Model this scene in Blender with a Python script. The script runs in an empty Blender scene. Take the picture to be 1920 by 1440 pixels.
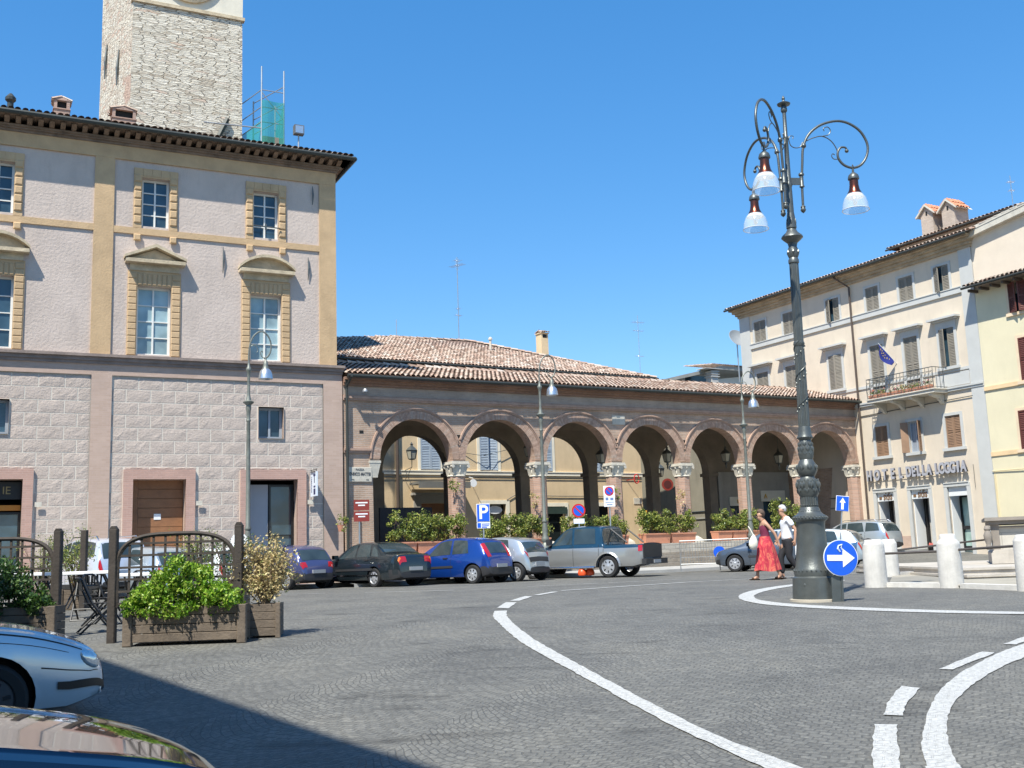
import bpy, math, random
from mathutils import Vector, Matrix
random.seed(7)
sc = bpy.context.scene
COL = sc.collection
R = math.radians
# ---------------- camera, world, sun, exposure ----------------
EYE = 0.95
PITCH = math.atan(318/2000); ROLL = math.atan(.0337)
cd = bpy.data.cameras.new('camera'); cam = bpy.data.objects.new('camera', cd); COL.objects.link(cam)
cd.sensor_width = 36; cd.lens = 36*2000/1920; cd.clip_start = .05; cd.clip_end = 4000
_F = Vector((0, math.cos(PITCH), math.sin(PITCH))); _U = Vector((0, -math.sin(PITCH), math.cos(PITCH))); _X = Vector((1,0,0))
_r = math.cos(ROLL)*_X - math.sin(ROLL)*_U; _u = math.sin(ROLL)*_X + math.cos(ROLL)*_U
cam.matrix_world = Matrix(((_r.x,_u.x,-_F.x,0),(_r.y,_u.y,-_F.y,0),(_r.z,_u.z,-_F.z,EYE),(0,0,0,1)))
sc.camera = cam
SUN_EL = R(57); SX, SY = -.427, -.90
az = math.atan2(SX, SY)
w = bpy.data.worlds.new('World'); sc.world = w; w.use_nodes = True
nt = w.node_tree; bg = nt.nodes['Background']
sky = nt.nodes.new('ShaderNodeTexSky'); sky.sky_type = 'NISHITA'; sky.sun_disc = False
sky.sun_elevation = SUN_EL; sky.sun_rotation = az
sky.air_density = 1.0; sky.dust_density = .05; sky.ozone_density = 4.0; sky.altitude = 300
hs = nt.nodes.new('ShaderNodeHueSaturation'); hs.inputs['Saturation'].default_value = 1.6; hs.inputs['Value'].default_value = 1.24; hs.inputs['Hue'].default_value = .504
gm = nt.nodes.new('ShaderNodeGamma'); gm.inputs[1].default_value = .66
nt.links.new(sky.outputs[0], gm.inputs[0]); nt.links.new(gm.outputs[0], hs.inputs['Color']); nt.links.new(hs.outputs[0], bg.inputs[0]); bg.inputs[1].default_value = .15
sd = bpy.data.lights.new('sun', 'SUN'); sd.energy = 4.2; sd.angle = R(.53); sd.color = (1, .965, .87)
so = bpy.data.objects.new('sun', sd); COL.objects.link(so)
sdir = Vector((SX, SY, 0)).normalized()*math.cos(SUN_EL) + Vector((0,0,math.sin(SUN_EL)))
so.rotation_euler = sdir.to_track_quat('Z','Y').to_euler(); so.location = (-20,-40,60)
sc.view_settings.view_transform = 'Standard'; sc.view_settings.look = 'None'; sc.view_settings.gamma = 1
sc.view_settings.exposure = .9
sc.render.resolution_x = 1024; sc.render.resolution_y = 768
sc.render.engine = 'CYCLES'

# ---------------- helpers ----------------
import bmesh
def recalc(me):
    b=bmesh.new(); b.from_mesh(me); bmesh.ops.remove_doubles(b,verts=b.verts,dist=1e-5); bmesh.ops.recalc_face_normals(b,faces=b.faces); b.to_mesh(me); b.free(); me.update()
class MB:
    def __init__(s): s.v=[]; s.f=[]; s.m=[]
    def add(s, vs, fs, mi=0):
        o=len(s.v); s.v += [tuple(p) for p in vs]
        for f in fs: s.f.append(tuple(i+o for i in f)); s.m.append(mi)
    def box(s,x0,x1,y0,y1,z0,z1,mi=0):
        s.add([(x0,y0,z0),(x1,y0,z0),(x1,y1,z0),(x0,y1,z0),(x0,y0,z1),(x1,y0,z1),(x1,y1,z1),(x0,y1,z1)],
              [(0,3,2,1),(4,5,6,7),(0,1,5,4),(1,2,6,5),(2,3,7,6),(3,0,4,7)],mi); return s
    def cbox(s,x0,x1,y0,y1,z0,z1,c=.02,mi=0):   # box with chamfered front (towards -y) edges
        s.add([(x0,y1,z0),(x1,y1,z0),(x1,y1,z1),(x0,y1,z1),(x0,y0+c,z0),(x1,y0+c,z0),(x1,y0+c,z1),(x0,y0+c,z1),
               (x0+c,y0,z0+c),(x1-c,y0,z0+c),(x1-c,y0,z1-c),(x0+c,y0,z1-c)],
              [(8,9,10,11),(4,5,9,8),(5,6,10,9),(6,7,11,10),(7,4,8,11),(0,1,5,4),(1,2,6,5),(2,3,7,6),(3,0,4,7)],mi); return s
    def obox(s, mat, sx, sy, sz, mi=0):
        vs=[mat@Vector((x*sx/2,y*sy/2,z*sz/2)) for z in (-1,1) for (x,y) in ((-1,-1),(1,-1),(1,1),(-1,1))]
        s.add(vs,[(0,3,2,1),(4,5,6,7),(0,1,5,4),(1,2,6,5),(2,3,7,6),(3,0,4,7)],mi); return s
    def bar(s,a,b,w,h=None,mi=0):
        a=Vector(a); b=Vector(b); d=b-a; h=h or w
        up=Vector((0,0,1)) if abs(d.normalized().z)<.95 else Vector((0,1,0))
        x=d.normalized(); y=up.cross(x).normalized(); z=x.cross(y)
        m=Matrix(((x.x,y.x,z.x,0),(x.y,y.y,z.y,0),(x.z,y.z,z.z,0),(0,0,0,1))); m.translation=(a+b)/2
        return s.obox(m,d.length,w,h,mi)
    def poly(s,pts,mi=0): s.add(pts,[tuple(range(len(pts)))],mi); return s
    def prism(s,pts,y0,y1,mi=0,axis='y'):     # pts in (x,z) extruded along y (or other axis)
        n=len(pts)
        def P(p,t): return (p[0],t,p[1]) if axis=='y' else ((t,p[0],p[1]) if axis=='x' else (p[0],p[1],t))
        vs=[P(p,y0) for p in pts]+[P(p,y1) for p in pts]
        s.add(vs,[tuple(range(n)),tuple(reversed(range(n,2*n)))]+[(i,(i+1)%n+0 if 0 else (i+1)%n,(i+1)%n+n,i+n) for i in range(n)],mi); return s
    def tube(s,pts,r,n=8,mi=0,cap=True):
        pts=[Vector(p) for p in pts]; N=len(pts); rr=r if isinstance(r,(list,tuple)) else [r]*N
        prev=None; vs=[]
        for i,p in enumerate(pts):
            t=(pts[min(i+1,N-1)]-pts[max(i-1,0)]).normalized()
            if prev is None:
                a=Vector((0,0,1)) if abs(t.z)<.9 else Vector((1,0,0)); x=t.cross(a).normalized()
            else: x=(prev-t*prev.dot(t)).normalized()
            prev=x; y=t.cross(x)
            for k in range(n):
                A=2*math.pi*k/n; vs.append(p+(x*math.cos(A)+y*math.sin(A))*rr[i])
        fs=[(i*n+k,i*n+(k+1)%n,(i+1)*n+(k+1)%n,(i+1)*n+k) for i in range(N-1) for k in range(n)]
        if cap: fs += [tuple(reversed(range(n))),tuple((N-1)*n+k for k in range(n))]
        s.add(vs,fs,mi); return s
    def lathe(s,prof,n=24,c=(0,0,0),mi=0,flute=0,fr=0,axis='z',cap=True):
        vs=[]
        for (r,z) in prof:
            for k in range(n):
                A=2*math.pi*k/n; q=r*(1+fr*math.cos(A*flute)) if flute else r
                p=(q*math.cos(A),q*math.sin(A),z)
                if axis=='y': p=(p[0],p[2],p[1])
                if axis=='x': p=(p[2],p[0],p[1])
                vs.append((p[0]+c[0],p[1]+c[1],p[2]+c[2]))
        N=len(prof)
        fs=[(i*n+k,i*n+(k+1)%n,(i+1)*n+(k+1)%n,(i+1)*n+k) for i in range(N-1) for k in range(n)]
        if cap: fs += [tuple(reversed(range(n))),tuple((N-1)*n+k for k in range(n))]
        s.add(vs,fs,mi); return s
    def build(s,name,mats,parent=None,smooth=None,loc=None,rot=None):
        me=bpy.data.meshes.new(name); me.from_pydata(s.v,[],s.f)
        if not isinstance(mats,(list,tuple)): mats=[mats]
        for m in mats: me.materials.append(m)
        if len(mats)>1:
            me.polygons.foreach_set('material_index',s.m)
        me.update(); me.validate()
        if smooth is not None:
            me.shade_smooth(); me.set_sharp_from_angle(angle=R(smooth))
        o=bpy.data.objects.new(name,me); COL.objects.link(o)
        if parent: o.parent=parent
        if loc: o.location=loc
        if rot: o.rotation_euler=rot
        return o
def tag(o,label=None,cat=None,group=None,kind=None):
    if label: o['label']=label
    if cat: o['category']=cat
    if group: o['group']=group
    if kind: o['kind']=kind
    return o
def empty(name,loc=(0,0,0),rot=(0,0,0),label=None,cat=None,group=None):
    o=bpy.data.objects.new(name,None); COL.objects.link(o); o.location=loc; o.rotation_euler=rot
    o.empty_display_size=.2
    return tag(o,label,cat,group)
def kids(o): return [c for c in bpy.data.objects if c.parent==o]
def copy_tree(o,loc=None,rz=None,label=None,group=None,parent=None):
    ch=kids(o); c=o.copy(); COL.objects.link(c)
    if parent is not None: c.parent=parent
    if loc is not None: c.location=loc
    if rz is not None: c.rotation_euler=(0,0,rz)
    if label: c['label']=label
    if group: c['group']=group
    for k in ch: copy_tree(k,parent=c)
    return c
def gprof(y):
    P=[(-60,-3.2),(-20,-1.7),(0,-.65),(8.4,-.42),(14.8,-.1),(18.5,0),(27,.1),(32,.065),(36,.045),(600,.045)]
    for (a,za),(b,zb) in zip(P,P[1:]):
        if y<=b: return za+(zb-za)*max(0,(y-a))/(b-a)
    return .045
def ss(t): t=max(0,min(1,t)); return t*t*(3-2*t)
def gz(x,y): return gprof(y)+.42*ss((y-41)/10)*ss((x-6)/6)

# ---------------- materials ----------------
def nodes(name):
    m=bpy.data.materials.new(name); m.use_nodes=True; t=m.node_tree; b=t.nodes['Principled BSDF']
    return m,t,b
def N(t,typ,**k):
    n=t.nodes.new(typ)
    for a,v in k.items():
        if a in n.inputs: n.inputs[a].default_value=v
        else: setattr(n,a,v)
    return n
def ramp(t,stops):
    n=t.nodes.new('ShaderNodeValToRGB'); e=n.color_ramp.elements
    while len(e)<len(stops): e.new(.5)
    for i,(p,c) in enumerate(stops): e[i].position=p; e[i].color=(*c,1)
    return n
def objvec(t,scale=(1,1,1),geo=False):
    tc=t.nodes.new('ShaderNodeTexCoord'); mp=t.nodes.new('ShaderNodeMapping'); mp.inputs['Scale'].default_value=scale
    t.links.new(tc.outputs['Object'],mp.inputs[0]); return mp.outputs[0]
def sclc(c,k): return tuple(min(1,x*k) for x in c)
def M(name,col,rough=.8,metal=0,var=.12,vs=1.5,bump=0,bs=40,coat=0,spec=None,stain=0,trans=0,alpha=1):
    m,t,b=nodes(name)
    b.inputs['Roughness'].default_value=rough; b.inputs['Metallic'].default_value=metal
    if coat: b.inputs['Coat Weight'].default_value=coat; b.inputs['Coat Roughness'].default_value=.03
    if spec is not None: b.inputs['Specular IOR Level'].default_value=spec
    if alpha<1: b.inputs['Alpha'].default_value=alpha
    if trans: b.inputs['Transmission Weight'].default_value=trans
    v=objvec(t)
    if var:
        n=N(t,'ShaderNodeTexNoise',Scale=vs,Detail=6,Roughness=.65); t.links.new(v,n.inputs['Vector'])
        r=ramp(t,[(.3,sclc(col,1-var)),(.7,sclc(col,1+var))]); t.links.new(n.outputs[0],r.inputs[0]); out=r.outputs[0]
        if stain:
            n2=N(t,'ShaderNodeTexNoise',Scale=1,Detail=5,Roughness=.7); mp=N(t,'ShaderNodeMapping'); mp.inputs['Scale'].default_value=(1.6,1.6,.35)
            t.links.new(v,mp.inputs[0]); t.links.new(mp.outputs[0],n2.inputs['Vector'])
            r2=ramp(t,[(.5,(1,1,1)),(.75,(1-stain,)*3)]); t.links.new(n2.outputs[0],r2.inputs[0])
            mx=N(t,'ShaderNodeMix',data_type='RGBA',blend_type='MULTIPLY'); mx.inputs[0].default_value=1
            t.links.new(out,mx.inputs[6]); t.links.new(r2.outputs[0],mx.inputs[7]); out=mx.outputs[2]
        t.links.new(out,b.inputs['Base Color'])
    else: b.inputs['Base Color'].default_value=(*col,1)
    if bump:
        n=N(t,'ShaderNodeTexNoise',Scale=bs,Detail=5,Roughness=.6); t.links.new(v,n.inputs['Vector'])
        bp=N(t,'ShaderNodeBump',Strength=min(1,bump),Distance=.02); t.links.new(n.outputs[0],bp.inputs['Height']); t.links.new(bp.outputs[0],b.inputs['Normal'])
    return m
def wallvec(t):
    tc=t.nodes.new('ShaderNodeTexCoord'); sp=t.nodes.new('ShaderNodeSeparateXYZ'); t.links.new(tc.outputs['Object'],sp.inputs[0])
    ad=N(t,'ShaderNodeMath',operation='ADD'); t.links.new(sp.outputs[0],ad.inputs[0]); t.links.new(sp.outputs[1],ad.inputs[1])
    cb=t.nodes.new('ShaderNodeCombineXYZ'); t.links.new(ad.outputs[0],cb.inputs[0]); t.links.new(sp.outputs[2],cb.inputs[1]); return tc,cb.outputs[0]
def brick(name,c1,c2,mort,bw=.28,bh=.075,ms=.012,var=.25,bump=.5,dist=0,rough=.9,bd=.02,patch=None,vs=.8,colvar=None):
    m,t,b=nodes(name); b.inputs['Roughness'].default_value=rough
    tc,v=wallvec(t)
    if dist:
        nz=N(t,'ShaderNodeTexNoise',Scale=2.2,Detail=3); t.links.new(tc.outputs['Object'],nz.inputs['Vector'])
        sb=N(t,'ShaderNodeVectorMath',operation='SUBTRACT'); sb.inputs[1].default_value=(.5,.5,.5); t.links.new(nz.outputs[1],sb.inputs[0])
        sl=N(t,'ShaderNodeVectorMath',operation='SCALE'); sl.inputs['Scale'].default_value=dist; t.links.new(sb.outputs[0],sl.inputs[0])
        av=N(t,'ShaderNodeVectorMath',operation='ADD'); t.links.new(v,av.inputs[0]); t.links.new(sl.outputs[0],av.inputs[1]); v=av.outputs[0]
    bt=t.nodes.new('ShaderNodeTexBrick'); t.links.new(v,bt.inputs['Vector'])
    for k,x in dict(Scale=1,**{'Mortar Size':ms,'Mortar Smooth':.3,'Bias':0,'Brick Width':bw,'Row Height':bh}).items(): bt.inputs[k].default_value=x
    bt.inputs['Color1'].default_value=(*c1,1); bt.inputs['Color2'].default_value=(*c2,1); bt.inputs['Mortar'].default_value=(*mort,1)
    n=N(t,'ShaderNodeTexNoise',Scale=vs,Detail=7,Roughness=.7); t.links.new(tc.outputs['Object'],n.inputs['Vector'])
    r=ramp(t,[(.3,(1-var,)*3),(.72,(1+var*.6,)*3)]); t.links.new(n.outputs[0],r.inputs[0])
    mx=N(t,'ShaderNodeMix',data_type='RGBA',blend_type='MULTIPLY'); mx.inputs[0].default_value=1
    t.links.new(bt.outputs[0],mx.inputs[6]); t.links.new(r.outputs[0],mx.inputs[7]); out=mx.outputs[2]
    if patch:
        n3=N(t,'ShaderNodeTexNoise',Scale=patch[2],Detail=4,Roughness=.6); t.links.new(tc.outputs['Object'],n3.inputs['Vector'])
        r3=ramp(t,[(patch[1],(0,0,0)),(patch[1]+.05,(1,1,1))]); t.links.new(n3.outputs[0],r3.inputs[0])
        m3=N(t,'ShaderNodeMix',data_type='RGBA'); t.links.new(r3.outputs[0],m3.inputs[0]); t.links.new(out,m3.inputs[6]); m3.inputs[7].default_value=(*patch[0],1); out=m3.outputs[2]
    t.links.new(out,b.inputs['Base Color'])
    nb=N(t,'ShaderNodeTexNoise',Scale=14,Detail=4); t.links.new(tc.outputs['Object'],nb.inputs['Vector'])
    ma=N(t,'ShaderNodeMath',operation='MULTIPLY_ADD'); t.links.new(bt.outputs[1],ma.inputs[0]); ma.inputs[1].default_value=-1; 
    mb=N(t,'ShaderNodeMath',operation='MULTIPLY'); t.links.new(nb.outputs[0],mb.inputs[0]); mb.inputs[1].default_value=.8
    t.links.new(mb.outputs[0],ma.inputs[2])
    bp=N(t,'ShaderNodeBump',Strength=bump,Distance=bd); t.links.new(ma.outputs[0],bp.inputs['Height']); t.links.new(bp.outputs[0],b.inputs['Normal'])
    return m
def island(name,stops,rough=.85,bump=0,trans=0,noise=True):
    m,t,b=nodes(name); b.inputs['Roughness'].default_value=rough
    g=t.nodes.new('ShaderNodeNewGeometry'); r=ramp(t,stops); t.links.new(g.outputs['Random Per Island'],r.inputs[0])
    out=r.outputs[0]
    if noise:
        n=N(t,'ShaderNodeTexNoise',Scale=9,Detail=4); t.links.new(objvec(t),n.inputs['Vector'])
        r2=ramp(t,[(.3,(.72,.72,.72)),(.7,(1.15,1.15,1.15))]); t.links.new(n.outputs[0],r2.inputs[0])
        mx=N(t,'ShaderNodeMix',data_type='RGBA',blend_type='MULTIPLY'); mx.inputs[0].default_value=1
        t.links.new(out,mx.inputs[6]); t.links.new(r2.outputs[0],mx.inputs[7]); out=mx.outputs[2]
    t.links.new(out,b.inputs['Base Color'])
    if trans:
        b.inputs['Subsurface Weight'].default_value=0
        tr=t.nodes.new('ShaderNodeBsdfTranslucent'); mxs=t.nodes.new('ShaderNodeMixShader'); mxs.inputs[0].default_value=trans
        t.links.new(out,tr.inputs[0]); o=t.nodes['Material Output']; t.links.new(b.outputs[0],mxs.inputs[1]); t.links.new(tr.outputs[0],mxs.inputs[2]); t.links.new(mxs.outputs[0],o.inputs[0])
    return m
def glass(name,col=(.03,.05,.07),rough=.04):
    m,t,b=nodes(name); b.inputs['Roughness'].default_value=rough; b.inputs['IOR'].default_value=1.6
    n=N(t,'ShaderNodeTexNoise',Scale=1.2,Detail=2); t.links.new(objvec(t),n.inputs['Vector'])
    r=ramp(t,[(.35,sclc(col,.7)),(.65,sclc(col,1.35))]); t.links.new(n.outputs[0],r.inputs[0]); t.links.new(r.outputs[0],b.inputs['Base Color'])
    bp=N(t,'ShaderNodeBump',Strength=.06,Distance=.05); n2=N(t,'ShaderNodeTexNoise',Scale=2.5); t.links.new(objvec(t),n2.inputs['Vector']); t.links.new(n2.outputs[0],bp.inputs['Height']); t.links.new(bp.outputs[0],b.inputs['Normal'])
    return m
pl_up=M('plaster_mauve',(.535,.445,.385),.95,bump=1,bs=11,var=.09,vs=.9,stain=.15)
ochre=M('ochre_render',(.52,.36,.205),.9,bump=.5,bs=14,var=.13,vs=1.3,stain=.12)
stonedirt=M('weathered_stone',(.50,.41,.28),.95,var=.3,vs=2.5,bump=.6,bs=14)
corn=M('dark_cornice_brick',(.20,.14,.10),.95,var=.35,vs=3,bump=.7,bs=12)
corn2=M('band_stone',(.24,.19,.165),.95,var=.25,vs=2,bump=.5,bs=12)
pinkb=brick('pink_brick',(.455,.33,.26),(.50,.37,.30),(.49,.37,.31),.26,.07,.006,.12,.25,bd=.006)
rust=M('rusticated_block',(.485,.405,.35),.97,var=.12,vs=2,bump=1,bs=16)
joint=M('block_joint',(.64,.585,.505),.95,var=.08,bump=.2)
lbrick=brick('loggia_brick',(.52,.355,.255),(.42,.285,.205),(.47,.39,.315),.27,.07,.012,.32,.6,bd=.012,vs=.7,patch=((.38,.31,.26),.63,.7))
lbrick2=brick('arch_brick',(.40,.25,.19),(.31,.185,.145),(.34,.27,.22),.07,.27,.012,.2,.5,bd=.01)
lfrieze=brick('frieze_brick',(.43,.34,.275),(.36,.29,.235),(.39,.33,.28),.27,.06,.01,.25,.4,bd=.01)
lcorn=brick('cornice_brick',(.33,.18,.115),(.25,.14,.095),(.26,.17,.12),.13,.07,.01,.3,.5,bd=.012)
mould=M('moulding_brick',(.40,.27,.205),.9,var=.2,vs=4,bump=.3)
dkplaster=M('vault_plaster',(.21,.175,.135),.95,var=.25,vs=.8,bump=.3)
wstone=M('white_stone',(.56,.52,.44),.85,var=.14,vs=3,bump=.4,bs=20,stain=.15)
wbol=M('bollard_stone',(.60,.58,.54),.8,var=.12,vs=3,bump=.4,bs=22,stain=.3)
basest=brick('base_stonework',(.52,.48,.41),(.42,.385,.33),(.36,.33,.28),.55,.16,.02,.25,.6,dist=.06)
baselow=brick('base_rubble',(.33,.28,.22),(.26,.22,.18),(.28,.25,.21),.34,.14,.02,.3,.7,dist=.1)
def rubble(name,stops,mort,sx=2.6,sz=7.5,patch=None,bd=.06,mw=.07):
    m,t,b=nodes(name); b.inputs['Roughness'].default_value=.95; tc,v=wallvec(t)
    nz=N(t,'ShaderNodeTexNoise',Scale=1.7,Detail=4); t.links.new(tc.outputs['Object'],nz.inputs['Vector'])
    sb=N(t,'ShaderNodeVectorMath',operation='SUBTRACT'); sb.inputs[1].default_value=(.5,.5,.5); t.links.new(nz.outputs[1],sb.inputs[0])
    sl=N(t,'ShaderNodeVectorMath',operation='MULTIPLY'); sl.inputs[1].default_value=(.3,.22,.2); t.links.new(sb.outputs[0],sl.inputs[0])
    av=N(t,'ShaderNodeVectorMath',operation='ADD'); t.links.new(v,av.inputs[0]); t.links.new(sl.outputs[0],av.inputs[1])
    mp=N(t,'ShaderNodeMapping'); mp.inputs['Scale'].default_value=(sx,sz,1); t.links.new(av.outputs[0],mp.inputs[0])
    ve=N(t,'ShaderNodeTexVoronoi',feature='DISTANCE_TO_EDGE',voronoi_dimensions='2D',Scale=1,Randomness=.9); vc=N(t,'ShaderNodeTexVoronoi',feature='F1',voronoi_dimensions='2D',Scale=1,Randomness=.9)
    for q in (ve,vc): t.links.new(mp.outputs[0],q.inputs['Vector'])
    sp=t.nodes.new('ShaderNodeSeparateColor'); t.links.new(vc.outputs['Color'],sp.inputs[0]); r=ramp(t,stops); t.links.new(sp.outputs[0],r.inputs[0])
    re=ramp(t,[(.0,(0,0,0)),(mw,(1,1,1))]); t.links.new(ve.outputs['Distance'],re.inputs[0])
    mx=N(t,'ShaderNodeMix',data_type='RGBA'); t.links.new(re.outputs[0],mx.inputs[0]); mx.inputs[6].default_value=(*mort,1); t.links.new(r.outputs[0],mx.inputs[7]); out=mx.outputs[2]
    if patch:
        n3=N(t,'ShaderNodeTexNoise',Scale=patch[2],Detail=4,Roughness=.6); t.links.new(tc.outputs['Object'],n3.inputs['Vector'])
        r3=ramp(t,[(patch[1],(0,0,0)),(patch[1]+.04,(.85,.85,.85))]); t.links.new(n3.outputs[0],r3.inputs[0])
        m3=N(t,'ShaderNodeMix',data_type='RGBA'); t.links.new(r3.outputs[0],m3.inputs[0]); t.links.new(out,m3.inputs[6]); m3.inputs[7].default_value=(*patch[0],1); out=m3.outputs[2]
    t.links.new(out,b.inputs['Base Color'])
    nb=N(t,'ShaderNodeTexNoise',Scale=7,Detail=5,Roughness=.7); t.links.new(tc.outputs['Object'],nb.inputs['Vector'])
    ad=N(t,'ShaderNodeMath',operation='ADD'); t.links.new(re.outputs[0],ad.inputs[0]); t.links.new(nb.outputs[0],ad.inputs[1])
    ad2=N(t,'ShaderNodeMath',operation='ADD'); t.links.new(ad.outputs[0],ad2.inputs[0]); t.links.new(sp.outputs[1],ad2.inputs[1])
    bp=N(t,'ShaderNodeBump',Strength=1,Distance=bd); t.links.new(ad2.outputs[0],bp.inputs['Height']); t.links.new(bp.outputs[0],b.inputs['Normal']); return m
tower_m=rubble('tower_rubble',[(0,(.46,.39,.30)),(.15,(.58,.52,.42)),(.5,(.66,.60,.49)),(.92,(.73,.67,.56)),(1,(.55,.40,.30))],(.33,.28,.215),1.9,11.5,patch=((.55,.47,.37),.66,.9),mw=.07,bd=.05)
tower_s=rubble('tower_side_rubble',[(0,(.48,.38,.29)),(.4,(.60,.53,.43)),(.85,(.68,.62,.51)),(1,(.55,.37,.28))],(.36,.30,.24),3,9,patch=((.50,.34,.26),.60,.45),mw=.09)
tower_p=M('tower_plaster',(.66,.61,.50),.9,var=.1,vs=1.5,bump=.3)
tile=island('roof_tile',[(0,(.24,.165,.125)),(.22,(.40,.27,.20)),(.42,(.50,.37,.285)),(.62,(.55,.44,.355)),(.82,(.44,.29,.22)),(1,(.62,.54,.46))],.9)
tile_d=island('old_roof_tile',[(0,(.16,.12,.10)),(.3,(.28,.20,.16)),(.6,(.36,.29,.24)),(1,(.42,.37,.32))],.9)
under=M('tile_bed',(.14,.09,.07),.95)
vouss=island('arch_voussoirs',[(0,(.39,.255,.19)),(.4,(.44,.295,.22)),(.75,(.48,.33,.25)),(1,(.45,.345,.275))],.9)
gutm=M('dark_gutter',(.045,.05,.045),.5,metal=.3,var=.1)
pipem=M('brown_pipe',(.10,.075,.06),.5,metal=.2)
yplast=M('yellow_plaster',(.66,.50,.305),.92,var=.09,vs=.8,bump=.35,bs=20,stain=.15)
yplast2=M('pale_yellow_plaster',(.68,.61,.42),.92,var=.05,vs=.7,bump=.2,bs=20,stain=.06)
cream=M('cream_trim',(.80,.73,.58),.85,var=.08)
olive=M('shade_darkened_plaster',(.25,.225,.17),.95,var=.12,vs=.7,stain=.2,bump=.3)  # darker plaster colour stands in for shade on the side street wall
hplast=M('hotel_plaster',(.635,.545,.43),.92,var=.07,vs=.8,bump=.2,bs=25,stain=.13)
hgrey=M('hotel_grey_trim',(.50,.50,.475),.85,var=.06,bump=.15)
crplast=M('cream_plaster',(.68,.58,.46),.92,var=.05,bump=.2,bs=15,stain=.05)
shutg=M('grey_brown_shutter',(.24,.215,.175),.7,var=.1)
shutb=M('blue_grey_shutter',(.36,.42,.48),.6,var=.08)
shutbr=M('brown_shutter',(.27,.165,.10),.6,var=.15)
shutw=M('pale_shutter',(.62,.68,.74),.6,var=.05)
whitew=M('white_window_paint',(.72,.72,.68),.5,var=.04)
greyw=M('grey_window_paint',(.33,.37,.42),.5,var=.04)
glas=glass('window_glass',(.035,.07,.10)); glasb=glass('pale_window_glass',(.27,.38,.41),.10); glasg=glass('greenish_glass',(.30,.42,.38),.1)
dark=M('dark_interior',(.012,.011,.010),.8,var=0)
wooddoor=M('brown_wood_door',(.25,.115,.05),.6,var=.2,vs=2.5,bump=.2,bs=12)
iron=M('painted_iron',(.115,.125,.12),.40,metal=.5,var=.15,vs=5,bump=.15,bs=40)
pole=M('grey_green_pole',(.185,.195,.17),.5,metal=.35,var=.25,vs=4,bump=.15)
alu=M('aluminium',(.62,.64,.66),.32,metal=.85,var=.05)
copper=M('copper_reflector',(.25,.075,.045),.25,metal=.9,var=.15)
signb=M('sign_blue',(.008,.10,.62),.4,var=.03); signw=M('sign_white',(.82,.83,.84),.4,var=.02); signr=M('sign_red',(.55,.02,.02),.4,var=.03)
signbr=M('sign_brown_red',(.24,.035,.025),.5,var=.08); signg=M('sign_back',(.4,.41,.42),.4,metal=.6)
black=M('black_paint',(.012,.012,.013),.4,var=0); rubber=M('tyre_rubber',(.018,.018,.019),.85,var=.1)
wood=M('weathered_planks',(.135,.105,.078),.85,var=.35,vs=3,bump=.5,bs=25)
woodd=M('dark_posts',(.05,.040,.033),.8,var=.3,vs=5,bump=.4,bs=25)
terra=M('terracotta',(.58,.26,.16),.85,var=.12,vs=3,bump=.2)
soil=M('soil',(.05,.035,.025),1)
leaf1=island('bright_leaves',[(0,(.06,.14,.01)),(.35,(.15,.31,.02)),(.7,(.29,.46,.04)),(1,(.50,.58,.12))],.38,trans=.35,noise=False)
leaf2=island('hedge_leaves',[(0,(.06,.10,.02)),(.4,(.15,.21,.04)),(.75,(.29,.33,.07)),(1,(.50,.48,.13))],.4,trans=.25,noise=False)
leaf3=island('dry_leaves',[(0,(.34,.25,.11)),(.5,(.54,.42,.20)),(.8,(.64,.54,.29)),(1,(.28,.31,.08))],.7,trans=.2,noise=False)
leaf4=island('deep_green_leaves',[(0,(.02,.05,.012)),(.6,(.05,.11,.02)),(1,(.12,.2,.04))],.4,trans=.2,noise=False)
twig=M('twigs',(.13,.09,.06),.9)
netm=M('scaffold_net',(.01,.27,.22),.8,var=.1,alpha=.6)
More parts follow.
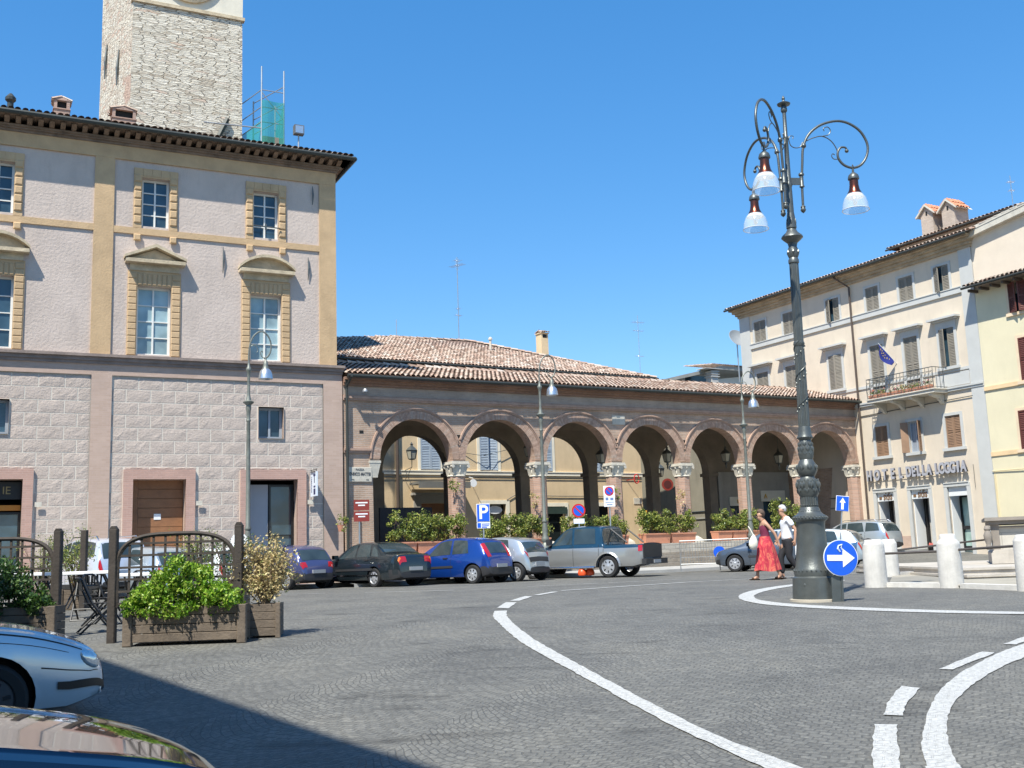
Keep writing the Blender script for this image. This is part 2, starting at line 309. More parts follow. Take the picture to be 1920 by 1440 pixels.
# ---------------- ground ----------------
def cobbles(name,base,paint=False):
    m,t,b=nodes(name); b.inputs['Roughness'].default_value=.85 if paint else .7
    tc=t.nodes.new('ShaderNodeTexCoord'); nz=N(t,'ShaderNodeTexNoise',Scale=.75,Detail=3); t.links.new(tc.outputs['Object'],nz.inputs['Vector'])
    sb=N(t,'ShaderNodeVectorMath',operation='SUBTRACT'); sb.inputs[1].default_value=(.5,.5,.5); t.links.new(nz.outputs[1],sb.inputs[0])
    sl=N(t,'ShaderNodeVectorMath',operation='SCALE'); sl.inputs['Scale'].default_value=.42; t.links.new(sb.outputs[0],sl.inputs[0])
    rt=N(t,'ShaderNodeMapping'); rt.inputs['Rotation'].default_value=(0,0,R(24)); t.links.new(tc.outputs['Object'],rt.inputs[0])
    av=N(t,'ShaderNodeVectorMath',operation='ADD'); t.links.new(rt.outputs[0],av.inputs[0]); t.links.new(sl.outputs[0],av.inputs[1])
    sp=t.nodes.new('ShaderNodeSeparateXYZ'); t.links.new(av.outputs[0],sp.inputs[0])
    def ma(op,a,bv=None,c=None):
        n=N(t,'ShaderNodeMath',operation=op)
        for i,x in enumerate((a,bv,c)):
            if x is None: continue
            if isinstance(x,(int,float)): n.inputs[i].default_value=x
            else: t.links.new(x,n.inputs[i])
        return n.outputs[0]
    fx=ma('SUBTRACT',ma('FRACT',ma('DIVIDE',sp.outputs[0],2.1)),.5)
    yy=ma('ADD',sp.outputs[1],ma('MULTIPLY',ma('MULTIPLY',fx,fx),-3.1))
    cb=t.nodes.new('ShaderNodeCombineXYZ'); t.links.new(sp.outputs[0],cb.inputs[0]); t.links.new(yy,cb.inputs[1])
    bt=t.nodes.new('ShaderNodeTexBrick'); t.links.new(cb.outputs[0],bt.inputs['Vector'])
    for k,x in {'Scale':1,'Mortar Size':.0085,'Mortar Smooth':.6,'Bias':0,'Brick Width':.105,'Row Height':.092}.items(): bt.inputs[k].default_value=x
    c1=sclc(base,1.14); c2=sclc(base,.87); mo=sclc(base,.70)
    bt.inputs['Color1'].default_value=(*c1,1); bt.inputs['Color2'].default_value=(*c2,1); bt.inputs['Mortar'].default_value=(*mo,1)
    n=N(t,'ShaderNodeTexNoise',Scale=.45,Detail=9,Roughness=.72); t.links.new(tc.outputs['Object'],n.inputs['Vector'])
    r=ramp(t,[(.34,(.76,.76,.77)),(.5,(1,1,1)),(.66,(1.2,1.18,1.14))]); t.links.new(n.outputs[0],r.inputs[0])
    mx=N(t,'ShaderNodeMix',data_type='RGBA',blend_type='MULTIPLY'); mx.inputs[0].default_value=1; t.links.new(bt.outputs[0],mx.inputs[6]); t.links.new(r.outputs[0],mx.inputs[7])
    nd=N(t,'ShaderNodeTexNoise',Scale=1.6,Detail=6,Roughness=.6); mpd=N(t,'ShaderNodeMapping'); mpd.inputs['Scale'].default_value=(.45,1,1); t.links.new(tc.outputs['Object'],mpd.inputs[0]); t.links.new(mpd.outputs[0],nd.inputs['Vector'])
    rd=ramp(t,[(.60,(1,1,1)),(.70,(.60,.59,.58))]); t.links.new(nd.outputs[0],rd.inputs[0])
    mx2=N(t,'ShaderNodeMix',data_type='RGBA',blend_type='MULTIPLY'); mx2.inputs[0].default_value=1; t.links.new(mx.outputs[2],mx2.inputs[6]); t.links.new(rd.outputs[0],mx2.inputs[7]); out=mx2.outputs[2]
    ng=N(t,'ShaderNodeTexNoise',Scale=26,Detail=5,Roughness=.75); t.links.new(tc.outputs['Object'],ng.inputs['Vector'])
    rg=ramp(t,[(.3,(.66,.66,.66)),(.54,(1,1,1)),(.72,(1.6,1.58,1.5))]); t.links.new(ng.outputs[0],rg.inputs[0])
    mx3=N(t,'ShaderNodeMix',data_type='RGBA',blend_type='MULTIPLY'); mx3.inputs[0].default_value=1; t.links.new(out,mx3.inputs[6]); t.links.new(rg.outputs[0],mx3.inputs[7]); out=mx3.outputs[2]
    if paint:
        # worn paint: joints and rubbed patches show the stone
        nw=N(t,'ShaderNodeTexNoise',Scale=9,Detail=7,Roughness=.8); t.links.new(tc.outputs['Object'],nw.inputs['Vector'])
        s=ma('ADD',ma('MULTIPLY',nw.outputs[0],1.0),ma('MULTIPLY',bt.outputs[1],.05))
        rw=ramp(t,[(.62,(0,0,0)),(.78,(1,1,1))]); t.links.new(s,rw.inputs[0])
        pc=ramp(t,[(.3,(.30,.30,.29)),(.5,(.46,.46,.445)),(.7,(.58,.58,.56))]); t.links.new(ng.outputs[0],pc.inputs[0])
        m4=N(t,'ShaderNodeMix',data_type='RGBA'); t.links.new(rw.outputs[0],m4.inputs[0]); t.links.new(pc.outputs[0],m4.inputs[6]); t.links.new(out,m4.inputs[7]); out=m4.outputs[2]
    t.links.new(out,b.inputs['Base Color'])
    h=ma('ADD',ma('MULTIPLY',bt.outputs[1],-.6),ma('MULTIPLY',ng.outputs[0],1.5))
    bp=N(t,'ShaderNodeBump',Strength=.9 if paint else .9,Distance=.012); t.links.new(h,bp.inputs['Height']); t.links.new(bp.outputs[0],b.inputs['Normal'])
    return m
cob=cobbles('cobblestones',(.156,.152,.137)); paint=cobbles('worn_white_paint',(.156,.152,.137),True)
xs=[-400,-200,-100,-60]+[-40+.6*i for i in range(134)]+[60,100,200,400]; ys=[-300,-120,-60]+[-30+.6*i for i in range(170)]+[90,150,300,700,1500]
g=MB(); nx=len(xs)
g.v=[(x,y,gz(x,y)) for y in ys for x in xs]
g.f=[(j*nx+i,j*nx+i+1,(j+1)*nx+i+1,(j+1)*nx+i) for j in range(len(ys)-1) for i in range(nx-1)]; g.m=[0]*len(g.f)
tag(g.build('ground',cob,smooth=60),kind='structure')
def strip(name,L,Rr,step=.12,jit=.009,zoff=.009):
    def res(P,n):
        P=[Vector(p) for p in P]; d=[0]
        for a,b in zip(P,P[1:]): d.append(d[-1]+(b-a).length)
        out=[]
        for k in range(n+1):
            s=d[-1]*k/n
            for i in range(len(P)-1):
                if s<=d[i+1]+1e-9: out.append(P[i].lerp(P[i+1],(s-d[i])/max(1e-9,d[i+1]-d[i]))); break
        return out,d[-1]
    # smooth control lines (Chaikin) so that the curve has no corners
    def chk(P):
        P=[Vector(p) for p in P]
        if len(P)<3: return P
        for _ in range(2):
            Q=[P[0]]
            for a,b in zip(P,P[1:]): Q+= [a.lerp(b,.25),a.lerp(b,.75)]
            Q.append(P[-1]); P=Q
        return P
    L=chk(L); Rr=chk(Rr); _,ln=res(L,1); n=max(2,int(ln/step)); a,_=res(L,n); b,_=res(Rr,n)
    m=MB(); K=4
    rnd=random.Random(len(name))
    for p,q in zip(a,b):
        w=(q-p); u=w.normalized() if w.length else Vector((1,0)); p=p+u*rnd.uniform(-jit,jit); q=q+u*rnd.uniform(-jit,jit)
        for k in range(K+1):
            c=p.lerp(q,k/K); m.v.append((c.x,c.y,gz(c.x,c.y)+zoff))
    m.f=[(i*(K+1)+k,i*(K+1)+k+1,(i+1)*(K+1)+k+1,(i+1)*(K+1)+k) for i in range(n) for k in range(K)]; m.m=[0]*len(m.f)
    return tag(m.build(name,paint),kind='structure')
strip('road_marking_curve',[(-.42,18.4),(-.44,17.4),(-.35,16.5),(-.11,14.27),(.2,12.74),(.64,10.82),(.98,9.28),(1.25,8.17),(1.52,7.13),(1.75,6.2),(2.2,4.5)],
 [(-.21,18.4),(-.22,17.4),(-.14,16.44),(.06,14.5),(.39,12.83),(.80,10.88),(1.16,9.25),(1.43,8.09),(1.75,7.1),(2.0,6.2),(2.45,4.5)])
for L_,R_ in [([(-.40,19.2),(-.26,20.85)],[(-.19,18.95),(-.05,20.7)]),([(-.19,21.3),(.12,22.9)],[(.0,21.2),(.28,22.7)]),([(.3,23.2),(.75,24.4)],[(.43,23.1),(.88,24.3)]),
   ([(.94,24.85),(3.5,26.6),(6.3,28.5)],[(.98,24.7),(3.54,26.45),(6.34,28.35)]),([(6.6,28.7),(9.5,30.5)],[(6.64,28.55),(9.54,30.35)]),
   ([(2.65,8.38),(2.18,7.03),(1.95,6.2),(1.75,5.2)],[(2.81,8.35),(2.35,7.01),(2.12,6.15),(1.93,5.2)]),
   ([(2.83,8.71),(3.08,9.3),(3.4,9.9)],[(2.96,8.65),(3.2,9.2),(3.52,9.77)]),([(4.06,10.72),(4.91,11.71)],[(4.17,10.66),(5.01,11.61)]),([(5.36,12.2),(6.2,13.1)],[(5.47,12.13),(6.3,13.0)]),([(6.7,13.6),(7.6,14.4)],[(6.8,13.5),(7.7,14.3)]),
   ([(-6.3,28.45),(-5.0,28.05)],[(-6.3,28.33),(-5.0,27.93)]),([(-3.9,27.5),(-1.63,27.0)],[(-3.9,27.38),(-1.63,26.88)]),([(.2,28.0),(2.1,29.06)],[(.23,27.9),(2.13,28.95)]),([(2.4,29.2),(4.6,30.7)],[(2.43,29.1),(4.63,30.6)])]:
    strip('road_marking_dash',L_,R_)
strip('road_marking_kerb_curve',[(2.51,6.99),(2.71,7.59),(3.0,8.32),(3.36,9.1),(3.86,10.03),(4.54,10.98),(5.13,11.7),(5.58,12.18),(6.5,13.05),(8,14.2)],
 [(2.71,6.96),(2.86,7.48),(3.12,8.2),(3.42,8.87),(3.87,9.64),(4.55,10.6),(5.2,11.3),(5.7,11.82),(6.6,12.65),(8.1,13.8)])
strip('road_marking_lead_in',[(2.1,5.2),(2.3,6.2),(2.51,6.99)],[(2.33,5.15),(2.52,6.15),(2.71,6.96)])
strip('road_marking_island',[(7.6,25.3),(6.12,24.2),(5.3,23.12),(4.55,21.74),(4.08,20.37),(3.86,18.91),(3.98,17.91),(4.38,17.12),(5.01,16.3),(5.89,15.45),(6.86,14.8),(8.4,14.0)],
 [(7.5,25.0),(6.0,23.5),(5.2,22.3),(4.55,20.9),(4.27,19.88),(4.15,18.89),(4.33,18.0),(4.75,17.3),(5.3,16.6),(6.04,15.85),(7.04,15.1),(8.55,14.25)])

# ---------------- building helpers ----------------
def frame(name,P,d,label,cat,rx=0,ry=0):
    return empty(name,P,(rx,ry,math.atan2(d[1],d[0])),label,cat)
LD=(.85183,.52382); PD=(.89471,.44665); HD=(.47776,-.87849); P0=(-6.045,37.912,0); H0=(16.69,51.893,0)
def W(P,d,u,y,z=0):   # frame coordinates to world
    return Vector((P[0]+d[0]*u-d[1]*y, P[1]+d[1]*u+d[0]*y, z))
def wall(mb,x0,x1,z0,z1,holes=(),y=0,depth=.35,mi=0,rmi=None):
    rmi=mi if rmi is None else rmi
    X=sorted({x0,x1,*[min(max(h[0],x0),x1) for h in holes],*[min(max(h[1],x0),x1) for h in holes]})
    Z=sorted({z0,z1,*[min(max(h[2],z0),z1) for h in holes],*[min(max(h[3],z0),z1) for h in holes]})
    for a,b in zip(X,X[1:]):
        for c,d in zip(Z,Z[1:]):
            cx,cz=(a+b)/2,(c+d)/2
            if any(h[0]<cx<h[1] and h[2]<cz<h[3] for h in holes): continue
            mb.poly([(a,y,c),(b,y,c),(b,y,d),(a,y,d)],mi)
    for h in holes:
        a,b,c,d=h[:4]; D=h[4] if len(h)>4 else depth; a,b=max(a,x0),min(b,x1); c,d=max(c,z0),min(d,z1)
        if a>=b or c>=d: continue
        mb.poly([(a,y,c),(a,y,d),(a,y+D,d),(a,y+D,c)],rmi); mb.poly([(b,y,c),(b,y+D,c),(b,y+D,d),(b,y,d)],rmi)
        mb.poly([(a,y,d),(b,y,d),(b,y+D,d),(a,y+D,d)],rmi); mb.poly([(a,y,c),(a,y+D,c),(b,y+D,c),(b,y,c)],rmi)
def window(par,x0,x1,z0,z1,y,cols=2,rows=4,fm=None,gm=None,fw=.07,mw=.035,name='window',transom=None):
    f=MB(); fm=fm or whitew; gm=gm or glas
    f.box(x0,x0+fw,y-.05,y+.02,z0,z1); f.box(x1-fw,x1,y-.05,y+.02,z0,z1); f.box(x0+fw,x1-fw,y-.05,y+.02,z0,z0+fw); f.box(x0+fw,x1-fw,y-.05,y+.02,z1-fw,z1)
    W_=(x1-x0-2*fw); H_=(z1-z0-2*fw)
    for i in range(1,cols):
        c=x0+fw+W_*i/cols; k=fw*.8 if (cols%2==0 and i==cols//2) else mw
        f.box(c-k/2,c+k/2,y-.045-(.004 if k>mw else 0),y+.015,z0+fw,z1-fw)
    for j in range(1,rows):
        c=z0+fw+H_*j/rows; f.box(x0+fw,x1-fw,y-.04,y+.01,c-mw/2,c+mw/2)
    o=f.build(name,fm,par)
    p=MB(); p.poly([(x0+fw*.5,y,z0+fw*.5),(x1-fw*.5,y,z0+fw*.5),(x1-fw*.5,y,z1-fw*.5),(x0+fw*.5,y,z1-fw*.5)]); p.build('pane',gm,o)
    return o
def shutter(par,x0,x1,z0,z1,y,mt,hinge=None,ang=0,louv=.075,name='shutter',mid=True,label=None):
    # one louvred leaf, built around its hinge; hinge 'l' or 'r'
    w_=x1-x0; m=MB(); t=.035; fw=.06
    hx=0 if hinge!='r' else -w_
    m.box(hx,hx+fw,-t,0,z0,z1); m.box(hx+w_-fw,hx+w_,-t,0,z0,z1)
    m.box(hx+fw,hx+w_-fw,-t+.001,-.001,z0,z0+fw); m.box(hx+fw,hx+w_-fw,-t+.001,-.001,z1-fw,z1)
    if mid: m.box(hx+fw,hx+w_-fw,-t+.001,-.001,(z0+z1)/2-fw/2,(z0+z1)/2+fw/2)
    z=z0+fw+louv*.3
    while z<z1-fw-louv*.5:
        if not(mid and abs(z+louv*.4-(z0+z1)/2)<fw*.7):
            m.add([(hx+fw,-t+.004,z),(hx+w_-fw,-t+.004,z),(hx+w_-fw,-.006,z+louv*.8),(hx+fw,-.006,z+louv*.8),
                   (hx+fw,-t+.014,z-.004),(hx+w_-fw,-t+.014,z-.004),(hx+w_-fw,.0,z+louv*.76),(hx+fw,.0,z+louv*.76)],[(0,1,2,3),(7,6,5,4),(0,4,5,1),(3,2,6,7)])
        z+=louv
    m.box(hx+fw,hx+w_-fw,-.003,.0,z0+fw,z1-fw)
    o=m.build(name,mt,par,loc=((x1 if hinge=='r' else x0),y,0),rot=(0,0,R(ang)))
    if label: o['label']=label
    return o
def tiles(mb,O,U,V,nu,nv,w=.21,l=.38,r=None,keep=None,jit=.012,mi=0,h=.075,rnd=random.Random(3)):
    # barrel tiles: O corner at the eave, U unit vector along the eave, V unit vector up the slope; each tile is its own island
    O=Vector(O);U=Vector(U).normalized();V=Vector(V).normalized();Nn=U.cross(V).normalized()
    if Nn.z<0: Nn=-Nn
    for i in range(nu):
        for j in range(nv):
            cu=(i+.5)*w; cv=j*l
            c=O+U*cu+V*(cv+l/2)
            if keep and not keep(c): continue
            du=rnd.uniform(-jit,jit); dl=rnd.uniform(-jit,jit)*1.5; tw=rnd.uniform(-.02,.02)
            vs=[]
            for (q,rad,lift) in ((0,w*.46,.03),(l*1.12,w*.38,0.0)):
                b=O+U*(cu+du+tw*q)+V*(cv+dl+q)+Nn*lift
                for k in range(5):
                    A=math.pi*k/4; vs.append(b+U*math.cos(A)*rad+Nn*math.sin(A)*h*(rad/(w*.46)))
            mb.add(vs,[(k,k+1,k+6,k+5) for k in range(4)],mi)
def gutter(mb,a,b,r=.07,n=8):
    mb.tube([a,b],r,n)
def ell(p0,p1,h,n=10): # arc through p0,p1 with rise h
    (x0,z0),(x1,z1)=p0,p1; c=(x0+x1)/2; w_=(x1-x0)/2; Rr=(w_*w_+h*h)/(2*h); cz=z0+h-Rr; a0=math.asin(w_/Rr)
    return [(c+Rr*math.sin(-a0+2*a0*k/n),cz+Rr*math.cos(-a0+2*a0*k/n)) for k in range(n+1)]

# ---------------- the palace on the left ----------------
pal=frame('palace',P0,PD,'large mauve and ochre palace with rusticated ground floor and pedimented windows','palace')
UC=-.28
C=[-2.83,-6.60,-11.44,-15.3]
XL=-17.6
up=MB()
top_h=[(c-.46,c+.44,12.32,14.03,.38) for c in C]; mid_h=[(c-.55,c+.55,7.9,10.24,.38) for c in C]
wall(up,XL,-.9,7.82,14.58,top_h+mid_h)
up.box(XL,-.3,.4,14,7.6,15.6); up.poly([(XL,0.0,14.58),(-.3,0,14.58),(-.3,0,15.3),(XL,0,15.3)])
up.build('wall',pl_up,pal)
oc=MB()
# pilasters and frieze in ochre
oc.box(-.9,UC,-.06,.39,7.82,14.58); oc.box(-8.57,-7.95,-.06,.1,7.82,14.58); oc.box(XL,UC,-.07,.3,14.58,15.05)
for a,b in ((XL,-8.57),(-7.95,-.9)):
    oc.box(a,b,-.05,.1,12.01,12.23)
oc.build('pilaster',ochre,pal)
for c,tri in zip(C,(0,1,0,1)):
    s=MB()
    # top window surround with blocks
    for sx in (-1,1):
        x0=c-.01+sx*.45; x1=c-.01+sx*.72; a,b=min(x0,x1),max(x0,x1)
        s.box(a,b,-.045,.05,12.24,14.35); s.cbox(a+.02,b-.02,-.13,-.046,11.78,12.0,.03)
        for k in range(6): s.cbox(a+.01,b-.01,-.085,-.046,12.4+k*.29,12.4+k*.29+.26,.035)
    s.box(c-.46,c+.44,-.045,.05,14.031,14.35); 
    for k in range(5): s.box(c-.72+k*.29,c-.72+k*.29+.275,-.06,-.046,14.09,14.34)
    # main window surround
    for sx in (-1,1):
        x0=c+sx*.55; x1=c+sx*.86; a,b=min(x0,x1),max(x0,x1)
        s.box(a,b,-.045,.05,7.82,10.75)
        for k in range(13): s.cbox(a+.015,b-.015,-.07,-.046,7.86+k*.218,7.86+k*.218+.205,.022)
    s.box(c-.55,c+.55,-.045,.05,10.241,10.75)
    for k in range(7): s.cbox(c-.55+k*.157+.004,c-.55+(k+1)*.157-.004,-.07,-.046,10.26,10.66,.03)
    s.build('window_surround',ochre,pal)
    pd=MB(); pd.box(c-.80,c+.80,-.09,.02,10.751,10.98); pd.box(c-.96,c+.96,-.34,.02,10.98,11.10)
    if tri:
        pd.prism([(c-.98,11.101),(c+.98,11.101),(c,11.50)],-.10,.02); 
        for sx in (-1,1): pd.prism([(c+sx*1.0,11.11),(c+sx*1.0,11.20),(c,11.64),(c,11.53)],-.36,.02)
    else:
        arc=ell((c-.98,11.11),(c+.98,11.11),.42); arc2=ell((c-.98,11.2),(c+.98,11.2),.43)
        pd.prism(list(reversed(arc)),-.10,.02)
        for (p,q,p2,q2) in zip(arc,arc[1:],arc2,arc2[1:]): pd.prism([p,q,q2,p2],-.36,.02)
    pd.build('pediment',stonedirt,pal)
    window(pal,c-.46,c+.44,12.32,14.03,.26,2,4)
    window(pal,c-.55,c+.55,7.9,10.24,.26,2,4,gm=glasb if c>-8 else glas)
# string course
st=MB(); st.box(XL,-.02,-.24,.4,7.72,7.81); st.box(XL,-.05,-.16,.4,7.60,7.719); st.box(XL,-.08,-.11,.4,7.50,7.599); st.build('string_course',corn2,pal)
# lower storey: pink bands and rusticated panels
lo=MB(); d_h=[(-3.39,-1.72,0,3.75,.5),(-7.15,-5.48,0,3.75,.5),(-12.1,-10.41,0,3.75,.5)]; s_h=[(-3.09,-2.2,5.16,6.26,.4),(-11.9,-10.88,5.16,6.26,.4)]
pan=[(-7.87,-.79),(XL,-8.5)]
allh=d_h+s_h
wall(lo,XL,-.1,0,7.5,allh+[(a,b,.9,7.14,.0001) for a,b in pan],y=-.06,depth=.5)
lo.box(-.1,-.09,-.06,12,0,7.5); lo.box(XL,-.101,.47,13,4.2,7.5); lo.build('pink_bands',pinkb,pal)
pbs=(brick('pink_brick_surround',(.50,.31,.25),(.44,.275,.225),(.5,.36,.3),.26,.07,.006,.12,.3))
for a,b,c,d,_ in d_h:
    sur=MB(); sur.box(a-.3,a,-.10,.1,0,4.07); sur.box(b,b+.3,-.10,.1,0,4.07); sur.box(a,b,-.10,.1,3.751,4.07); sur.build('door_surround',pbs,pal)
jt=MB()
for a,b in pan:
    holes=[(h[0]-.3,h[1]+.3,0,4.07) for h in d_h]+[(h[0],h[1],h[2],h[3],.4) for h in s_h]
    wall(jt,a,b,.9,7.14,holes,y=.0,depth=.1)
jt.build('joint_bed',joint,pal)
rb=MB(); rr=random.Random(5); row=0; z=7.14-.03
while z>.95:
    z0=max(z-.39,.9); 
    for a,b in pan:
        x=b-.02-(.39 if row%2 else 0.0)
        first=True; xs_=[b-.02]+([b-.02-.39] if row%2 else [])
        while xs_[-1]>a: xs_.append(xs_[-1]-.78)
        for q1,q0 in zip(xs_,xs_[1:]):
            q0=max(q0+.035,a+.02)
            segs=[(q0,q1,z0,z)]
            for h in [(h[0]-.33,h[1]+.33,0,4.09) for h in d_h]+[(h[0]-.04,h[1]+.04,h[2]-.04,h[3]+.04) for h in s_h]:
                ns=[]
                for (p,q,c0,c1) in segs:
                    if q<=h[0] or p>=h[1] or c0>=h[3] or c1<=h[2]: ns.append((p,q,c0,c1)); continue
                    if p<h[0]: ns.append((p,h[0],c0,c1))
                    if q>h[1]: ns.append((h[1],q,c0,c1))
                    a_,b_=max(p,h[0]),min(q,h[1])
                    if c1>h[3]+.05: ns.append((a_,b_,h[3],c1))
                    if c0<h[2]-.05: ns.append((a_,b_,c0,h[2]))
                segs=ns
            for p,q,zl,zh in segs:
                if q-p>.08:
                    pr=rr.uniform(.010,.016)
                    # rough quarry face: a small grid pushed about
                    nxx=max(2,int((q-p)/.14)); nzz=3; vs=[]
                    for j in range(nzz+1):
                        for i in range(nxx+1):
                            e=(i in(0,nxx)) or (j in (0,nzz)); xx=p+(q-p)*i/nxx; zz=zl+(zh-zl)*j/nzz
                            vs.append((xx,-.006 if e else -pr-rr.uniform(-.005,.005),zz+ (0 if e else rr.uniform(-.02,.02))))
                    fs=[(j*(nxx+1)+i,j*(nxx+1)+i+1,(j+1)*(nxx+1)+i+1,(j+1)*(nxx+1)+i) for j in range(nzz) for i in range(nxx)]
                    rb.add(vs,fs); k=(nxx+1)
                    rb.poly([(p,-.006,zl),(p,0,zl),(q,0,zl),(q,-.006,zl)]); rb.poly([(p,-.006,zh),(q,-.006,zh),(q,0,zh),(p,0,zh)])
                    rb.poly([(p,-.006,zl),(p,-.006,zh),(p,0,zh),(p,0,zl)]); rb.poly([(q,-.006,zl),(q,0,zl),(q,0,zh),(q,-.006,zh)])
    z-=.422; row+=1
rb.build('rusticated_blocks',rust,pal)
for h in s_h: window(pal,h[0],h[1],h[2],h[3],.28,2,1,fm=greyw,fw=.09)
dr=MB(); dr.box(-7.15,-5.48,.44,.5,0,3.75); 
for k in range(12): dr.box(-6.93,-5.5,.40,.439,.05+k*.31,.05+k*.31+.295)
dr.box(-7.15,-6.94,.36,.439,0,3.75)
d1=dr.build('door',wooddoor,pal); 
q=MB(); q.box(-6.42,-6.2,.385,.399,2.45,2.64); q.build('notice',signw,d1)
for a,b in ((-3.39,-1.72),(-12.1,-10.41)):
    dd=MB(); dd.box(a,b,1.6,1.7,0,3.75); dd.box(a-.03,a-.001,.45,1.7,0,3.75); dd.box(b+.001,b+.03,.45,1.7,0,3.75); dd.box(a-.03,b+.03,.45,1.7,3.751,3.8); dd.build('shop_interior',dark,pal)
se=MB(); se.box(-3.37,-2.62,.50,.54,.1,3.6); se.build('grey_door_panel',M('grey_panel',(.40,.41,.43),.5,var=.05),pal)
window(pal,-2.6,-1.74,.1,3.6,.52,1,2,fm=black,gm=glas,name='shop_window')
w0=window(pal,-12.08,-10.43,.1,2.75,.47,2,1,fm=black,gm=glas,name='shop_window')
fas=MB(); fas.box(-12.08,-10.43,.42,.46,3.15,3.7); fas=fas.build('shop_fascia',black,pal)
def text(name,s,size,ext,mt,par=None,loc=(0,0,0),rot=(R(90),0,0),sx=1,align='CENTER',bold=0,space=1):
    c=bpy.data.curves.new(name,'FONT'); c.body=s; c.size=size; c.extrude=ext; c.align_x=align; c.align_y='CENTER'; c.offset=bold; c.space_character=space
    o=bpy.data.objects.new(name,c); COL.objects.link(o)
    dg=bpy.context.evaluated_depsgraph_get(); me=bpy.data.meshes.new_from_object(o.evaluated_get(dg)); bpy.data.objects.remove(o,do_unlink=True); bpy.data.curves.remove(c)
    me.materials.clear(); me.materials.append(mt)
    for v in me.vertices: v.co.x*=sx
    o=bpy.data.objects.new(name,me); COL.objects.link(o); o.parent=par; o.location=loc; o.rotation_euler=rot
    return o
gold=M('gold_letters',(.32,.26,.12),.5,var=0)
text('lettering','IE',.34,.01,gold,fas,(-10.85,.405,3.42))
ob=MB(); ob.box(-12.08,-10.43,.40,.45,2.8,2.97); ob.build('orange_band',M('orange_band',(.55,.22,.03),.6,var=.05),pal)
# house number plates
for u in (-5.05,-1.28,-9.95):
    q=MB(); q.box(u-.1,u+.1,-.125,-.10,2.88,3.03); q.build('number_plate',wstone,pal)
# wall tie irons
for u,z0,z1 in ((-4.34,11.95-1.05,11.95-.1),(-1.32,11.9-1.0,11.9-.15),(-1.15,13.75,14.45)):
    q=MB(); q.tube([(u,-.05,z0),(u+.02,-.07,(z0+z1)/2),(u,-.05,z1)],[.012,.035,.012],6); q.build('tie_iron',iron,pal)
q=MB(); q.tube([(-3.3,-.13,12.72),(-2.35,-.13,12.70)],.022,6); q.box(-2.9,-2.84,-.16,-.1,12.6,12.8); q.build('window_bar',iron,pal)
# cornice, brackets, gutter and roof
cn=MB(); cn.box(XL,-.22,-.11,.3,15.05,15.14); cn.box(XL,-.17,-.17,.3,15.141,15.20); cn.box(XL,-.1,-.22,.3,15.201,15.27)
cn.box(XL,.16,-.60,.3,15.44,15.52); cn.box(UC,.16,-.6,12,15.44,15.52); cn.box(UC-.02,-.1,.3,12,15.05,15.27); cn.build('cornice',corn,pal)
k=0; u=-17.4
while u<0:
    br=MB(); br.prism([(-.12,15.28),(-.12,15.43),(-.56,15.43),(-.56,15.37),(-.3,15.28)],u,u+.15,axis='x'); u+=.335; br.build('cornice_bracket',corn,pal)
rf=MB(); sl=.33
tiles(rf,(XL,-.68,15.56),(1,0,0),(0,1,sl),85,3,rnd=random.Random(8)); 
tiles(rf,(XL,.4,15.56+1.08*sl),(1,0,0),(0,1,sl),84,3,rnd=random.Random(9))
rf.add([(XL,-.66,15.53),(.22,-.66,15.53),(-6,6.5,17.9),(XL,6.5,17.9)],[(0,1,2,3)],1); rf.add([(.22,-.66,15.53),(.22,13,15.53),(-6,6.5,17.9)],[(0,1,2)],1); rf.add([(.22,13,15.53),(XL,13,15.53),(XL,6.5,17.9),(-6,6.5,17.9)],[(0,1,2,3)],1)
roof=rf.build('roof',[tile_d,under],pal)
gt=MB(); gt.tube([(XL,-.72,15.50),(.27,-.72,15.46)],.085,8); gt.tube([(.27,-.72,15.46),(.27,5,15.46)],.085,8); gt.build('gutter',gutm,pal)
def chimney(par,u0,u1,y0,y1,z0,z1,mt,name='chimney',open_=True):
    m=MB(); hz=z1-.42
    m.box(u0,u1,y0,y1,z0,hz-.12); m.box(u0-.03,u1+.03,y0-.03,y1+.03,hz-.12,hz-.08)
    for (a,b,c,d) in ((u0,u0+.1,y0,y0+.1),(u1-.1,u1,y0,y0+.1),(u0,u0+.1,y1-.1,y1),(u1-.1,u1,y1-.1,y1)): m.box(a,b,c,d,hz-.08,hz+.2)
    m.box(u0+.1,u1-.1,y0+.12,y1-.12,hz-.08,hz+.2,1)
    um=(u0+u1)/2; m.prism([(u0-.04,hz+.2),(u1+.04,hz+.2),(um,hz+.34)],y0-.02,y1+.02)
    tiles(m,(u0-.05,y0-.05,hz+.19),(0,1,0),(um-u0+.05,0,.15),int((y1-y0+.2)/.17),1,w=.17,l=(um-u0+.05),mi=2)
    tiles(m,(u1+.05,y0-.05,hz+.19),(0,1,0),(-(u1-um+.05),0,.15),int((y1-y0+.2)/.17),1,w=.17,l=(u1+.05-um),mi=2)
    return m.build(name,[mt,dark,tile],par)
pch=brick('palace_chimney_brick',(.42,.27,.21),(.34,.22,.17),(.40,.31,.26),.27,.07,.01,.25,.5)
chimney(roof,-9.86,-9.36,1.0,1.6,15.8,17.02,pch); chimney(roof,-7.98,-7.20,1.0,1.7,15.8,17.0,pch)
q=MB(); q.lathe([(.1,15.9),(.1,16.55),(.17,16.62),(.17,16.72),(.05,16.86),(0,16.88)],10,(-11.2,1.2,0)); q.build('flue',gutm,roof)
# downpipe at the corner with a small camera-like lamp
q=MB(); q.tube([(.02,-.2,7.3),(.06,-.12,7.0),(.06,-.12,.2)],.05,8); q.build('downpipe',gutm,pal)
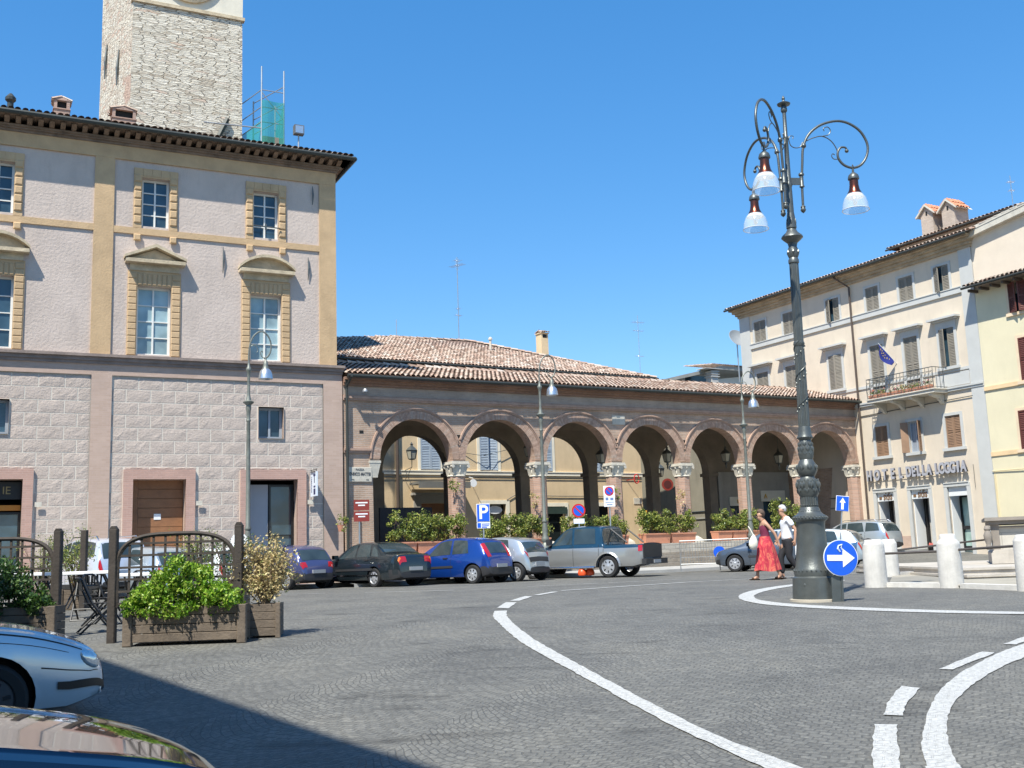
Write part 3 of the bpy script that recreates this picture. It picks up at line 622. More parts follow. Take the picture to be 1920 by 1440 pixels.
# projecting shop sign
ts=empty('shop_sign',W(P0,PD,-1.25,-.06,3.55),(0,0,math.atan2(PD[1],PD[0])),'white and dark blue projecting tobacconist sign on the pink palace wall','sign')
q=MB(); q.box(-.03,.03,-.75,-.05,-.42,.42); q.build('board',M('sign_white_blue',(.70,.76,.84),.4,var=.03),ts)
q=MB(); q.tube([(0,-.72,.5),(0,0,.5)],.015,6); q.tube([(0,-.72,.42),(0,-.72,.52)],.012,6); q.tube([(0,-.1,.42),(0,-.1,.52)],.012,6); q.build('bracket',iron,ts)
navy=M('navy',(.02,.03,.10),.5,var=0)
text('lettering','T',.40,.004,navy,ts,(-.034,-.55,.17),(R(90),0,R(-90)),1.0,bold=.012)
q=MB(); q.box(-.036,-.031,-.66,-.45,-.36,-.16); q.box(-.036,-.031,-.66,-.45,-.12,-.06); q.build('emblem',navy,ts)
text('lettering','TABACCHI',.115,.004,navy,ts,(-.034,-.20,.0),(R(90),R(90),R(-90)))
q=MB(); q.box(-.075,-.031,-.7,-.1,.425,.44); q.build('cap',iron,ts)

# ---------------- stone tower ----------------
tw=frame('stone_tower',W(P0,PD,-1.74,9,0),PD,'tall pale rubble stone clock tower rising behind the palace','tower')
T0,T1=-4.85,0.0; bt_=.02
SK=-.85
def taper(m,x0,x1,y0,y1,z0,z1,k,mi=0):
    a=k*z0*0; m.add([(x0,y0,z0),(x1,y0,z0),(x1,y1,z0),(x0,y1,z0),(x0+k,y0+k,z1),(x1-k*.3,y0+k,z1),(x1-k*.3,y1-k,z1),(x0+k,y1-k,z1)],[(0,1,5,4)],0)
    m.add([(x0,y0,z0),(x1,y0,z0),(x1,y1,z0),(x0,y1,z0),(x0+k,y0+k,z1),(x1-k*.3,y0+k,z1),(x1-k*.3,y1-k,z1),(x0+k,y1-k,z1)],[(1,2,6,5),(2,3,7,6),(3,0,4,7)],1)
def skew(m): m.v=[(x+SK*max(0,y)/5.2 if x<-2 else x,y,z) for x,y,z in m.v]
m=MB(); taper(m,T0,T1,0,5.2,10,25.25,.12); skew(m); m.build('rubble_wall',[tower_m,tower_s],tw)
m=MB(); m.box(T0+.02,T1+.06,.02,.3,25.25,25.40); m.build('string_course',stonedirt,tw)
m=MB(); m.box(T0+.12,T1-.02,.12,5.1,25.251,30.0); m.m[5]=1; skew(m); m.build('plaster_storey',[tower_p,tower_s],tw)
m=MB(); m.lathe([(1.35,0),(1.35,.12),(1.2,.16),(1.15,.12),(1.15,.06)],48,(-2.40,.12,27.0),axis='y'); 
m.v=[(x,2*.12-y,z) for x,y,z in m.v]; ck=m.build('clock',stonedirt,tw,smooth=30)
m=MB(); m.lathe([(1.15,0),(1.15,.01)],48,(-2.40,.07,27.0),axis='y'); m.build('clock_face',wstone,ck)
m=MB(); m.bar((-2.4,.04,27),(-2.0,.04,27.5),.06); m.bar((-2.4,.04,27),(-2.9,.04,27.6),.05); m.build('clock_hand',black,ck)
for z0,z1,y in ((22.1,23.8,2.0),(23.2,24.9,4.0)):
    sx_=SK*y/5.2; m=MB(); m.tube([(T0+.02+sx_,y,z0),(T0+.02+sx_,y,(z0+z1)/2),(T0+.08+sx_,y,z1)],[.03,.07,.03],6); m.build('tie_iron',iron,tw)
m=MB(); m.tube([(-1.3,-.02,19.0),(-.7,-.05,20.4)],.12,6); m.build('lead_flashing',gutm,tw)
# scaffold
sf=frame('scaffold',W(P0,PD,-1.72,8.2,0),PD,'small tube scaffold with green netting beside the tower','scaffold')
m=MB(); X0,X1=.62,1.62
for x,t in ((X0,22.8),(X1,22.75)):
    m.tube([(x,0,15),(x,0,t)],.035,6); m.tube([(x,1.6,15),(x,1.6,t-1)],.035,6)
for z in (19.2,20.2,20.9,21.7):
    m.tube([(X0,0,z),(X1,0,z)],.022,6); m.tube([(0,1.6,z-.2),(X0,0,z)],.022,6); m.tube([(X0,1.6,z),(X1,0,z+.3)],.02,6)
m.tube([(-1.9,-.1,19.75),(X0,0,19.9)],.03,6); m.tube([(-1.7,-.1,18.6),(X0,0,18.7)],.03,6)
m.tube([(X0,0,21.6),(X1,0,20.4)],.02,6); m.build('tube_frame',M('galvanised_tube',(.42,.44,.45),.4,metal=.6),sf)
m=MB(); m.box(-.1,X1,0,1.5,18.95,19.02); m.box(X0,X1,-.02,.0,19.25,19.55); m.build('deck',M('scaffold_boards',(.22,.19,.15),.9),sf)
m=MB()
for (a,b) in ((18.0,21.2),):
    nn=8
    for i in range(nn):
        x0=X0+(X1-X0)*i/nn; x1=X0+(X1-X0)*(i+1)/nn; f=lambda x: -.05-.04*math.sin((x-X0)*7)
        m.poly([(x0,f(x0),a),(x1,f(x1),a),(x1,f(x1),b),(x0,f(x0),b)])
m.poly([(X1,0,17.5),(X1,1.6,17.5),(X1,1.6,20.4),(X1,0,21.2)]); m.poly([(0,1.6,18.2),(X0,0,18.2),(X0,0,20.3),(0,1.6,20.0)]); m.build('netting',netm,sf)
fl=frame('floodlight',W(P0,PD,.02,6,0),PD,'floodlight on a thin pole above the palace roof','floodlight')
m=MB(); m.tube([(-.05,0,16),(-.05,0,18.9)],.035,6); m.build('pole',signg,fl)
m=MB(); m.box(-.26,.16,-.15,.12,18.9,19.3); m.build('housing',M('grey_housing',(.12,.12,.12),.5),fl); m=MB(); m.box(-.22,.12,-.16,-.151,18.94,19.26); m.build('lens',alu,fl)
# ---------------- loggia ----------------
TILT=-.0085
lg=frame('loggia',P0,LD,'long low brick loggia with seven round arches on brick columns','loggia',ry=TILT)
CU=[4.67,8.36,12.11,15.79,19.41,22.89]; EDG=[1.13]+CU+[26.55]
Zs=4.44; TH=.48
def arcpts(a,b,zs,n=24,stilt=.06,rx=None):
    c=(a+b)/2; r=(b-a)/2
    return [(a,zs)]+[(c-r*math.cos(math.pi*k/n),zs+stilt+r*math.sin(math.pi*k/n)) for k in range(n+1)]+[(b,zs)]
def arcade(mb,edges,hw,z1,y0,y1,zs,x0,x1,cz=None,mi=0,smi=1,stilt=.06):
    ops=[(a+hw,b-hw) for a,b in zip(edges,edges[1:])]
    px=x0
    for (a,b) in ops:
        P=arcpts(a,b,zs,stilt=stilt)
        for y,fl in ((y0,0),(y1,1)):
            mb.poly([(px,y,zs),(a,y,zs),(a,y,z1),(px,y,z1)][::-1 if fl else 1],mi)
            for p,q in zip(P,P[1:]):
                if q[0]-p[0]<1e-6: continue
                f=[(p[0],y,p[1]),(q[0],y,q[1]),(q[0],y,z1),(p[0],y,z1)]; mb.poly(f[::-1] if fl else f,mi)
        for p,q in zip(P,P[1:]): mb.poly([(p[0],y0,p[1]),(p[0],y1,p[1]),(q[0],y1,q[1]),(q[0],y0,q[1])],smi)
        mb.poly([(px,y0,zs),(px,y1,zs),(a,y1,zs),(a,y0,zs)],mi)
        px=b
    for y in (y0,y1): mb.poly([(px,y,zs),(x1,y,zs),(x1,y,z1),(px,y,z1)],mi)
    mb.poly([(px,y0,zs),(px,y1,zs),(x1,y1,zs),(x1,y0,zs)],mi)
    return ops
fw=MB(); ops=arcade(fw,EDG,.27,6.78,0,TH,Zs,.0,26.95,smi=1)
fw.build('arcade_wall',[lbrick,mould],lg)
lw=MB(); lw.box(0,1.13-.02,0,5.3,1.05,Zs); lw.box(0,.55,-.07,0,1.05,2.4); lw.box(0,.3,TH,5.3,Zs,6.78); lw.build('end_wall',lbrick,lg); lw=MB(); lw.box(26.82,27.0,0,5.3,1.05,Zs); lw.build('end_wall',lbrick,lg)
# archivolt rings of brick on edge and hood moulds
ar=MB(); hm=MB()
for a,b in ops:
    c=(a+b)/2; r=(b-a)/2; n=88; z0=Zs+.06
    for k in range(n):
        A0=math.pi*k/n; A1=math.pi*(k+1)/n
        def Pt(rr,A,y): return (c-rr*math.cos(A),y,z0+rr*math.sin(A))
        A2=A1-.004; v_=[Pt(r-.01,A0,-.03),Pt(r-.01,A2,-.03),Pt(r+.29,A2,-.03),Pt(r+.29,A0,-.03),Pt(r-.01,A0,TH*.5),Pt(r-.01,A2,TH*.5),Pt(r+.29,A2,.02),Pt(r+.29,A0,.02)]; ar.add(v_,[(0,1,2,3),(0,4,5,1),(3,2,6,7),(0,3,7,4),(1,5,6,2)])
        for (ra,rb_,ya) in ((r+.30,r+.345,-.045),(r+.345,r+.40,-.075)):
            # keep neighbouring hood moulds from crossing
            x0=c-rb_*math.cos(A0); x1=c-rb_*math.cos(A1)
            if min(x0,x1)<a-.27 and a>1.5 or max(x0,x1)>b+.27 and b<26: continue
            vs=[Pt(ra,A0,ya),Pt(ra,A1,ya),Pt(rb_,A1,ya),Pt(rb_,A0,ya),Pt(ra,A0,.0),Pt(ra,A1,0),Pt(rb_,A1,0),Pt(rb_,A0,0)]
            hm.add(vs,[(0,1,2,3),(0,4,5,1),(3,2,6,7)])
hm.box(.0,1.02,-.10,0,4.78,4.86); hm.box(0,1.02,-.06,0,4.7,4.779)
ar.build('arch_ring',vouss,lg); hm.build('hood_mould',mould,lg)
# putlog holes
for i,e in enumerate(CU):
    q=MB(); q.box(e-.09,e+.09,-.004,.02,5.30,5.44); q.build('putlog_hole',dark,lg)
q=MB(); q.box(.62,.78,-.004,.02,5.4,5.52); q.build('putlog_hole',dark,lg)
fz=MB(); fz.box(0,27,-.03,TH,6.781,7.12); fz.build('frieze',lfrieze,lg)
mb=MB(); mb.box(0,27.02,-.09,.0,6.60,6.66); mb.box(0,27.02,-.12,.0,6.661,6.74); mb.box(0,27.02,-.08,0,6.741,6.78); mb.build('moulding',mould,lg)
cb=MB(); cb.box(0,27.02,-.12,TH,7.121,7.22); cb.box(0,27.04,-.20,TH,7.221,7.32); cb.box(0,27.06,-.29,TH,7.321,7.42); cb.build('cornice',lcorn,lg)
# stained upper wall (weathered grey-brown band)
# columns
def column(u,z0=1.30,half=False):
    o=empty('column',(u,TH/2+.02,0)); o.parent=lg
    m=MB(); m.lathe([(.335,z0),(.335,3.87)],8,mi=0); 
    # rotate octagon so a flat faces front
    c_,s_=math.cos(R(22.5)),math.sin(R(22.5)); m.v=[(x*c_-y*s_,x*s_+y*c_,z) for x,y,z in m.v]; m.build('shaft',lbrick3,o)
    k=MB(); k.box(-.36,.36,-.36,.36,4.36,4.43); k.box(-.385,.385,-.385,.385,4.31,4.359)
    k.add([(-.27,-.27,3.92),(.27,-.27,3.92),(.27,.27,3.92),(-.27,.27,3.92),(-.30,-.30,4.12),(.30,-.30,4.12),(.30,.30,4.12),(-.30,.30,4.12),(-.36,-.36,4.309),(.36,-.36,4.309),(.36,.36,4.309),(-.36,.36,4.309)],
          [(0,1,5,4),(1,2,6,5),(2,3,7,6),(3,0,4,7),(4,5,9,8),(5,6,10,9),(6,7,11,10),(7,4,8,11)])
    k.lathe([(.33,3.85),(.36,3.88),(.33,3.92)],16)
    for x,y in ((-1,-1),(1,-1),(1,1),(-1,1)): k.lathe([(.0,-.06),(.065,-.06),(.065,.06),(0,.06)],10,(x*.33,y*.33,4.24),axis='y')
    for x,y in ((0,-1),(0,1),(1,0),(-1,0)):
        k.lathe([(.0,-.07),(.05,-.05),(.065,0),(.045,.05),(0,.06)],8,(x*.32,y*.32,4.26)); k.lathe([(0,-.17),(.04,-.12),(.035,0),(.0,.04)],6,(x*.29,y*.29,4.12))
    k.build('capital',wstone,o,smooth=40)
    b=MB(); b.add([(-.55,-.55,1.0),(.55,-.55,1.0),(.55,.55,1.0),(-.55,.55,1.0),(-.5,-.5,1.18),(.5,-.5,1.18),(.5,.5,1.18),(-.5,.5,1.18),(-.36,-.36,1.31),(.36,-.36,1.31),(.36,.36,1.31),(-.36,.36,1.31)],
      [(0,1,5,4),(1,2,6,5),(2,3,7,6),(3,0,4,7),(4,5,9,8),(5,6,10,9),(6,7,11,10),(7,4,8,11),(8,9,10,11)]); b.build('base',wstone,o)
    return o
lbrick3=brick('column_brick',(.50,.30,.215),(.40,.24,.175),(.42,.34,.28),.27,.07,.012,.25,.5,bd=.01)
c0=column(CU[0])
for u in CU[1:]+[26.6]: copy_tree(c0,loc=(u,TH/2+.02,0))
pc=MB(); pc.box(.96,1.42,-.06,TH+.05,4.34,4.43); pc.add([(1.0,-.02,3.88),(1.3,-.02,3.88),(1.3,TH,3.88),(1.0,TH,3.88),(.97,-.05,4.339),(1.41,-.05,4.339),(1.41,TH,4.339),(.97,TH,4.339)],[(0,1,5,4),(1,2,6,5),(2,3,7,6),(3,0,4,7)]); pc.box(1.0,1.3,-.02,TH,3.82,3.879); pc.build('pilaster_capital',wstone,lg)
# back arcade, vault and floor
BE=[3.45,7.0,10.6,14.33,18.0,21.65]
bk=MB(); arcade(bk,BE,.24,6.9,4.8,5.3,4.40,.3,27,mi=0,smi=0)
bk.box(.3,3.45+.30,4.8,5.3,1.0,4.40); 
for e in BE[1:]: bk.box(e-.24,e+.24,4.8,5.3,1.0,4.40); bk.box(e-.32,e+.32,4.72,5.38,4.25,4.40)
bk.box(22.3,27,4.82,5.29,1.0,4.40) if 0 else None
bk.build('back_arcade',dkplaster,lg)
# shop front under the last two bays
sb=MB(); wall(sb,21.95,27,1.0,4.45,[(22.6,24.0,1.0,3.2,.3),(24.9,26.2,1.0,3.0,.4)],y=4.75,depth=.4); sb.box(21.95,21.96,4.75,5.3,1,4.45); sb.build('shop_wall',M('grey_shop_plaster',(.30,.29,.265),.95,var=.1,stain=.2),lg)
sb=MB(); sb.box(22.55,24.1,4.66,4.745,2.75,3.2); sb.box(24.7,26.4,4.66,4.745,2.95,3.5); sb.build('shop_fascia',M('fascia_cream',(.62,.60,.52),.7),lg)
gm_=M('orange_letters',(.62,.36,.04),.5,var=0)
text('lettering','A',.34,.015,gm_,lg,(25.0,4.64,3.2)); text('lettering','sidis',.42,.015,gm_,lg,(23.3,4.64,3.0),sx=.8)
sb=MB(); sb.box(22.6,24.0,5.1,5.14,1,3.2); sb.box(24.9,26.2,5.15,5.2,1,3.0); sb.build('shop_glass',glas,lg)
cl=MB()
# barrel vault ceiling strip per bay
n=10
for k in range(n):
    A0=math.pi*k/n; A1=math.pi*(k+1)/n; cy=(TH+4.8)/2; ry=(4.8-TH)/2
    y0,z0=cy-ry*math.cos(A0),6.35+.75*math.sin(A0); y1,z1=cy-ry*math.cos(A1),6.35+.75*math.sin(A1)
    cl.poly([(.3,y0,z0),(.3,y1,z1),(26.9,y1,z1),(26.9,y0,z0)])
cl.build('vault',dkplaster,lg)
fl_=MB(); fl_.box(0,27,-.35,5.6,.9,1.04); fl_.build('floor',M('paving_stone',(.33,.30,.26),.9,var=.15,bump=.2),lg)
# roof
sl=.285
rf=MB(); tiles(rf,(-.02,-.45,7.50),(1,0,0),(0,1,sl),129,10,rnd=random.Random(11),keep=lambda c:c.x<27.1)
tiles(rf,(.0,6.9,7.50),(1,0,0),(0,-1,sl),129,10,rnd=random.Random(12))
rf.add([(0,-.43,7.49),(27.1,-.43,7.49),(27.1,3.2,7.49+3.63*sl),(0,3.2,7.49+3.63*sl),(27.1,6.9,7.49),(0,6.9,7.49)],[(0,1,2,3),(3,2,4,5),(0,5,4,1)],1)
tiles(rf,(0,3.07,7.49+3.7*sl+.02),(0,1,0),(1,0,0),1,72,w=.26,l=.38,rnd=random.Random(2),h=.12)
rf.build('roof',[tile,under],lg)
gt=MB(); gt.tube([(.0,-.51,7.42),(27.1,-.51,7.44)],.065,8); gt.build('gutter',gutm,lg)
gt=MB(); gt.tube([(27.0,-.58,7.4),(27.06,-.15,7.05),(27.05,-.12,1.1)],.045,8); gt.tube([(.12,-.58,7.4),(.1,-.12,7.05),(.1,-.12,4.9)],.045,8); gt.build('downpipe',gutm,lg)
q=MB(); q.box(11.97,12.62,-.035,0,6.02,6.40); q.build('inscription_panel',wstone,lg)
# plinth: two tiers of stone below the arcade
pl=MB(); pl.box(0,27,-1.25,-.35,.68,1.04); pl.build('plinth_stone',basest,lg); pl=MB(); pl.box(0,27,-1.42,-.35,-.1,.679); pl.build('plinth_rubble',baselow,lg)
# pavement
pv=tag(MB().build('pavement',dark),kind='structure') if 0 else None
m=MB(); P=[]; nn=28
for i in range(nn+1):
    u=-1+30*i/nn; a=W(P0,LD,u,-3.1); b=W(P0,LD,u,-1.3)
    P.append((a,b,gz(a.x,a.y),gz(b.x,b.y)))
for (a,b,za,zb),(c,d,zc,zd) in zip(P,P[1:]):
    h=.11
    m.poly([(a.x,a.y,za+h),(c.x,c.y,zc+h),(d.x,d.y,zd+h+.08),(b.x,b.y,zb+h+.08)]); m.poly([(a.x,a.y,za-.1),(c.x,c.y,zc-.1),(c.x,c.y,zc+h),(a.x,a.y,za+h)])
tag(m.build('pavement',M('pavement_slabs',(.36,.355,.34),.9,var=.12,vs=2,bump=.2)),kind='structure')
m=MB(); m.box(-18,0,-1.6,.0,-.2,.17); o=m.build('palace_pavement',M('pavement_slabs2',(.33,.32,.30),.9,var=.12,vs=2)); o.location=P0; o.rotation_euler=(0,0,math.atan2(PD[1],PD[0])); o['kind']='structure'
# street name plate
sp_=frame('street_name_plate',W(P0,LD,.56,-.02,3.93),LD,'white marble street name plate on the brick wall left of the first arch','street sign')
m=MB(); m.cbox(-.46,.46,-.03,.01,-.26,.26,.008); m.build('plate',wstone,sp_)
dk=M('engraved_letters',(.06,.06,.065),.7,var=0)
text('lettering','PIAZZA',.10,.004,dk,sp_,(0,-.034,.17)); text('lettering','ENRICO MATTEI',.155,.004,dk,sp_,(0,-.034,.01),sx=.72,bold=.004); text('lettering','1906',.06,.004,dk,sp_,(-.28,-.034,-.19)); text('lettering','1962',.06,.004,dk,sp_,(.28,-.034,-.19))
# hanging lanterns inside the arches
def lantern(loc,label,group,wallm=False,s=1,rz=0):
    o=empty('lantern',loc,(0,0,rz),label,'lantern',group)
    m=MB(); m.lathe([(.16*s,0),(.24*s,.34*s)],6,cap=False)
    m.build('panes',M('lantern_glass_'+str(len(bpy.data.materials)),(.45,.43,.34),.3,var=.1) if 'lantern_panes' not in bpy.data.materials else bpy.data.materials['lantern_panes'],o)
    m=MB()
    for k in range(6):
        A=math.pi*k/3; m.bar((.165*s*math.cos(A),.165*s*math.sin(A),0),(.245*s*math.cos(A),.245*s*math.sin(A),.34*s),.022*s)
    m.lathe([(.26*s,.34*s),(.27*s,.36*s),(.16*s,.48*s),(.07*s,.54*s),(.05*s,.6*s),(.08*s,.63*s),(.03*s,.68*s),(0,.74*s)],6)
    m.lathe([(.17*s,0),(.16*s,-.03*s),(.05*s,-.06*s)],6)
    if not wallm: m.lathe([(.05*s,-.05*s),(.07*s,-.14*s),(.03*s,-.2*s),(.05*s,-.26*s),(.02*s,-.34*s),(0,-.36*s)],6); m.tube([(0,0,.7*s),(0,0,1.7)],.015,5)
    m.build('frame',iron,o); return o
M('lantern_panes',(.42,.40,.32),.25,var=.1)
ll=[(9.2,4.95,'beside the second brick column',1),(12.9,4.75,'in the third arch from the left',1),(16.6,4.85,'in the fourth arch from the left',1),(20.15,4.92,'in the fifth arch from the left',1),(23.6,4.9,'in the sixth arch, deep in shade',1)]
l0=None
for u,z,t_,s in ll:
    lb='black hexagonal lantern hanging under the vault '+t_; p=W(P0,LD,u,2.2,z)
    if l0 is None: l0=lantern(p,lb,'lanterns hanging under the loggia vault',rz=.3)
    else: copy_tree(l0,loc=p,label=lb)
# ---------------- foliage ----------------
def leaves(n,sampler,size=(.05,.09),rnd=None,flat=.5,mb=None,asp=.6):
    rnd=rnd or random.Random(1); m=mb or MB()
    for _ in range(n):
        c=Vector(sampler(rnd)); s=rnd.uniform(*size)
        nrm=Vector((rnd.gauss(0,1),rnd.gauss(0,1),rnd.gauss(.4,1)*1)).normalized()
        t=nrm.orthogonal().normalized(); t=Matrix.Rotation(rnd.uniform(0,6.28),3,nrm)@t; b=nrm.cross(t)
        m.add([c-t*s,c-b*s*asp*.9+nrm*s*.12,c+t*s,c+b*s*asp*.9+nrm*s*.12],[(0,1,2,3)])
    return m
def clumps(rnd,n,f,rad):
    L=[(f(rnd),rnd.uniform(*rad)) for _ in range(n)]
    def s(r):
        (c,q)=r.choice(L); d=Vector((r.gauss(0,1),r.gauss(0,1),r.gauss(0,1))).normalized()*q*(r.random()**.5)
        return Vector(c)+d
    return s
# hedges in terracotta troughs between the columns
def hedge(u0,u1,zt,lab,seed,troughs,y=-.85):
    rnd=random.Random(seed); L=u1-u0
    o=empty('hedge_trough',W(P0,LD,u0,y,1.06+.0085*u0),(0,0,math.atan2(LD[1],LD[0])),lab,'planter','leafy hedges in terracotta troughs under the arches')
    nt_=troughs
    for k in range(nt_):
        a=L*k/nt_+.02; b=L*(k+1)/nt_-.02; m=MB()
        m.add([(a+.04,-.2,0),(b-.04,-.2,0),(b-.04,.2,0),(a+.04,.2,0),(a,-.24,.36),(b,-.24,.36),(b,.24,.36),(a,.24,.36)],[(0,1,5,4),(1,2,6,5),(2,3,7,6),(3,0,4,7),(0,3,2,1)])
        m.box(a-.01,b+.01,-.27,.27,.36,.41); m.build('trough',terra,o)
    f=lambda r:(r.uniform(.0,L),r.uniform(-.2,.2),r.uniform(.5,zt+.12-.45*r.random()**2))
    m=leaves(int(L*2600),clumps(rnd,int(L*38),f,(.08,.24)),(.022,.058),rnd)
    m.build('foliage',leaf2,o)
    m=MB()
    for _ in range(int(L*10)):
        x=rnd.uniform(.1,L-.1); m.tube([(x,0,.38),(x+rnd.uniform(-.15,.15),rnd.uniform(-.1,.1),zt*.7),(x+rnd.uniform(-.3,.3),rnd.uniform(-.1,.15),zt+rnd.uniform(-.1,.15))],[.012,.008,.004],4)
    m.build('stem',twig,o)
hedge(1.3,4.25,1.35,'broad leafy hedge in the first arch beside the palace',1,3)
hedge(5.1,7.95,1.15,'green hedge in the second arch behind the parking sign',2,3)
hedge(8.8,11.7,1.05,'hedge in the third arch mostly hidden behind the pickup',3,3)
hedge(12.5,15.2,1.25,'yellow green hedge above terracotta troughs right of the no parking sign',4,2)
hedge(16.4,18.95,1.18,'hedge in the fifth arch above the wire barrier',5,3)
hedge(19.9,22.4,1.5,'tall green hedge in the sixth arch behind the walking man',6,2)
def planter_extra(name,u,y,z,rad,n,lab,cat,mt=leaf2,seed=1,size=(.03,.06)):
    rnd=random.Random(seed); m=leaves(n,clumps(rnd,9,lambda r:(r.uniform(-rad,rad)*.6,r.uniform(-rad,rad)*.6,r.uniform(-rad,rad)),(rad*.3,rad*.6)),size,rnd)
    o=m.build(name,mt); o.location=W(P0,LD,u,y,z); return tag(o,lab,cat)
hb=[(4.2,-.25,3.45,'small hanging plant on the left of the first loggia column'),(7.85,-.25,3.0,'yellow leaved hanging plant left of the second loggia column'),(11.7,-.25,3.3,'sparse hanging plant left of the third loggia column'),(15.2,-.25,3.1,'thin trailing plant left of the fourth loggia column')]
for i,(u,y,z,lb) in enumerate(hb): tag(planter_extra('hanging_plant',u,y,z,.28,130,lb,'hanging plant',leaf3 if i%2 else leaf2,i),group='plants hanging on the columns')
o=empty('hanging_basket',W(P0,LD,27.25,-.35,3.0),(0,0,.5),'red flower pot with trailing green plant at the hotel corner','hanging plant')
m=MB(); m.lathe([(.10,-.16),(.2,.1),(.22,.13)],12); m.build('pot',M('red_pot',(.5,.1,.04),.6),o)
rnd=random.Random(77); leaves(500,clumps(rnd,14,lambda r:(r.uniform(-.3,.05),r.uniform(-.2,.1),r.uniform(-1.5,.2)),(.1,.2)),(.03,.06),rnd).build('foliage',leaf4,o)
def disc(m,r,y0,y1,c=(0,0,0),n=28,mi=0):
    m.lathe([(0,y0),(r,y0),(r,y1),(0,y1)],n,c,mi=mi,axis='y',cap=False)
# ---------------- yellow building behind ----------------
YD=13.0
yb=frame('yellow_building',W(P0,LD,0,YD,0),LD,'ochre yellow building with hipped tile roof seen through and above the loggia','building')
UE=23.6
doors=[(9.45,11.0,0,3.6),(13.1,14.45,0,3.55),(16.4,18.2,0,3.4),(20.1,21.7,0,3.4)]
wins=[(9.5,10.62,5.3,7.6),(12.95,14.05,5.3,7.6),(16.4,17.5,5.3,7.6),(20.1,21.2,5.3,7.6),(5.9,7.0,5.3,7.6),(2.3,3.4,5.3,7.6)]
m=MB(); wall(m,-4,UE,0,10.5,doors+wins,depth=.3); m.poly([(UE,0,0),(UE,12,0),(UE,12,10.5),(UE,0,10.5)]); m.poly([(-4,0,0),(-4,0,10.5),(-4,12,10.5),(-4,12,0)]); m.poly([(-4,12,0),(-4,12,10.5),(UE,12,10.5),(UE,12,0)]); m.build('wall',yplast,yb)
m=MB(); m.box(-4,UE+.03,-.06,.1,5.05,5.22); m.box(-4,UE+.03,-.09,.0,5.221,5.27); m.build('string_course',cream,yb)
for (a,b,c,d) in wins:
    m=MB(); m.box(a-.16,a,-.03,.05,c-.02,d+.16); m.box(b,b+.16,-.03,.05,c-.02,d+.16); m.box(a,b,-.03,.05,d,d+.16); m.build('window_surround',cream,yb)
    cc=(a+b)/2; open_=abs(a-12.95)<.1
    shutter(yb,a+.01,cc-.005,c+.02,d-.02,-.0,shutb,'l',0,.085,mid=True); shutter(yb,cc+.005,b-.01,c+.02,d-.02,-.0,shutb,'r',-14 if open_ else 0,.085)
    m=MB(); m.poly([(a,.28,c),(b,.28,c),(b,.28,d),(a,.28,d)]); m.build('window_pane',glas,yb)
# portal of the first door
st_=M('grey_portal_stone',(.33,.31,.27),.9,var=.1)
m=MB(); m.box(9.05,9.449,-.10,.1,0,3.6); m.box(11.001,11.4,-.10,.1,0,3.6); m.box(9.05,11.4,-.1,.1,3.601,4.0); m.box(8.9,11.55,-.3,.1,4.001,4.12); m.build('portal',st_,yb)
m=MB(); m.box(9.45,11.0,.25,.3,0,3.6); m.build('door',wooddoor,yb)
m=MB(); m.box(8.8,11.7,-1.2,-.11,4.5,4.62); m.box(8.8,11.7,-1.2,-1.14,4.3,4.5); m.build('canopy',M('canopy_grey',(.16,.155,.14),.8),yb)
for (a,b,c,d) in doors[1:]:
    m=MB(); m.box(a-.22,a,-.04,.1,0,d+.2); m.box(b,b+.22,-.04,.1,0,d+.2); m.box(a,b,-.04,.1,d,d+.2); m.build('door_surround',cream,yb)
    m=MB(); m.box(a,b,.25,.3,0,d); m.build('shop_glass',M('dark_glass',(.015,.02,.02),.1,var=0),yb)
m=MB(); m.lathe([(.0,0),(.34,0),(.34,.04),(0,.04)],24,(13.85,.12,3.25),axis='y'); m.v=[(13.85+(x-13.85)*1.3,y,3.25+(z-3.25)*.62) for x,y,z in m.v]; m.build('oval_sign',signw,yb)
m=MB(); m.box(16.3,18.3,-.09,-.045,3.0,3.36); fs_=m.build('shop_fascia',M('dark_green_fascia',(.03,.05,.04),.5),yb)
m=MB(); m.tube([(8.15,-.12,10.2),(8.15,-.12,0)],.085,8); m.tube([(21.9,-.1,10.2),(21.9,-.1,0)],.05,8); m.build('downpipe',pipem,yb)
m=MB(); m.tube([(-4,-.05,4.95),(5,-.07,4.9),(12,-.06,4.96),(UE,-.05,4.93)],.018,5); m.tube([(12,-.05,6.2),(13,-.25,6.05),(15.4,-.1,6.6)],.014,5); m.tube([(14.5,-.05,3.75),(15,-.05,4.0),(18,-.05,3.95),(21.2,-.05,3.95)],.02,5); m.build('cable',iron,yb)
m=MB(); m.box(22.95,23.5,-.03,0,3.5,3.85); m.build('street_plate',wstone,yb)
m=MB(); disc(m,.2,-.02,.01,(12.25,-.5,4.6)); m.tube([(12.25,-.5,4.85),(12.25,0,4.95)],.015,5); m.build('round_plate',signw,yb)
m=MB(); m.tube([(22.85+.17*math.cos(t*.42),-.5,4.9+.26*math.sin(t*.42)) for t in range(15)],.03,6); m.tube([(22.85,-.5,4.9),(22.5,0,4.85)],.015,5); m.build('ring_sign',signr,yb)
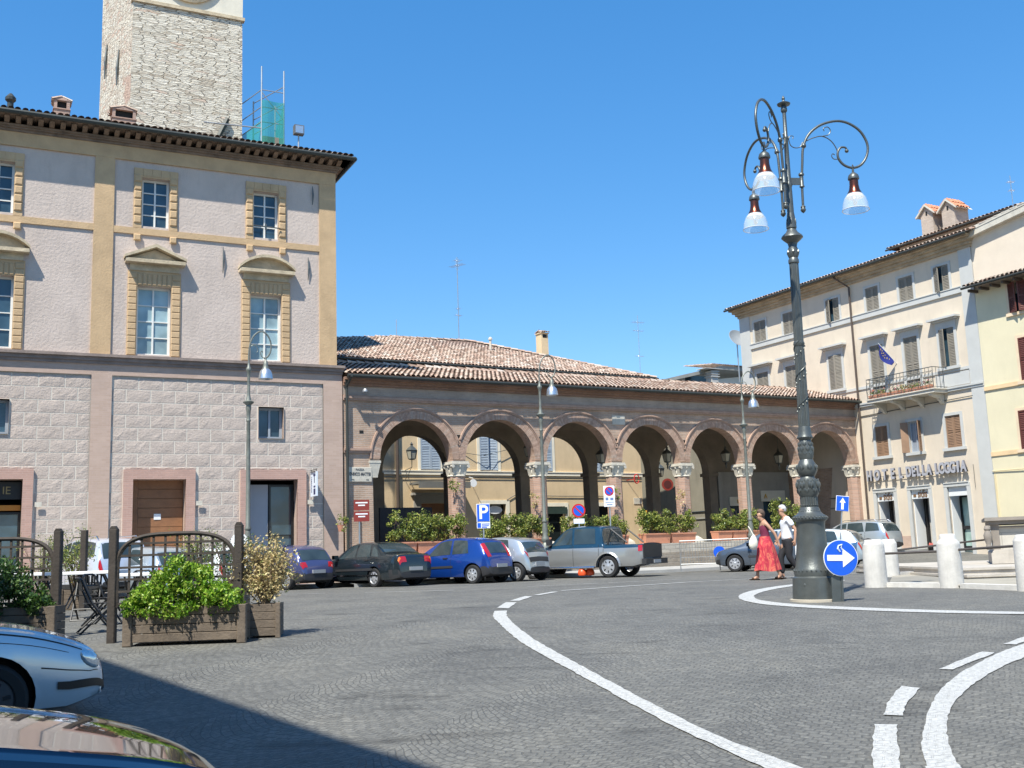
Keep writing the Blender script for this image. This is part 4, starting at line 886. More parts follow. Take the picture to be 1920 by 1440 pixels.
# roof
A=Vector((-5,-.65,10.62)); B=Vector((UE+1.0,-.65,10.75)); Rl=Vector((10.6,5,13.15)); Rr_=Vector((15.35,5,13.3)); Cb=Vector((UE+1.0,12.6,10.75)); Db=Vector((-5,12.6,10.62))
rf=MB(); rf.add([A,B,Rr_,Rl,Cb,Db],[(0,1,2,3),(1,4,2),(2,4,5,3),(0,3,5),(0,5,4,1)],1)
def inpoly(P,pt):
    c=False
    for (x1,y1),(x2,y2) in zip(P,P[1:]+P[:1]):
        if (y1>pt[1])!=(y2>pt[1]) and pt[0]<(x2-x1)*(pt[1]-y1)/(y2-y1)+x1: c=not c
    return c
fp=[(A.x,A.y-.2),(B.x+.05,B.y-.2),(Rr_.x+.1,Rr_.y+.2),(Rl.x-.1,Rl.y+.2)]
nrm=(B-A).cross(Rl-A).normalized(); v=nrm.cross((B-A).normalized()).normalized(); 
if v.z<0: v=-v
tiles(rf,A+Vector((0,0,.02)),B-A,v,int((B-A).length/.21)+1,18,keep=lambda c:inpoly(fp,(c.x,c.y)),rnd=random.Random(21),h=.085)
u2=Cb-B; n2=(Cb-B).cross(Rr_-B).normalized(); v2=n2.cross(u2.normalized()); v2=-v2 if v2.z<0 else v2
fp2=[(B.x+.2,B.y),(Cb.x+.2,Cb.y),(Rr_.x-.1,Rr_.y)]
tiles(rf,B+Vector((0,0,.02)),u2,v2,64,26,keep=lambda c:inpoly(fp2,(c.x,c.y)),rnd=random.Random(22))
def ridge(m,a,b,rnd):
    d=(b-a); n=int(d.length/.4); side=d.normalized().cross(Vector((0,0,1))).normalized()
    for k in range(n):
        p=a+d*k/n; q=a+d*(k+1.12)/n; up_=Vector((0,0,.03)); vs=[]
        for c,rad in ((p+up_*1.5,.13),(q+up_*.3,.11)):
            for t in range(5): A_=math.pi*t/4; vs.append(c+side*math.cos(A_)*rad+Vector((0,0,1))*math.sin(A_)*.10)
        m.add(vs,[(t,t+1,t+6,t+5) for t in range(4)])
ridge(rf,Rl,Rr_,None); ridge(rf,B,Rr_,None); ridge(rf,A,Rl,None)
yr=rf.build('roof',[tile,under],yb)
m=MB(); m.box(-4.9,UE+.9,-.55,.0,10.45,10.52); m.box(UE,UE+.9,-.55,12.4,10.45,10.52); m.build('soffit',under,yb)
m=MB(); m.tube([A+Vector((0,-.03,-.03)),B+Vector((.05,-.03,-.03)),Cb+Vector((.05,0,-.03))],.07,6); m.build('gutter',gutm,yb)
m=MB(); m.box(19.2,19.68,3.2,3.8,11,13.75); m.box(19.15,19.73,3.15,3.85,13.75,13.8); m.box(19.3,19.58,3.19,3.81,13.5,13.7,1); tiles(m,(19.13,3.1,13.79),(1,0,0),(0,.6,.2),4,1,w=.15,l=.45,mi=2); tiles(m,(19.13,3.9,13.79),(1,0,0),(0,-.6,.2),4,1,w=.15,l=.45,mi=2); m.build('chimney',[yplast,dark,tile],yr)
m=MB(); m.tube([(15.7,3.2,11.9),(15.7,3.2,13.1)],.07,8); m.lathe([(.12,0),(.12,.08),(.05,.16),(0,.17)],8,(15.7,3.2,13.08)); m.build('vent_pipe',wstone,yr)
def antenna(P,h,els,lab,mast=.02,ax=0):
    o=empty('antenna',P,(0,0,ax),lab,'antenna'); m=MB(); m.tube([(0,0,0),(0,0,h)],mast,5); m.build('mast',alu,o)
    m=MB()
    for (z,L,n_,w_) in els:
        m.tube([(-L/2,0,z),(L/2,0,z)],.012,4)
        for k in range(n_): x=-L/2+L*(k+.5)/n_; m.tube([(x,-w_*.6,z-w_*.0),(x,w_*.6,z)],.008,4); m.tube([(x,0,z-w_*.3),(x,0,z+w_*.3)],.007,4)
    m.build('aerial',alu,o); return o
antenna(W(P0,LD,14.65,18,13.2),5.1,[(1.6,.5,3,.3),(2.0,.3,2,.3),(4.6,.4,4,.9),(4.9,.5,2,.5)],'tall thin television mast rising from the ridge of the yellow building roof',.028,.9)
antenna(W(P0,LD,10.65,18,13.0),1.2,[],'short plain rod on the left end of the yellow building ridge',.03)
antenna(W(P0,LD,31.1,22,9),8.1,[(7.6,1.0,4,.5),(7.0,.9,3,.4),(5.2,.8,2,.3)],'television aerial standing right of the yellow building roof',.025,.5)
# lantern on a bracket on the yellow wall
o=lantern(W(P0,LD,8.55,YD-.95,5.75),'black wall lantern on a scroll bracket in front of the yellow wall','wall lanterns behind the loggia',True,1.15,.5)
m=MB(); m.tube([(0,0,-.05),(0,.02,-.42),(.0,.9,-.5)],.02,6); m.tube([(0,.9,-.95),(0,.5,-.8),(0,.25,-.55),(0,.05,-.42)],.015,6); m.build('bracket',iron,o)
o=lantern(W(P0,LD,22.9,YD-2.5,4.9),'dark wall lantern above the round red sign behind the fourth column','wall lanterns behind the loggia',True,1.15,.5)
# round signs behind
def no_parking(loc,r,rz,label,polez=None,name='no_parking_sign',group=None):
    o=empty(name,loc,(0,0,rz),label,'road sign',group)
    m=MB(); disc(m,r,-.02,.0); m.build('sign_rim',signr,o); m=MB(); disc(m,r*.985,.001,.012); m.build('sign_back',signg,o)
    m=MB(); disc(m,r*.76,-.026,-.021); d=m.build('sign_face',signb,o)
    m=MB(); m.obox(Matrix.Translation((0,-.03,0))@Matrix.Rotation(R(45),4,'Y'),r*1.6,.006,r*.2); m.build('slash',signr,d)
    if polez is not None: m=MB(); m.tube([(0,.04,polez),(0,.04,r)],.03,8); m.build('pole',alu,o)
    return o
m=MB(); disc(m,.33,-.02,.01); o=m.build('round_sign',signbr); o.location=W(P0,LD,23.0,YD-3,4.4); o.rotation_euler=(0,0,.2); tag(o,'round dark red sign with darker centre hanging behind the fourth brick column','road sign')
m=MB(); disc(m,.22,-.03,-.021); m.build('dark_centre',M('dark_red',(.08,.02,.02),.5),o)
o=MB().box(-.32,.32,-.1,.1,-.16,.16).build('post_box',M('yellow_box',(.70,.36,.02),.5)); o.location=W(P0,LD,23.6,YD-.7,2.95); o.rotation_euler=(0,0,.5); tag(o,'small yellow box behind the hedge of the fourth arch','box')
m=MB().tube([(0,0,-3),(0,0,-.15)],.03,6); m.build('post',signg,o)
o=MB().box(-.85,1.3,-.05,.05,-1.5,-.2).build('dark_screen',M('dark_screen',(.012,.014,.02),.7,var=0)); o.location=W(P0,LD,2.9,1.6,3.02-.0); o.rotation_euler=(0,0,.5); tag(o,'black screen behind the hedge of the first arch','screen')
# ---------------- building across the side street, wall colour darkened for shade ----------------
OP=(13.2,58.8,0)
ol=frame('side_street_building',OP,(.45,-.893),'building with shade-darkened olive plaster and pale shutters seen through the fourth and fifth arches','building')
ow=[(0.6,1.6,4.55,6.4),(4.3,5.3,4.55,6.4)]
m=MB(); wall(m,-14,6.6,0,9.4,ow,depth=.2); m.box(-14,6.6,.3,6,9.3,9.4); m.poly([(6.6,0,0),(6.6,3,0),(6.6,3,9.4),(6.6,0,9.4)]); m.build('wall',olive,ol)
for (a,b,c,d) in ow:
    cc=(a+b)/2; shutter(ol,a,cc-.01,c,d,.0,shutw,'l',0,.085); shutter(ol,cc+.01,b,c,d,.0,shutw,'r',0,.085)
    m=MB(); m.poly([(a,.19,c),(b,.19,c),(b,.19,d),(a,.19,d)]); m.build('window_pane',glas,ol)
m=MB(); m.tube([(-14,-.04,3.1),(0,-.05,3.0),(6.5,-.04,3.15)],.03,5); m.tube([(0,-.04,9),(0,-.04,0)],.04,6); m.tube([(4.7,-.04,8),(4.2,-.04,2)],.02,5); m.build('cable',iron,ol)
m=MB(); m.box(-14,6.5,-.06,0,2.6,2.68); m.build('string_course',M('grey_trim2',(.3,.29,.25),.9),ol)
# ---------------- white modern house far behind ----------------
wh=frame('white_house',W(P0,LD,31.5,22,0),LD,'white house with shallow gable roof between the loggia roof and the hotel','house')
m=MB(); m.poly([(1,0,6),(10.5,0,6),(10.5,0,13.5),(3,0,12.5)]); m.poly([(10.5,0,6),(10.5,9,6),(10.5,9,13.5),(10.5,0,13.5)]); m.build('wall',M('white_render',(.78,.77,.74),.9,var=.05),wh)
m=MB(); m.prism([(-.2,12.25),(-.2,12.05),(6,13.45),(10.5,13.5),(10.5,13.75),(6,13.72)],-1.2,8); m.build('roof',M('grey_verge',(.30,.29,.26),.8),wh)
m=MB(); m.box(3.6,5.9,-.02,.0,12.0,13.1); m.build('window',glas,wh)
m=MB(); tiles(m,(5,-1.3,13.75),(1,0,0),(0,1,.12),26,8); m.build('tile_cover',tile,wh)
m=MB(); m.box(4.5,5.1,-1.8,-1.2,11.6,13.2)
for k in range(3): m.box(4.42,5.18,-1.88,-1.12,12.75+k*.18,12.81+k*.18)
m.box(3.8,5.4,-2.0,-1.0,13.3,13.34); m.build('chimney',M('white_render2',(.5,.48,.45),.9),wh)
sdh=empty('satellite_dish',W(P0,LD,38.9,20.5,13.6),(0,0,.25),'large grey satellite dish on a pole left of the hotel','satellite dish')
m=MB(); n=24; prof=[(0,.0),(.2,.015),(.4,.06),(.58,.13),(.72,.2)]
m.lathe(prof+[(.74,.19),(.58,.1),(.4,.03),(.2,-.015),(0,-.03)],n,cap=False); mt_=Matrix.Translation((0,0,2.1))@Matrix.Rotation(R(62),4,'X')@Matrix.Rotation(0,4,'Z'); m.v=[tuple(Matrix.Rotation(R(10),4,'Z')@mt_@Vector(v)) for v in m.v]; m.build('dish',M('dish_grey',(.26,.27,.27),.6),sdh,smooth=40)
m=MB(); m.tube([(0,0,-1),(0,0,2.0)],.05,8); m.build('pole',signg,sdh); m=MB(); m.tube([(.1,-.1,1.7),(.75,-.4,1.75)],.02,6); m.lathe([(.0,0),(.06,0),(.06,.12),(0,.12)],8,(.78,-.4,1.7)); m.build('feed_arm',iron,sdh)
# ---------------- hotel ----------------
ht=frame('hotel',H0,HD,'cream four storey hotel with grey trims, shutters and a flowered balcony','hotel')
HL,HR=-7.85,7.5
tw_=[(-6.70,-5.78),(-4.42,-3.52),(-1.25,-.38),(1.38,2.18),(3.42,4.24),(5.46,6.25)]
mw_=[(-6.76,-5.84),(-4.5,-3.6),(-1.36,-.5),(1.36,2.15),(3.4,4.2),(5.42,6.22)]
lw_=[(1.24,2.0),(3.24,3.92),(5.3,6.1)]
shp=[(.98,2.05),(3.02,4.05),(5.06,6.1)]
H_=[(a,b,11.92,13.1,.14) for a,b in tw_]+[(a,b,8.5 if not 1<a<4 else 7.72,10.24,.14) for a,b in mw_]+[(a,b,4.92,6.34,.14) for a,b in lw_]+[(a,b,.3,3.3,.75) for a,b in shp]
m=MB(); wall(m,HL,HR,0,14.0,H_); m.poly([(HL,0,0),(HL,0,14),(HL,10,14),(HL,10,0)]); m.poly([(HR,.02,11),(HR,10,11),(HR,10,14),(HR,.02,14)]); m.poly([(HL,10,0),(HL,10,14),(HR,10,14),(HR,10,0)]); m.build('wall',hplast,ht)
tr=MB(); tr.box(HL-.02,-7.05,-.05,.05,0,13.55); tr.box(6.85,HR,-.06,.05,0,13.55)
tr.box(-7.049,6.849,-.08,.02,11.66,11.9); tr.box(-7.049,6.849,-.11,.02,11.901,11.94)
tr.box(-7.049,6.849,-.05,.02,8.25,8.38); tr.box(HL,HR,-.13,.02,7.50,7.58); tr.box(HL,HR,-.09,.02,7.40,7.499); tr.box(5.0,6.8,-.03,.02,7.62,8.2)
tr.build('trim',hgrey,ht)
def fra(par,a,b,c,d,w_=.14,o_=.045,sill=True,mt=hgrey,head=0):
    m=MB(); m.box(a-w_,a,-o_,.03,c,d+w_); m.box(b,b+w_,-o_,.03,c,d+w_); m.box(a,b,-o_,.03,d,d+w_)
    if sill: m.box(a-w_-.06,b+w_+.06,-.14,.03,c-.13,c-.001)
    if head: m.box(a-w_-.02,b+w_+.02,-.06,.03,d+w_+.001,d+w_+.2); m.box(a-w_-.12,b+w_+.12,-.20,.03,d+w_+.201,d+w_+.27); m.box(a-w_-.25,b+w_+.25,-.34,.03,d+w_+.271,d+w_+.36)
    return m.build('window_surround',mt,par)
def pair(par,a,b,c,d,mt,al=0,ar=0,lv=.07):
    cc=(a+b)/2; shutter(par,a+.005,cc-.004,c+.01,d-.01,.03 if not al else -.02,mt,'l',al,lv); shutter(par,cc+.004,b-.005,c+.01,d-.01,.03 if not ar else -.02,mt,'r',ar,lv)
    m=MB(); m.poly([(a,.135,c),(b,.135,c),(b,.135,d),(a,.135,d)]); m.build('window_pane',glas,par)
for i,(a,b) in enumerate(tw_):
    fra(ht,a,b,11.93,13.1,.12,.04,False); pair(ht,a,b,11.92,13.1,shutg,-24 if i in (2,5) else 0,0)
for i,(a,b) in enumerate(mw_):
    z0=8.5 if not 1<a<4 else 7.72
    fra(ht,a,b,z0,10.24,.13,.05,i not in(3,4),head=1); pair(ht,a,b,z0,10.24,shutg,{2:-8,5:-24}.get(i,0),{2:14}.get(i,0))
for i,(a,b) in enumerate(lw_):
    fra(ht,a,b,4.92,6.34,.13,.05,True)
    if i!=1: pair(ht,a,b,4.92,6.34,shutbr)
    else:
        shutter(ht,a,(a+b)/2,4.93,6.33,-.06,shutbr,'l',-148,.07); shutter(ht,(a+b)/2,b,4.93,6.33,-.06,shutbr,'r',112,.07)
        window(ht,a,b,4.92,6.34,.12,2,1,fm=greyw,gm=M('curtained_glass',(.26,.29,.33),.15,var=.2))
shw=M('shop_frame_white',(.70,.71,.70),.5,var=.03)
for i,(a,b) in enumerate(shp):
    m=MB(); m.box(a-.17,a,-.06,.05,0,3.22); m.box(b,b+.17,-.06,.05,0,3.22); m.box(a-.17,b+.17,-.07,.05,3.221,3.36); m.box(a-.13,b+.13,-.1,.03,3.361,3.41); m.build('shop_surround',hgrey,ht)
    m=MB(); m.box(a,b,.05,.12,2.81,3.22); fs_=m.build('shop_fascia',shw,ht)
    if i<2: text('lettering','sidis',.50,.012,gm2 if 0 else M('brown_letters%d'%i,(.20,.11,.05),.5,var=0),fs_,((a+b)/2+.10,.04,3.02),sx=.62,bold=.004); m=MB(); m.box((a+b)/2-.42,(a+b)/2-.27,.03,.049,2.9,3.02); m.build('emblem',bpy.data.materials['brown_letters%d'%i],fs_)
    m=MB(); m.box(a,a+.03,.13,.73,.3,3.22); m.box(b-.03,b,.13,.73,.3,3.22); m.build('door_reveal',shw,ht)
    m=MB(); m.poly([(a+.004,.74,.3),(b,.74,.3),(b,.74,2.9),(a,.74,2.9)]); m.build('shop_interior' if i<2 else 'door_glass',dark if i<2 else glasg,ht)
    m=MB(); f_=black if i==2 else iron
    if i==2:
        for x in (a+.03,(a+b)/2,b-.07): m.box(x,x+.07,.66,.735,.45,2.81)
        m.box(a+.1,b-.07,.67,.73,1.35,1.5); m.box(a+.1,b-.07,.67,.73,.45,.62); m.box(a,b,.66,.735,2.75,2.81)
        m.build('door_frame',black,ht)
    else:
        m.box(a+.30,a+.33,.5,.56,.5,2.8); m.box(a+.3,b,.5,.56,.5,.6); m.build('shop_frame',black,ht)
        m=MB(); m.poly([(a+.38,.62,.7),(a+.62,.68,.7),(a+.62,.68,2.8),(a+.38,.62,2.8)]); m.build('curtain',M('curtain%d'%i,(.45,.42,.37),.9),ht)
        m=MB(); 
        for k in range(5): m.lathe([(0,0),(.07,.03),(.05,.14),(0,.2)],6,(a+.42+k*.12,.45,.62))
        m.build('window_flowers',M('flower_mix%d'%i,(.5,.12,.10),.7,var=.6,vs=20),ht)
m=MB(); m.box(-.0,.62,-.03,.02,0,1.2); m.box(2.25,2.8,-.03,.02,0,1.15); m.build('pink_plinth',pinkb,ht)
# lettering on the hotel
lt=M('letter_faces',(.38,.38,.41),.4,var=0); lts=M('letter_sides',(.10,.10,.12),.5,var=0)
x=.74
lw3={'H':.33,'O':.36,'T':.30,'E':.31,'L':.34}
def letters(word,x0,x1,z,hgt):
    n=len(word); step=(x1-x0)/n
    for k,ch in enumerate(word):
        o=text('letter',ch,hgt*1.42,.05,lt,ht,(x0+step*(k+.5),-.19,z+hgt/2),sx=.66 if ch!='I' else .9,bold=.028)
        o.data.materials.append(lts)
        for p_ in o.data.polygons: p_.material_index=0 if p_.normal.z>.9 else 1
letters('HOTEL',.60,2.95,3.78,.47); letters('DELLA',3.05,4.48,3.80,.45); letters('LOGGIA',4.62,6.32,3.80,.46)
m=MB(); m.tube([(.6,-.12,3.95),(6.3,-.12,3.97)],.012,5); m.tube([(.4,-.03,6.95),(3,-.04,7.0),(6.9,-.05,7.05)],.02,5); m.tube([(6.55,-.05,4.1),(6.55,-.05,3.1)],.012,5); m.build('cable',iron,ht)
# downpipe, cornice, roof
m=MB(); m.tube([(-.1,-.6,14.0),(.45,-.12,13.4),(.45,-.11,0.4)],.05,8); m.build('downpipe',pipem,ht)
hc=M('hotel_cornice_stone',(.40,.32,.22),.95,var=.3,vs=2,bump=.6,bs=10)
m=MB(); m.box(HL-.06,HR+.06,-.12,.1,13.55,13.68); m.box(HL-.14,HR+.1,-.22,.1,13.681,13.82); m.box(HL-.24,HR+.16,-.36,.1,13.821,13.96); m.box(HL-.34,HR+.22,-.52,.1,13.961,14.08)
m.box(HL-.06,HL+.02,.101,10,13.55,13.68); m.box(HL-.24,HL,.101,10,13.821,14.08); m.build('cornice',hc,ht)
rf=MB(); sl=.34; tiles(rf,(HL-.45,-.66,14.10),(1,0,0),(0,1,sl),78,9,rnd=random.Random(31)); 
rf.add([(HL-.42,-.64,14.09),(HR+.4,-.64,14.09),(HR+.4,4.5,14.09+5.14*sl),(-4,4.5,14.09+5.14*sl),(HL-.42,10.5,14.09)],[(0,1,2,3),(0,3,4)],1); hr=rf.build('roof',[tile,under],ht)
m=MB(); m.tube([(HL-.5,-.68,14.05),(HR+.3,-.68,14.05)],.06,8); m.build('gutter',gutm,ht)
# set-back attic
at=MB(); at.box(1.1,7.6,3.0,8,14.6,15.6); at.build('attic_wall',crplast,ht)
rf=MB(); tiles(rf,(.5,2.72,15.62),(1,0,0),(0,1,.3),36,9,rnd=random.Random(32)); rf.add([(.5,2.74,15.61),(8,2.74,15.61),(8,6,16.6),(3,6,16.6),(.5,9,15.61)],[(0,1,2,3),(0,3,4)],1)
rf.add([(.5,2.74,15.58),(8,2.74,15.58),(8,3.0,15.58),(.5,3.0,15.58)],[(0,1,2,3)],1); ar_=rf.build('attic_roof',[tile,under],ht)
m=MB(); m.tube([(.45,2.7,15.57),(8,2.7,15.57)],.045,6); m.build('attic_gutter',gutm,ht)
chb=brick('chimney_brick',(.52,.42,.34),(.44,.35,.28),(.48,.42,.36),.27,.07,.01,.2,.4)
def gchim(par,x,y,z0,z1,w_=.85,d_=1.0):
    m=MB(); m.box(x-w_/2,x+w_/2,y,y+d_,z0,z1-.5); m.box(x-w_/2-.05,x+w_/2+.05,y-.05,y+d_+.05,z0,z0+.12)
    m.prism([(x-w_/2-.08,z1-.5),(x+w_/2+.08,z1-.5),(x,z1-.05)],y,y+d_)
    m.box(x-.05,x+.05,y-.01,y+.05,z1-.55,z1-.35,1)
    for s in (-1,1):
        m.poly([(x+s*(w_/2+.2),y-.12,z1-.56),(x,y-.12,z1),(x,y+d_+.1,z1),(x+s*(w_/2+.2),y+d_+.1,z1-.56)],3)
        tiles(m,(x+s*(w_/2+.22),y-.12,z1-.55),(0,1,0),(-s*(w_/2+.2),0,.56),int((d_+.2)/.2),2,w=.2,l=.38,mi=2)
    m.prism([(x-w_/2-.2,z1-.6),(x-w_/2-.2,z1-.5),(x,z1+.02),(x,z1-.08)],y-.13,y-.05,3); m.prism([(x+w_/2+.2,z1-.6),(x+w_/2+.2,z1-.5),(x,z1+.02),(x,z1-.08)],y-.13,y-.05,3)
    return m.build('chimney',[chb,dark,M('new_tile%d'%int(x*10),(.55,.22,.12),.8,var=.25,vs=6),wstone],par)
gchim(ar_,2.75,3.2,15.6,17.35,.72); gchim(ar_,4.0,3.2,15.6,17.25,.72)
# balcony
bl=MB(); bl.box(1.75,5.62,-.92,.0,7.36,7.50); bl.box(1.70,5.67,-.97,0,7.501,7.55); 
bl.build('balcony_slab',wstone,ht)
for x in (2.0,3.1,4.2,5.3):
    bb=MB(); bb.prism([(-.02,7.35),(-.85,7.35),(-.80,7.25),(-.35,7.14),(-.12,6.92),(-.02,6.88)],x-.08,x+.08,axis='x'); bb.build('balcony_bracket',wstone,ht)
rl=MB(); rl.tube([(1.78,0,8.5),(1.78,-.9,8.5),(5.6,-.9,8.5),(5.6,0,8.5)],.02,6); rl.tube([(1.78,0,7.62),(1.78,-.9,7.62),(5.6,-.9,7.62),(5.6,0,7.62)],.014,6); rl.tube([(1.78,-.9,8.32),(5.6,-.9,8.32)],.012,5)
for k in range(20):
    x=1.78+(5.6-1.78)*k/19; rl.tube([(x,-.9,7.55),(x,-.93,7.9),(x,-.9,8.5)],.011,5)
    if k<19:
        c=x+.1; rl.tube([(c+.075*math.cos(t*.8),-.91,8.2+.10*math.sin(t*.8)) for t in range(9)],.009,4); rl.tube([(c+.06*math.cos(t*.8),-.91,7.86+.07*math.sin(t*.8)) for t in range(9)],.009,4)
for k in range(4): 
    for x in (1.78,5.6): rl.tube([(x,-.9+k*.22,7.55),(x,-.9+k*.22,8.5)],.011,5)
rl.build('balcony_railing',iron,ht)
for k in range(6):
    x=2.1+k*.62; col_=[(.5,.12,.08),(.62,.25,.2),(.55,.1,.18)][k%3]
    o=empty('flower_box',(0,0,0),label='terracotta flower box with %s on the hotel balcony, %s from the left'%(['red geraniums','pink geraniums','dark leaves'][k%3],['first','second','third','fourth','fifth','last'][k]),cat='flower box',group='flower boxes along the balcony railing')
    o.location=W(H0,HD,x,-.82,7.56); o.rotation_euler=(0,0,math.atan2(HD[1],HD[0]))
    m=MB(); m.add([(-.24,-.07,0),(.24,-.07,0),(.24,.07,0),(-.24,.07,0),(-.27,-.1,.17),(.27,-.1,.17),(.27,.1,.17),(-.27,.1,.17)],[(0,1,5,4),(1,2,6,5),(2,3,7,6),(3,0,4,7),(0,3,2,1),(4,5,6,7)]); m.build('box',terra,o)
    rnd=random.Random(k); leaves(150,clumps(rnd,8,lambda r:(r.uniform(-.24,.24),r.uniform(-.12,.08),r.uniform(.15,.33)),(.06,.12)),(.02,.04),rnd).build('foliage',leaf4 if k%3==2 else leaf2,o)
    leaves(45,clumps(rnd,6,lambda r:(r.uniform(-.24,.24),r.uniform(-.14,.05),r.uniform(.22,.40)),(.04,.09)),(.02,.035),rnd).build('flowers',M('petals%d'%k,col_,.6,var=.2),o)
# european flag
fg=empty('flag',W(H0,HD,2.95,-.0,9.15),(0,0,math.atan2(HD[1],HD[0])),'dark blue european flag hanging on a slanted pole above the balcony','flag')
a=Vector((-.25,-.9,.95)); b=Vector((-.05,0,0)); m=MB(); m.tube([b,a],.018,6); m.build('pole',whitew,fg)
fp_=MB(); nU,nV=14,8; 
for j in range(nV+1):
    for i in range(nU+1):
        s=i/nU; t=j/nV
        p=a.lerp(b,t*.8); fold=math.sin(t*7+s*3)*.05*s
        fp_.v.append((p.x+fold*1.4-.02*s,p.y+fold*1.2,p.z-s*(.15+.42*math.sin(math.pi*min(1,.15+t*.8)))-.02))
fp_.f=[(j*(nU+1)+i,j*(nU+1)+i+1,(j+1)*(nU+1)+i+1,(j+1)*(nU+1)+i) for j in range(nV) for i in range(nU)]; fp_.m=[0]*len(fp_.f)
cl_=fp_.build('cloth',M('flag_blue',(.018,.03,.22),.75,var=.1),fg,smooth=60)
st_=MB()
for k in range(12):
    A=k*math.pi/6; s=.42+.17*math.cos(A)*.7; t=.45+.30*math.sin(A)
    i=int(s*nU); j=int(t*nV); p=Vector(fp_.v[j*(nU+1)+i])
    for sgn in (-1,):
        st_.add([p+Vector((.045*math.cos(q*math.pi/5+.3)*(1 if q%2==0 else .42),-.03,.045*math.sin(q*math.pi/5+.3)*(1 if q%2==0 else .42))) for q in range(10)],[tuple(range(10))])
st_.build('stars',M('flag_gold',(.7,.5,.05),.6,var=0),cl_)
# ---------------- neighbours right of the hotel ----------------
cr=frame('cream_house',H0,HD,'tall cream house with plain upper wall right of the hotel','house')
m=MB(); m.poly([(7.52,.0,11),(20,.0,11),(20,.0,15.2),(8.2,.0,14.0),(7.52,.0,13.9)]); m.poly([(7.52,.0,10),(7.52,.0,13.9),(7.52,10,13.9),(7.52,10,10)]); m.build('wall',crplast,cr)
m=MB(); m.prism([(7.3,13.85),(8.3,13.98),(20,15.4),(20,15.75),(8.1,14.35),(7.3,14.12)],-.28,.1); m.build('verge',wstone,cr)
rf=MB(); d=Vector((12,0,1.42)).normalized(); tiles(rf,(7.5,-.3,14.22),(0,1,0),d,30,32,w=.2,rnd=random.Random(5)); rf.add([(7.3,-.3,14.1),(20,-.3,15.7),(20,6,15.7),(7.3,6,14.1)],[(0,1,2,3)],1); rf.build('roof',[tile_d,under],cr)
antenna(W(H0,HD,8.0,2.5,14.4),2.6,[(2.3,.35,3,.25),(1.9,.3,2,.25)],'small television aerial on the cream house right of the hotel',.02,.2)
antenna(W(H0,HD,10.2,3,14.6),4.2,[(3.9,.5,3,.3),(3.2,.6,3,.3)],'television aerial at the right edge above the cream house',.02,.6)
ye=frame('pale_yellow_house',H0,HD,'pale yellow house with low tiled eaves at the right edge of the square','house')
yw=[(9.15,10.15,10.2,11.45),(9.35,10.4,7.3,9.1),(9.0,10.1,4.5,6.1),(11.8,12.8,10.2,11.45),(11.8,12.8,7.3,9.1)]
m=MB(); wall(m,7.52,20,0,11.6,yw,y=-.06,depth=.25); m.build('wall',yplast2,ye)
m=MB(); m.box(7.52,20,-.12,-.05,7.15,7.32); m.box(7.52,20,-.10,-.05,4.34,4.52); m.build('string_course',M('peach_band',(.72,.52,.30),.9),ye)
for (a,b,c,d) in yw: 
    fra(ye,a,b,c,d,.12,.10,True,M('peach_trim%d'%int(a*10+c),(.70,.55,.38),.9)); cc=(a+b)/2
    shutter(ye,a,cc-.004,c,d,-.07,M('dark_red_shutter%d'%int(a*10+c),(.12,.035,.025),.6,var=.1) if 'dark_red_shutter' not in bpy.data.materials else bpy.data.materials['dark_red_shutter'],'l',-25 if c>10 else 0); shutter(ye,cc+.004,b,c,d,-.07,[q for q in bpy.data.materials if q.name.startswith('dark_red_shutter')][-1],'r',20 if c>10 else 0)
    m=MB(); m.poly([(a,.15,c),(b,.15,c),(b,.15,d),(a,.15,d)]); m.build('window_pane',glas,ye)
for k in range(22): x=7.6+k*.55; m=MB(); m.box(x,x+.1,-.62,-.061,11.42,11.54); m.build('rafter_end',pipem,ye)
rf=MB(); tiles(rf,(7.45,-.75,11.66),(1,0,0),(0,1,.34),60,2,rnd=random.Random(51)); rf.add([(7.4,-.72,11.56),(20,-.72,11.56),(20,.0,11.9),(7.4,.0,11.9),(7.4,-.72,11.64),(20,-.72,11.64),(20,.0,11.98),(7.4,.0,11.98)],[(0,1,2,3),(4,5,6,7),(0,1,5,4)],1); rf.build('roof',[tile_d,under],ye)
m=MB(); m.tube([(7.4,-.78,11.6),(20,-.78,11.6)],.055,6); m.build('gutter',gutm,ye)
m=MB(); m.tube([(7.6,-.1,3.6),(7.62,-.1,.3)],.03,6); m.tube([(7.5,-.1,3.72),(9,-.12,3.7),(12,-.1,3.75)],.02,5); m.build('cable',M('cream_pipe',(.6,.5,.3),.7),ye)
# ---------------- fountain monument on the right ----------------
fo=empty('fountain',(11.35,26.2,.16),(0,0,R(-22)),'grey stone fountain basin on two worn steps behind white bollards','fountain')
fgr=M('fountain_grey',(.24,.21,.18),.85,var=.2,vs=2,bump=.4); fst=brick('fountain_panel',(.52,.49,.43),(.44,.41,.36),(.38,.36,.32),1.1,.9,.01,.25,.4,bd=.01); fs2=M('step_stone',(.45,.41,.355),.85,var=.15,vs=2,bump=.4,stain=.25)
for (x0,y0,z0,z1) in ((9.62,23.3,-.1,.17),(9.72,23.75,.171,.31)):
    m=MB(); m.box(x0+.03,20,y0+.04,31,z0,z1-.05); m.box(x0,20,y0,31,z1-.05,z1); q=m.build('step',fs2); q.parent=fo; q.matrix_parent_inverse=Matrix.Identity(4)
    ir=(Matrix.Translation((11.35,26.2,.16))@Matrix.Rotation(R(-22),4,'Z')).inverted()
    for v in q.data.vertices: v.co=ir@v.co
m=MB(); m.box(.1,5.5,.0,3,.161,.42); m.prism([(.1,.42),(5.5,.42),(5.45,.50),(.18,.50)],.03,2.95); m.build('basin_foot',fs2,fo)
m=MB(); m.box(.32,5.4,.18,2.8,.50,1.05); m.build('basin_wall',fst,fo)
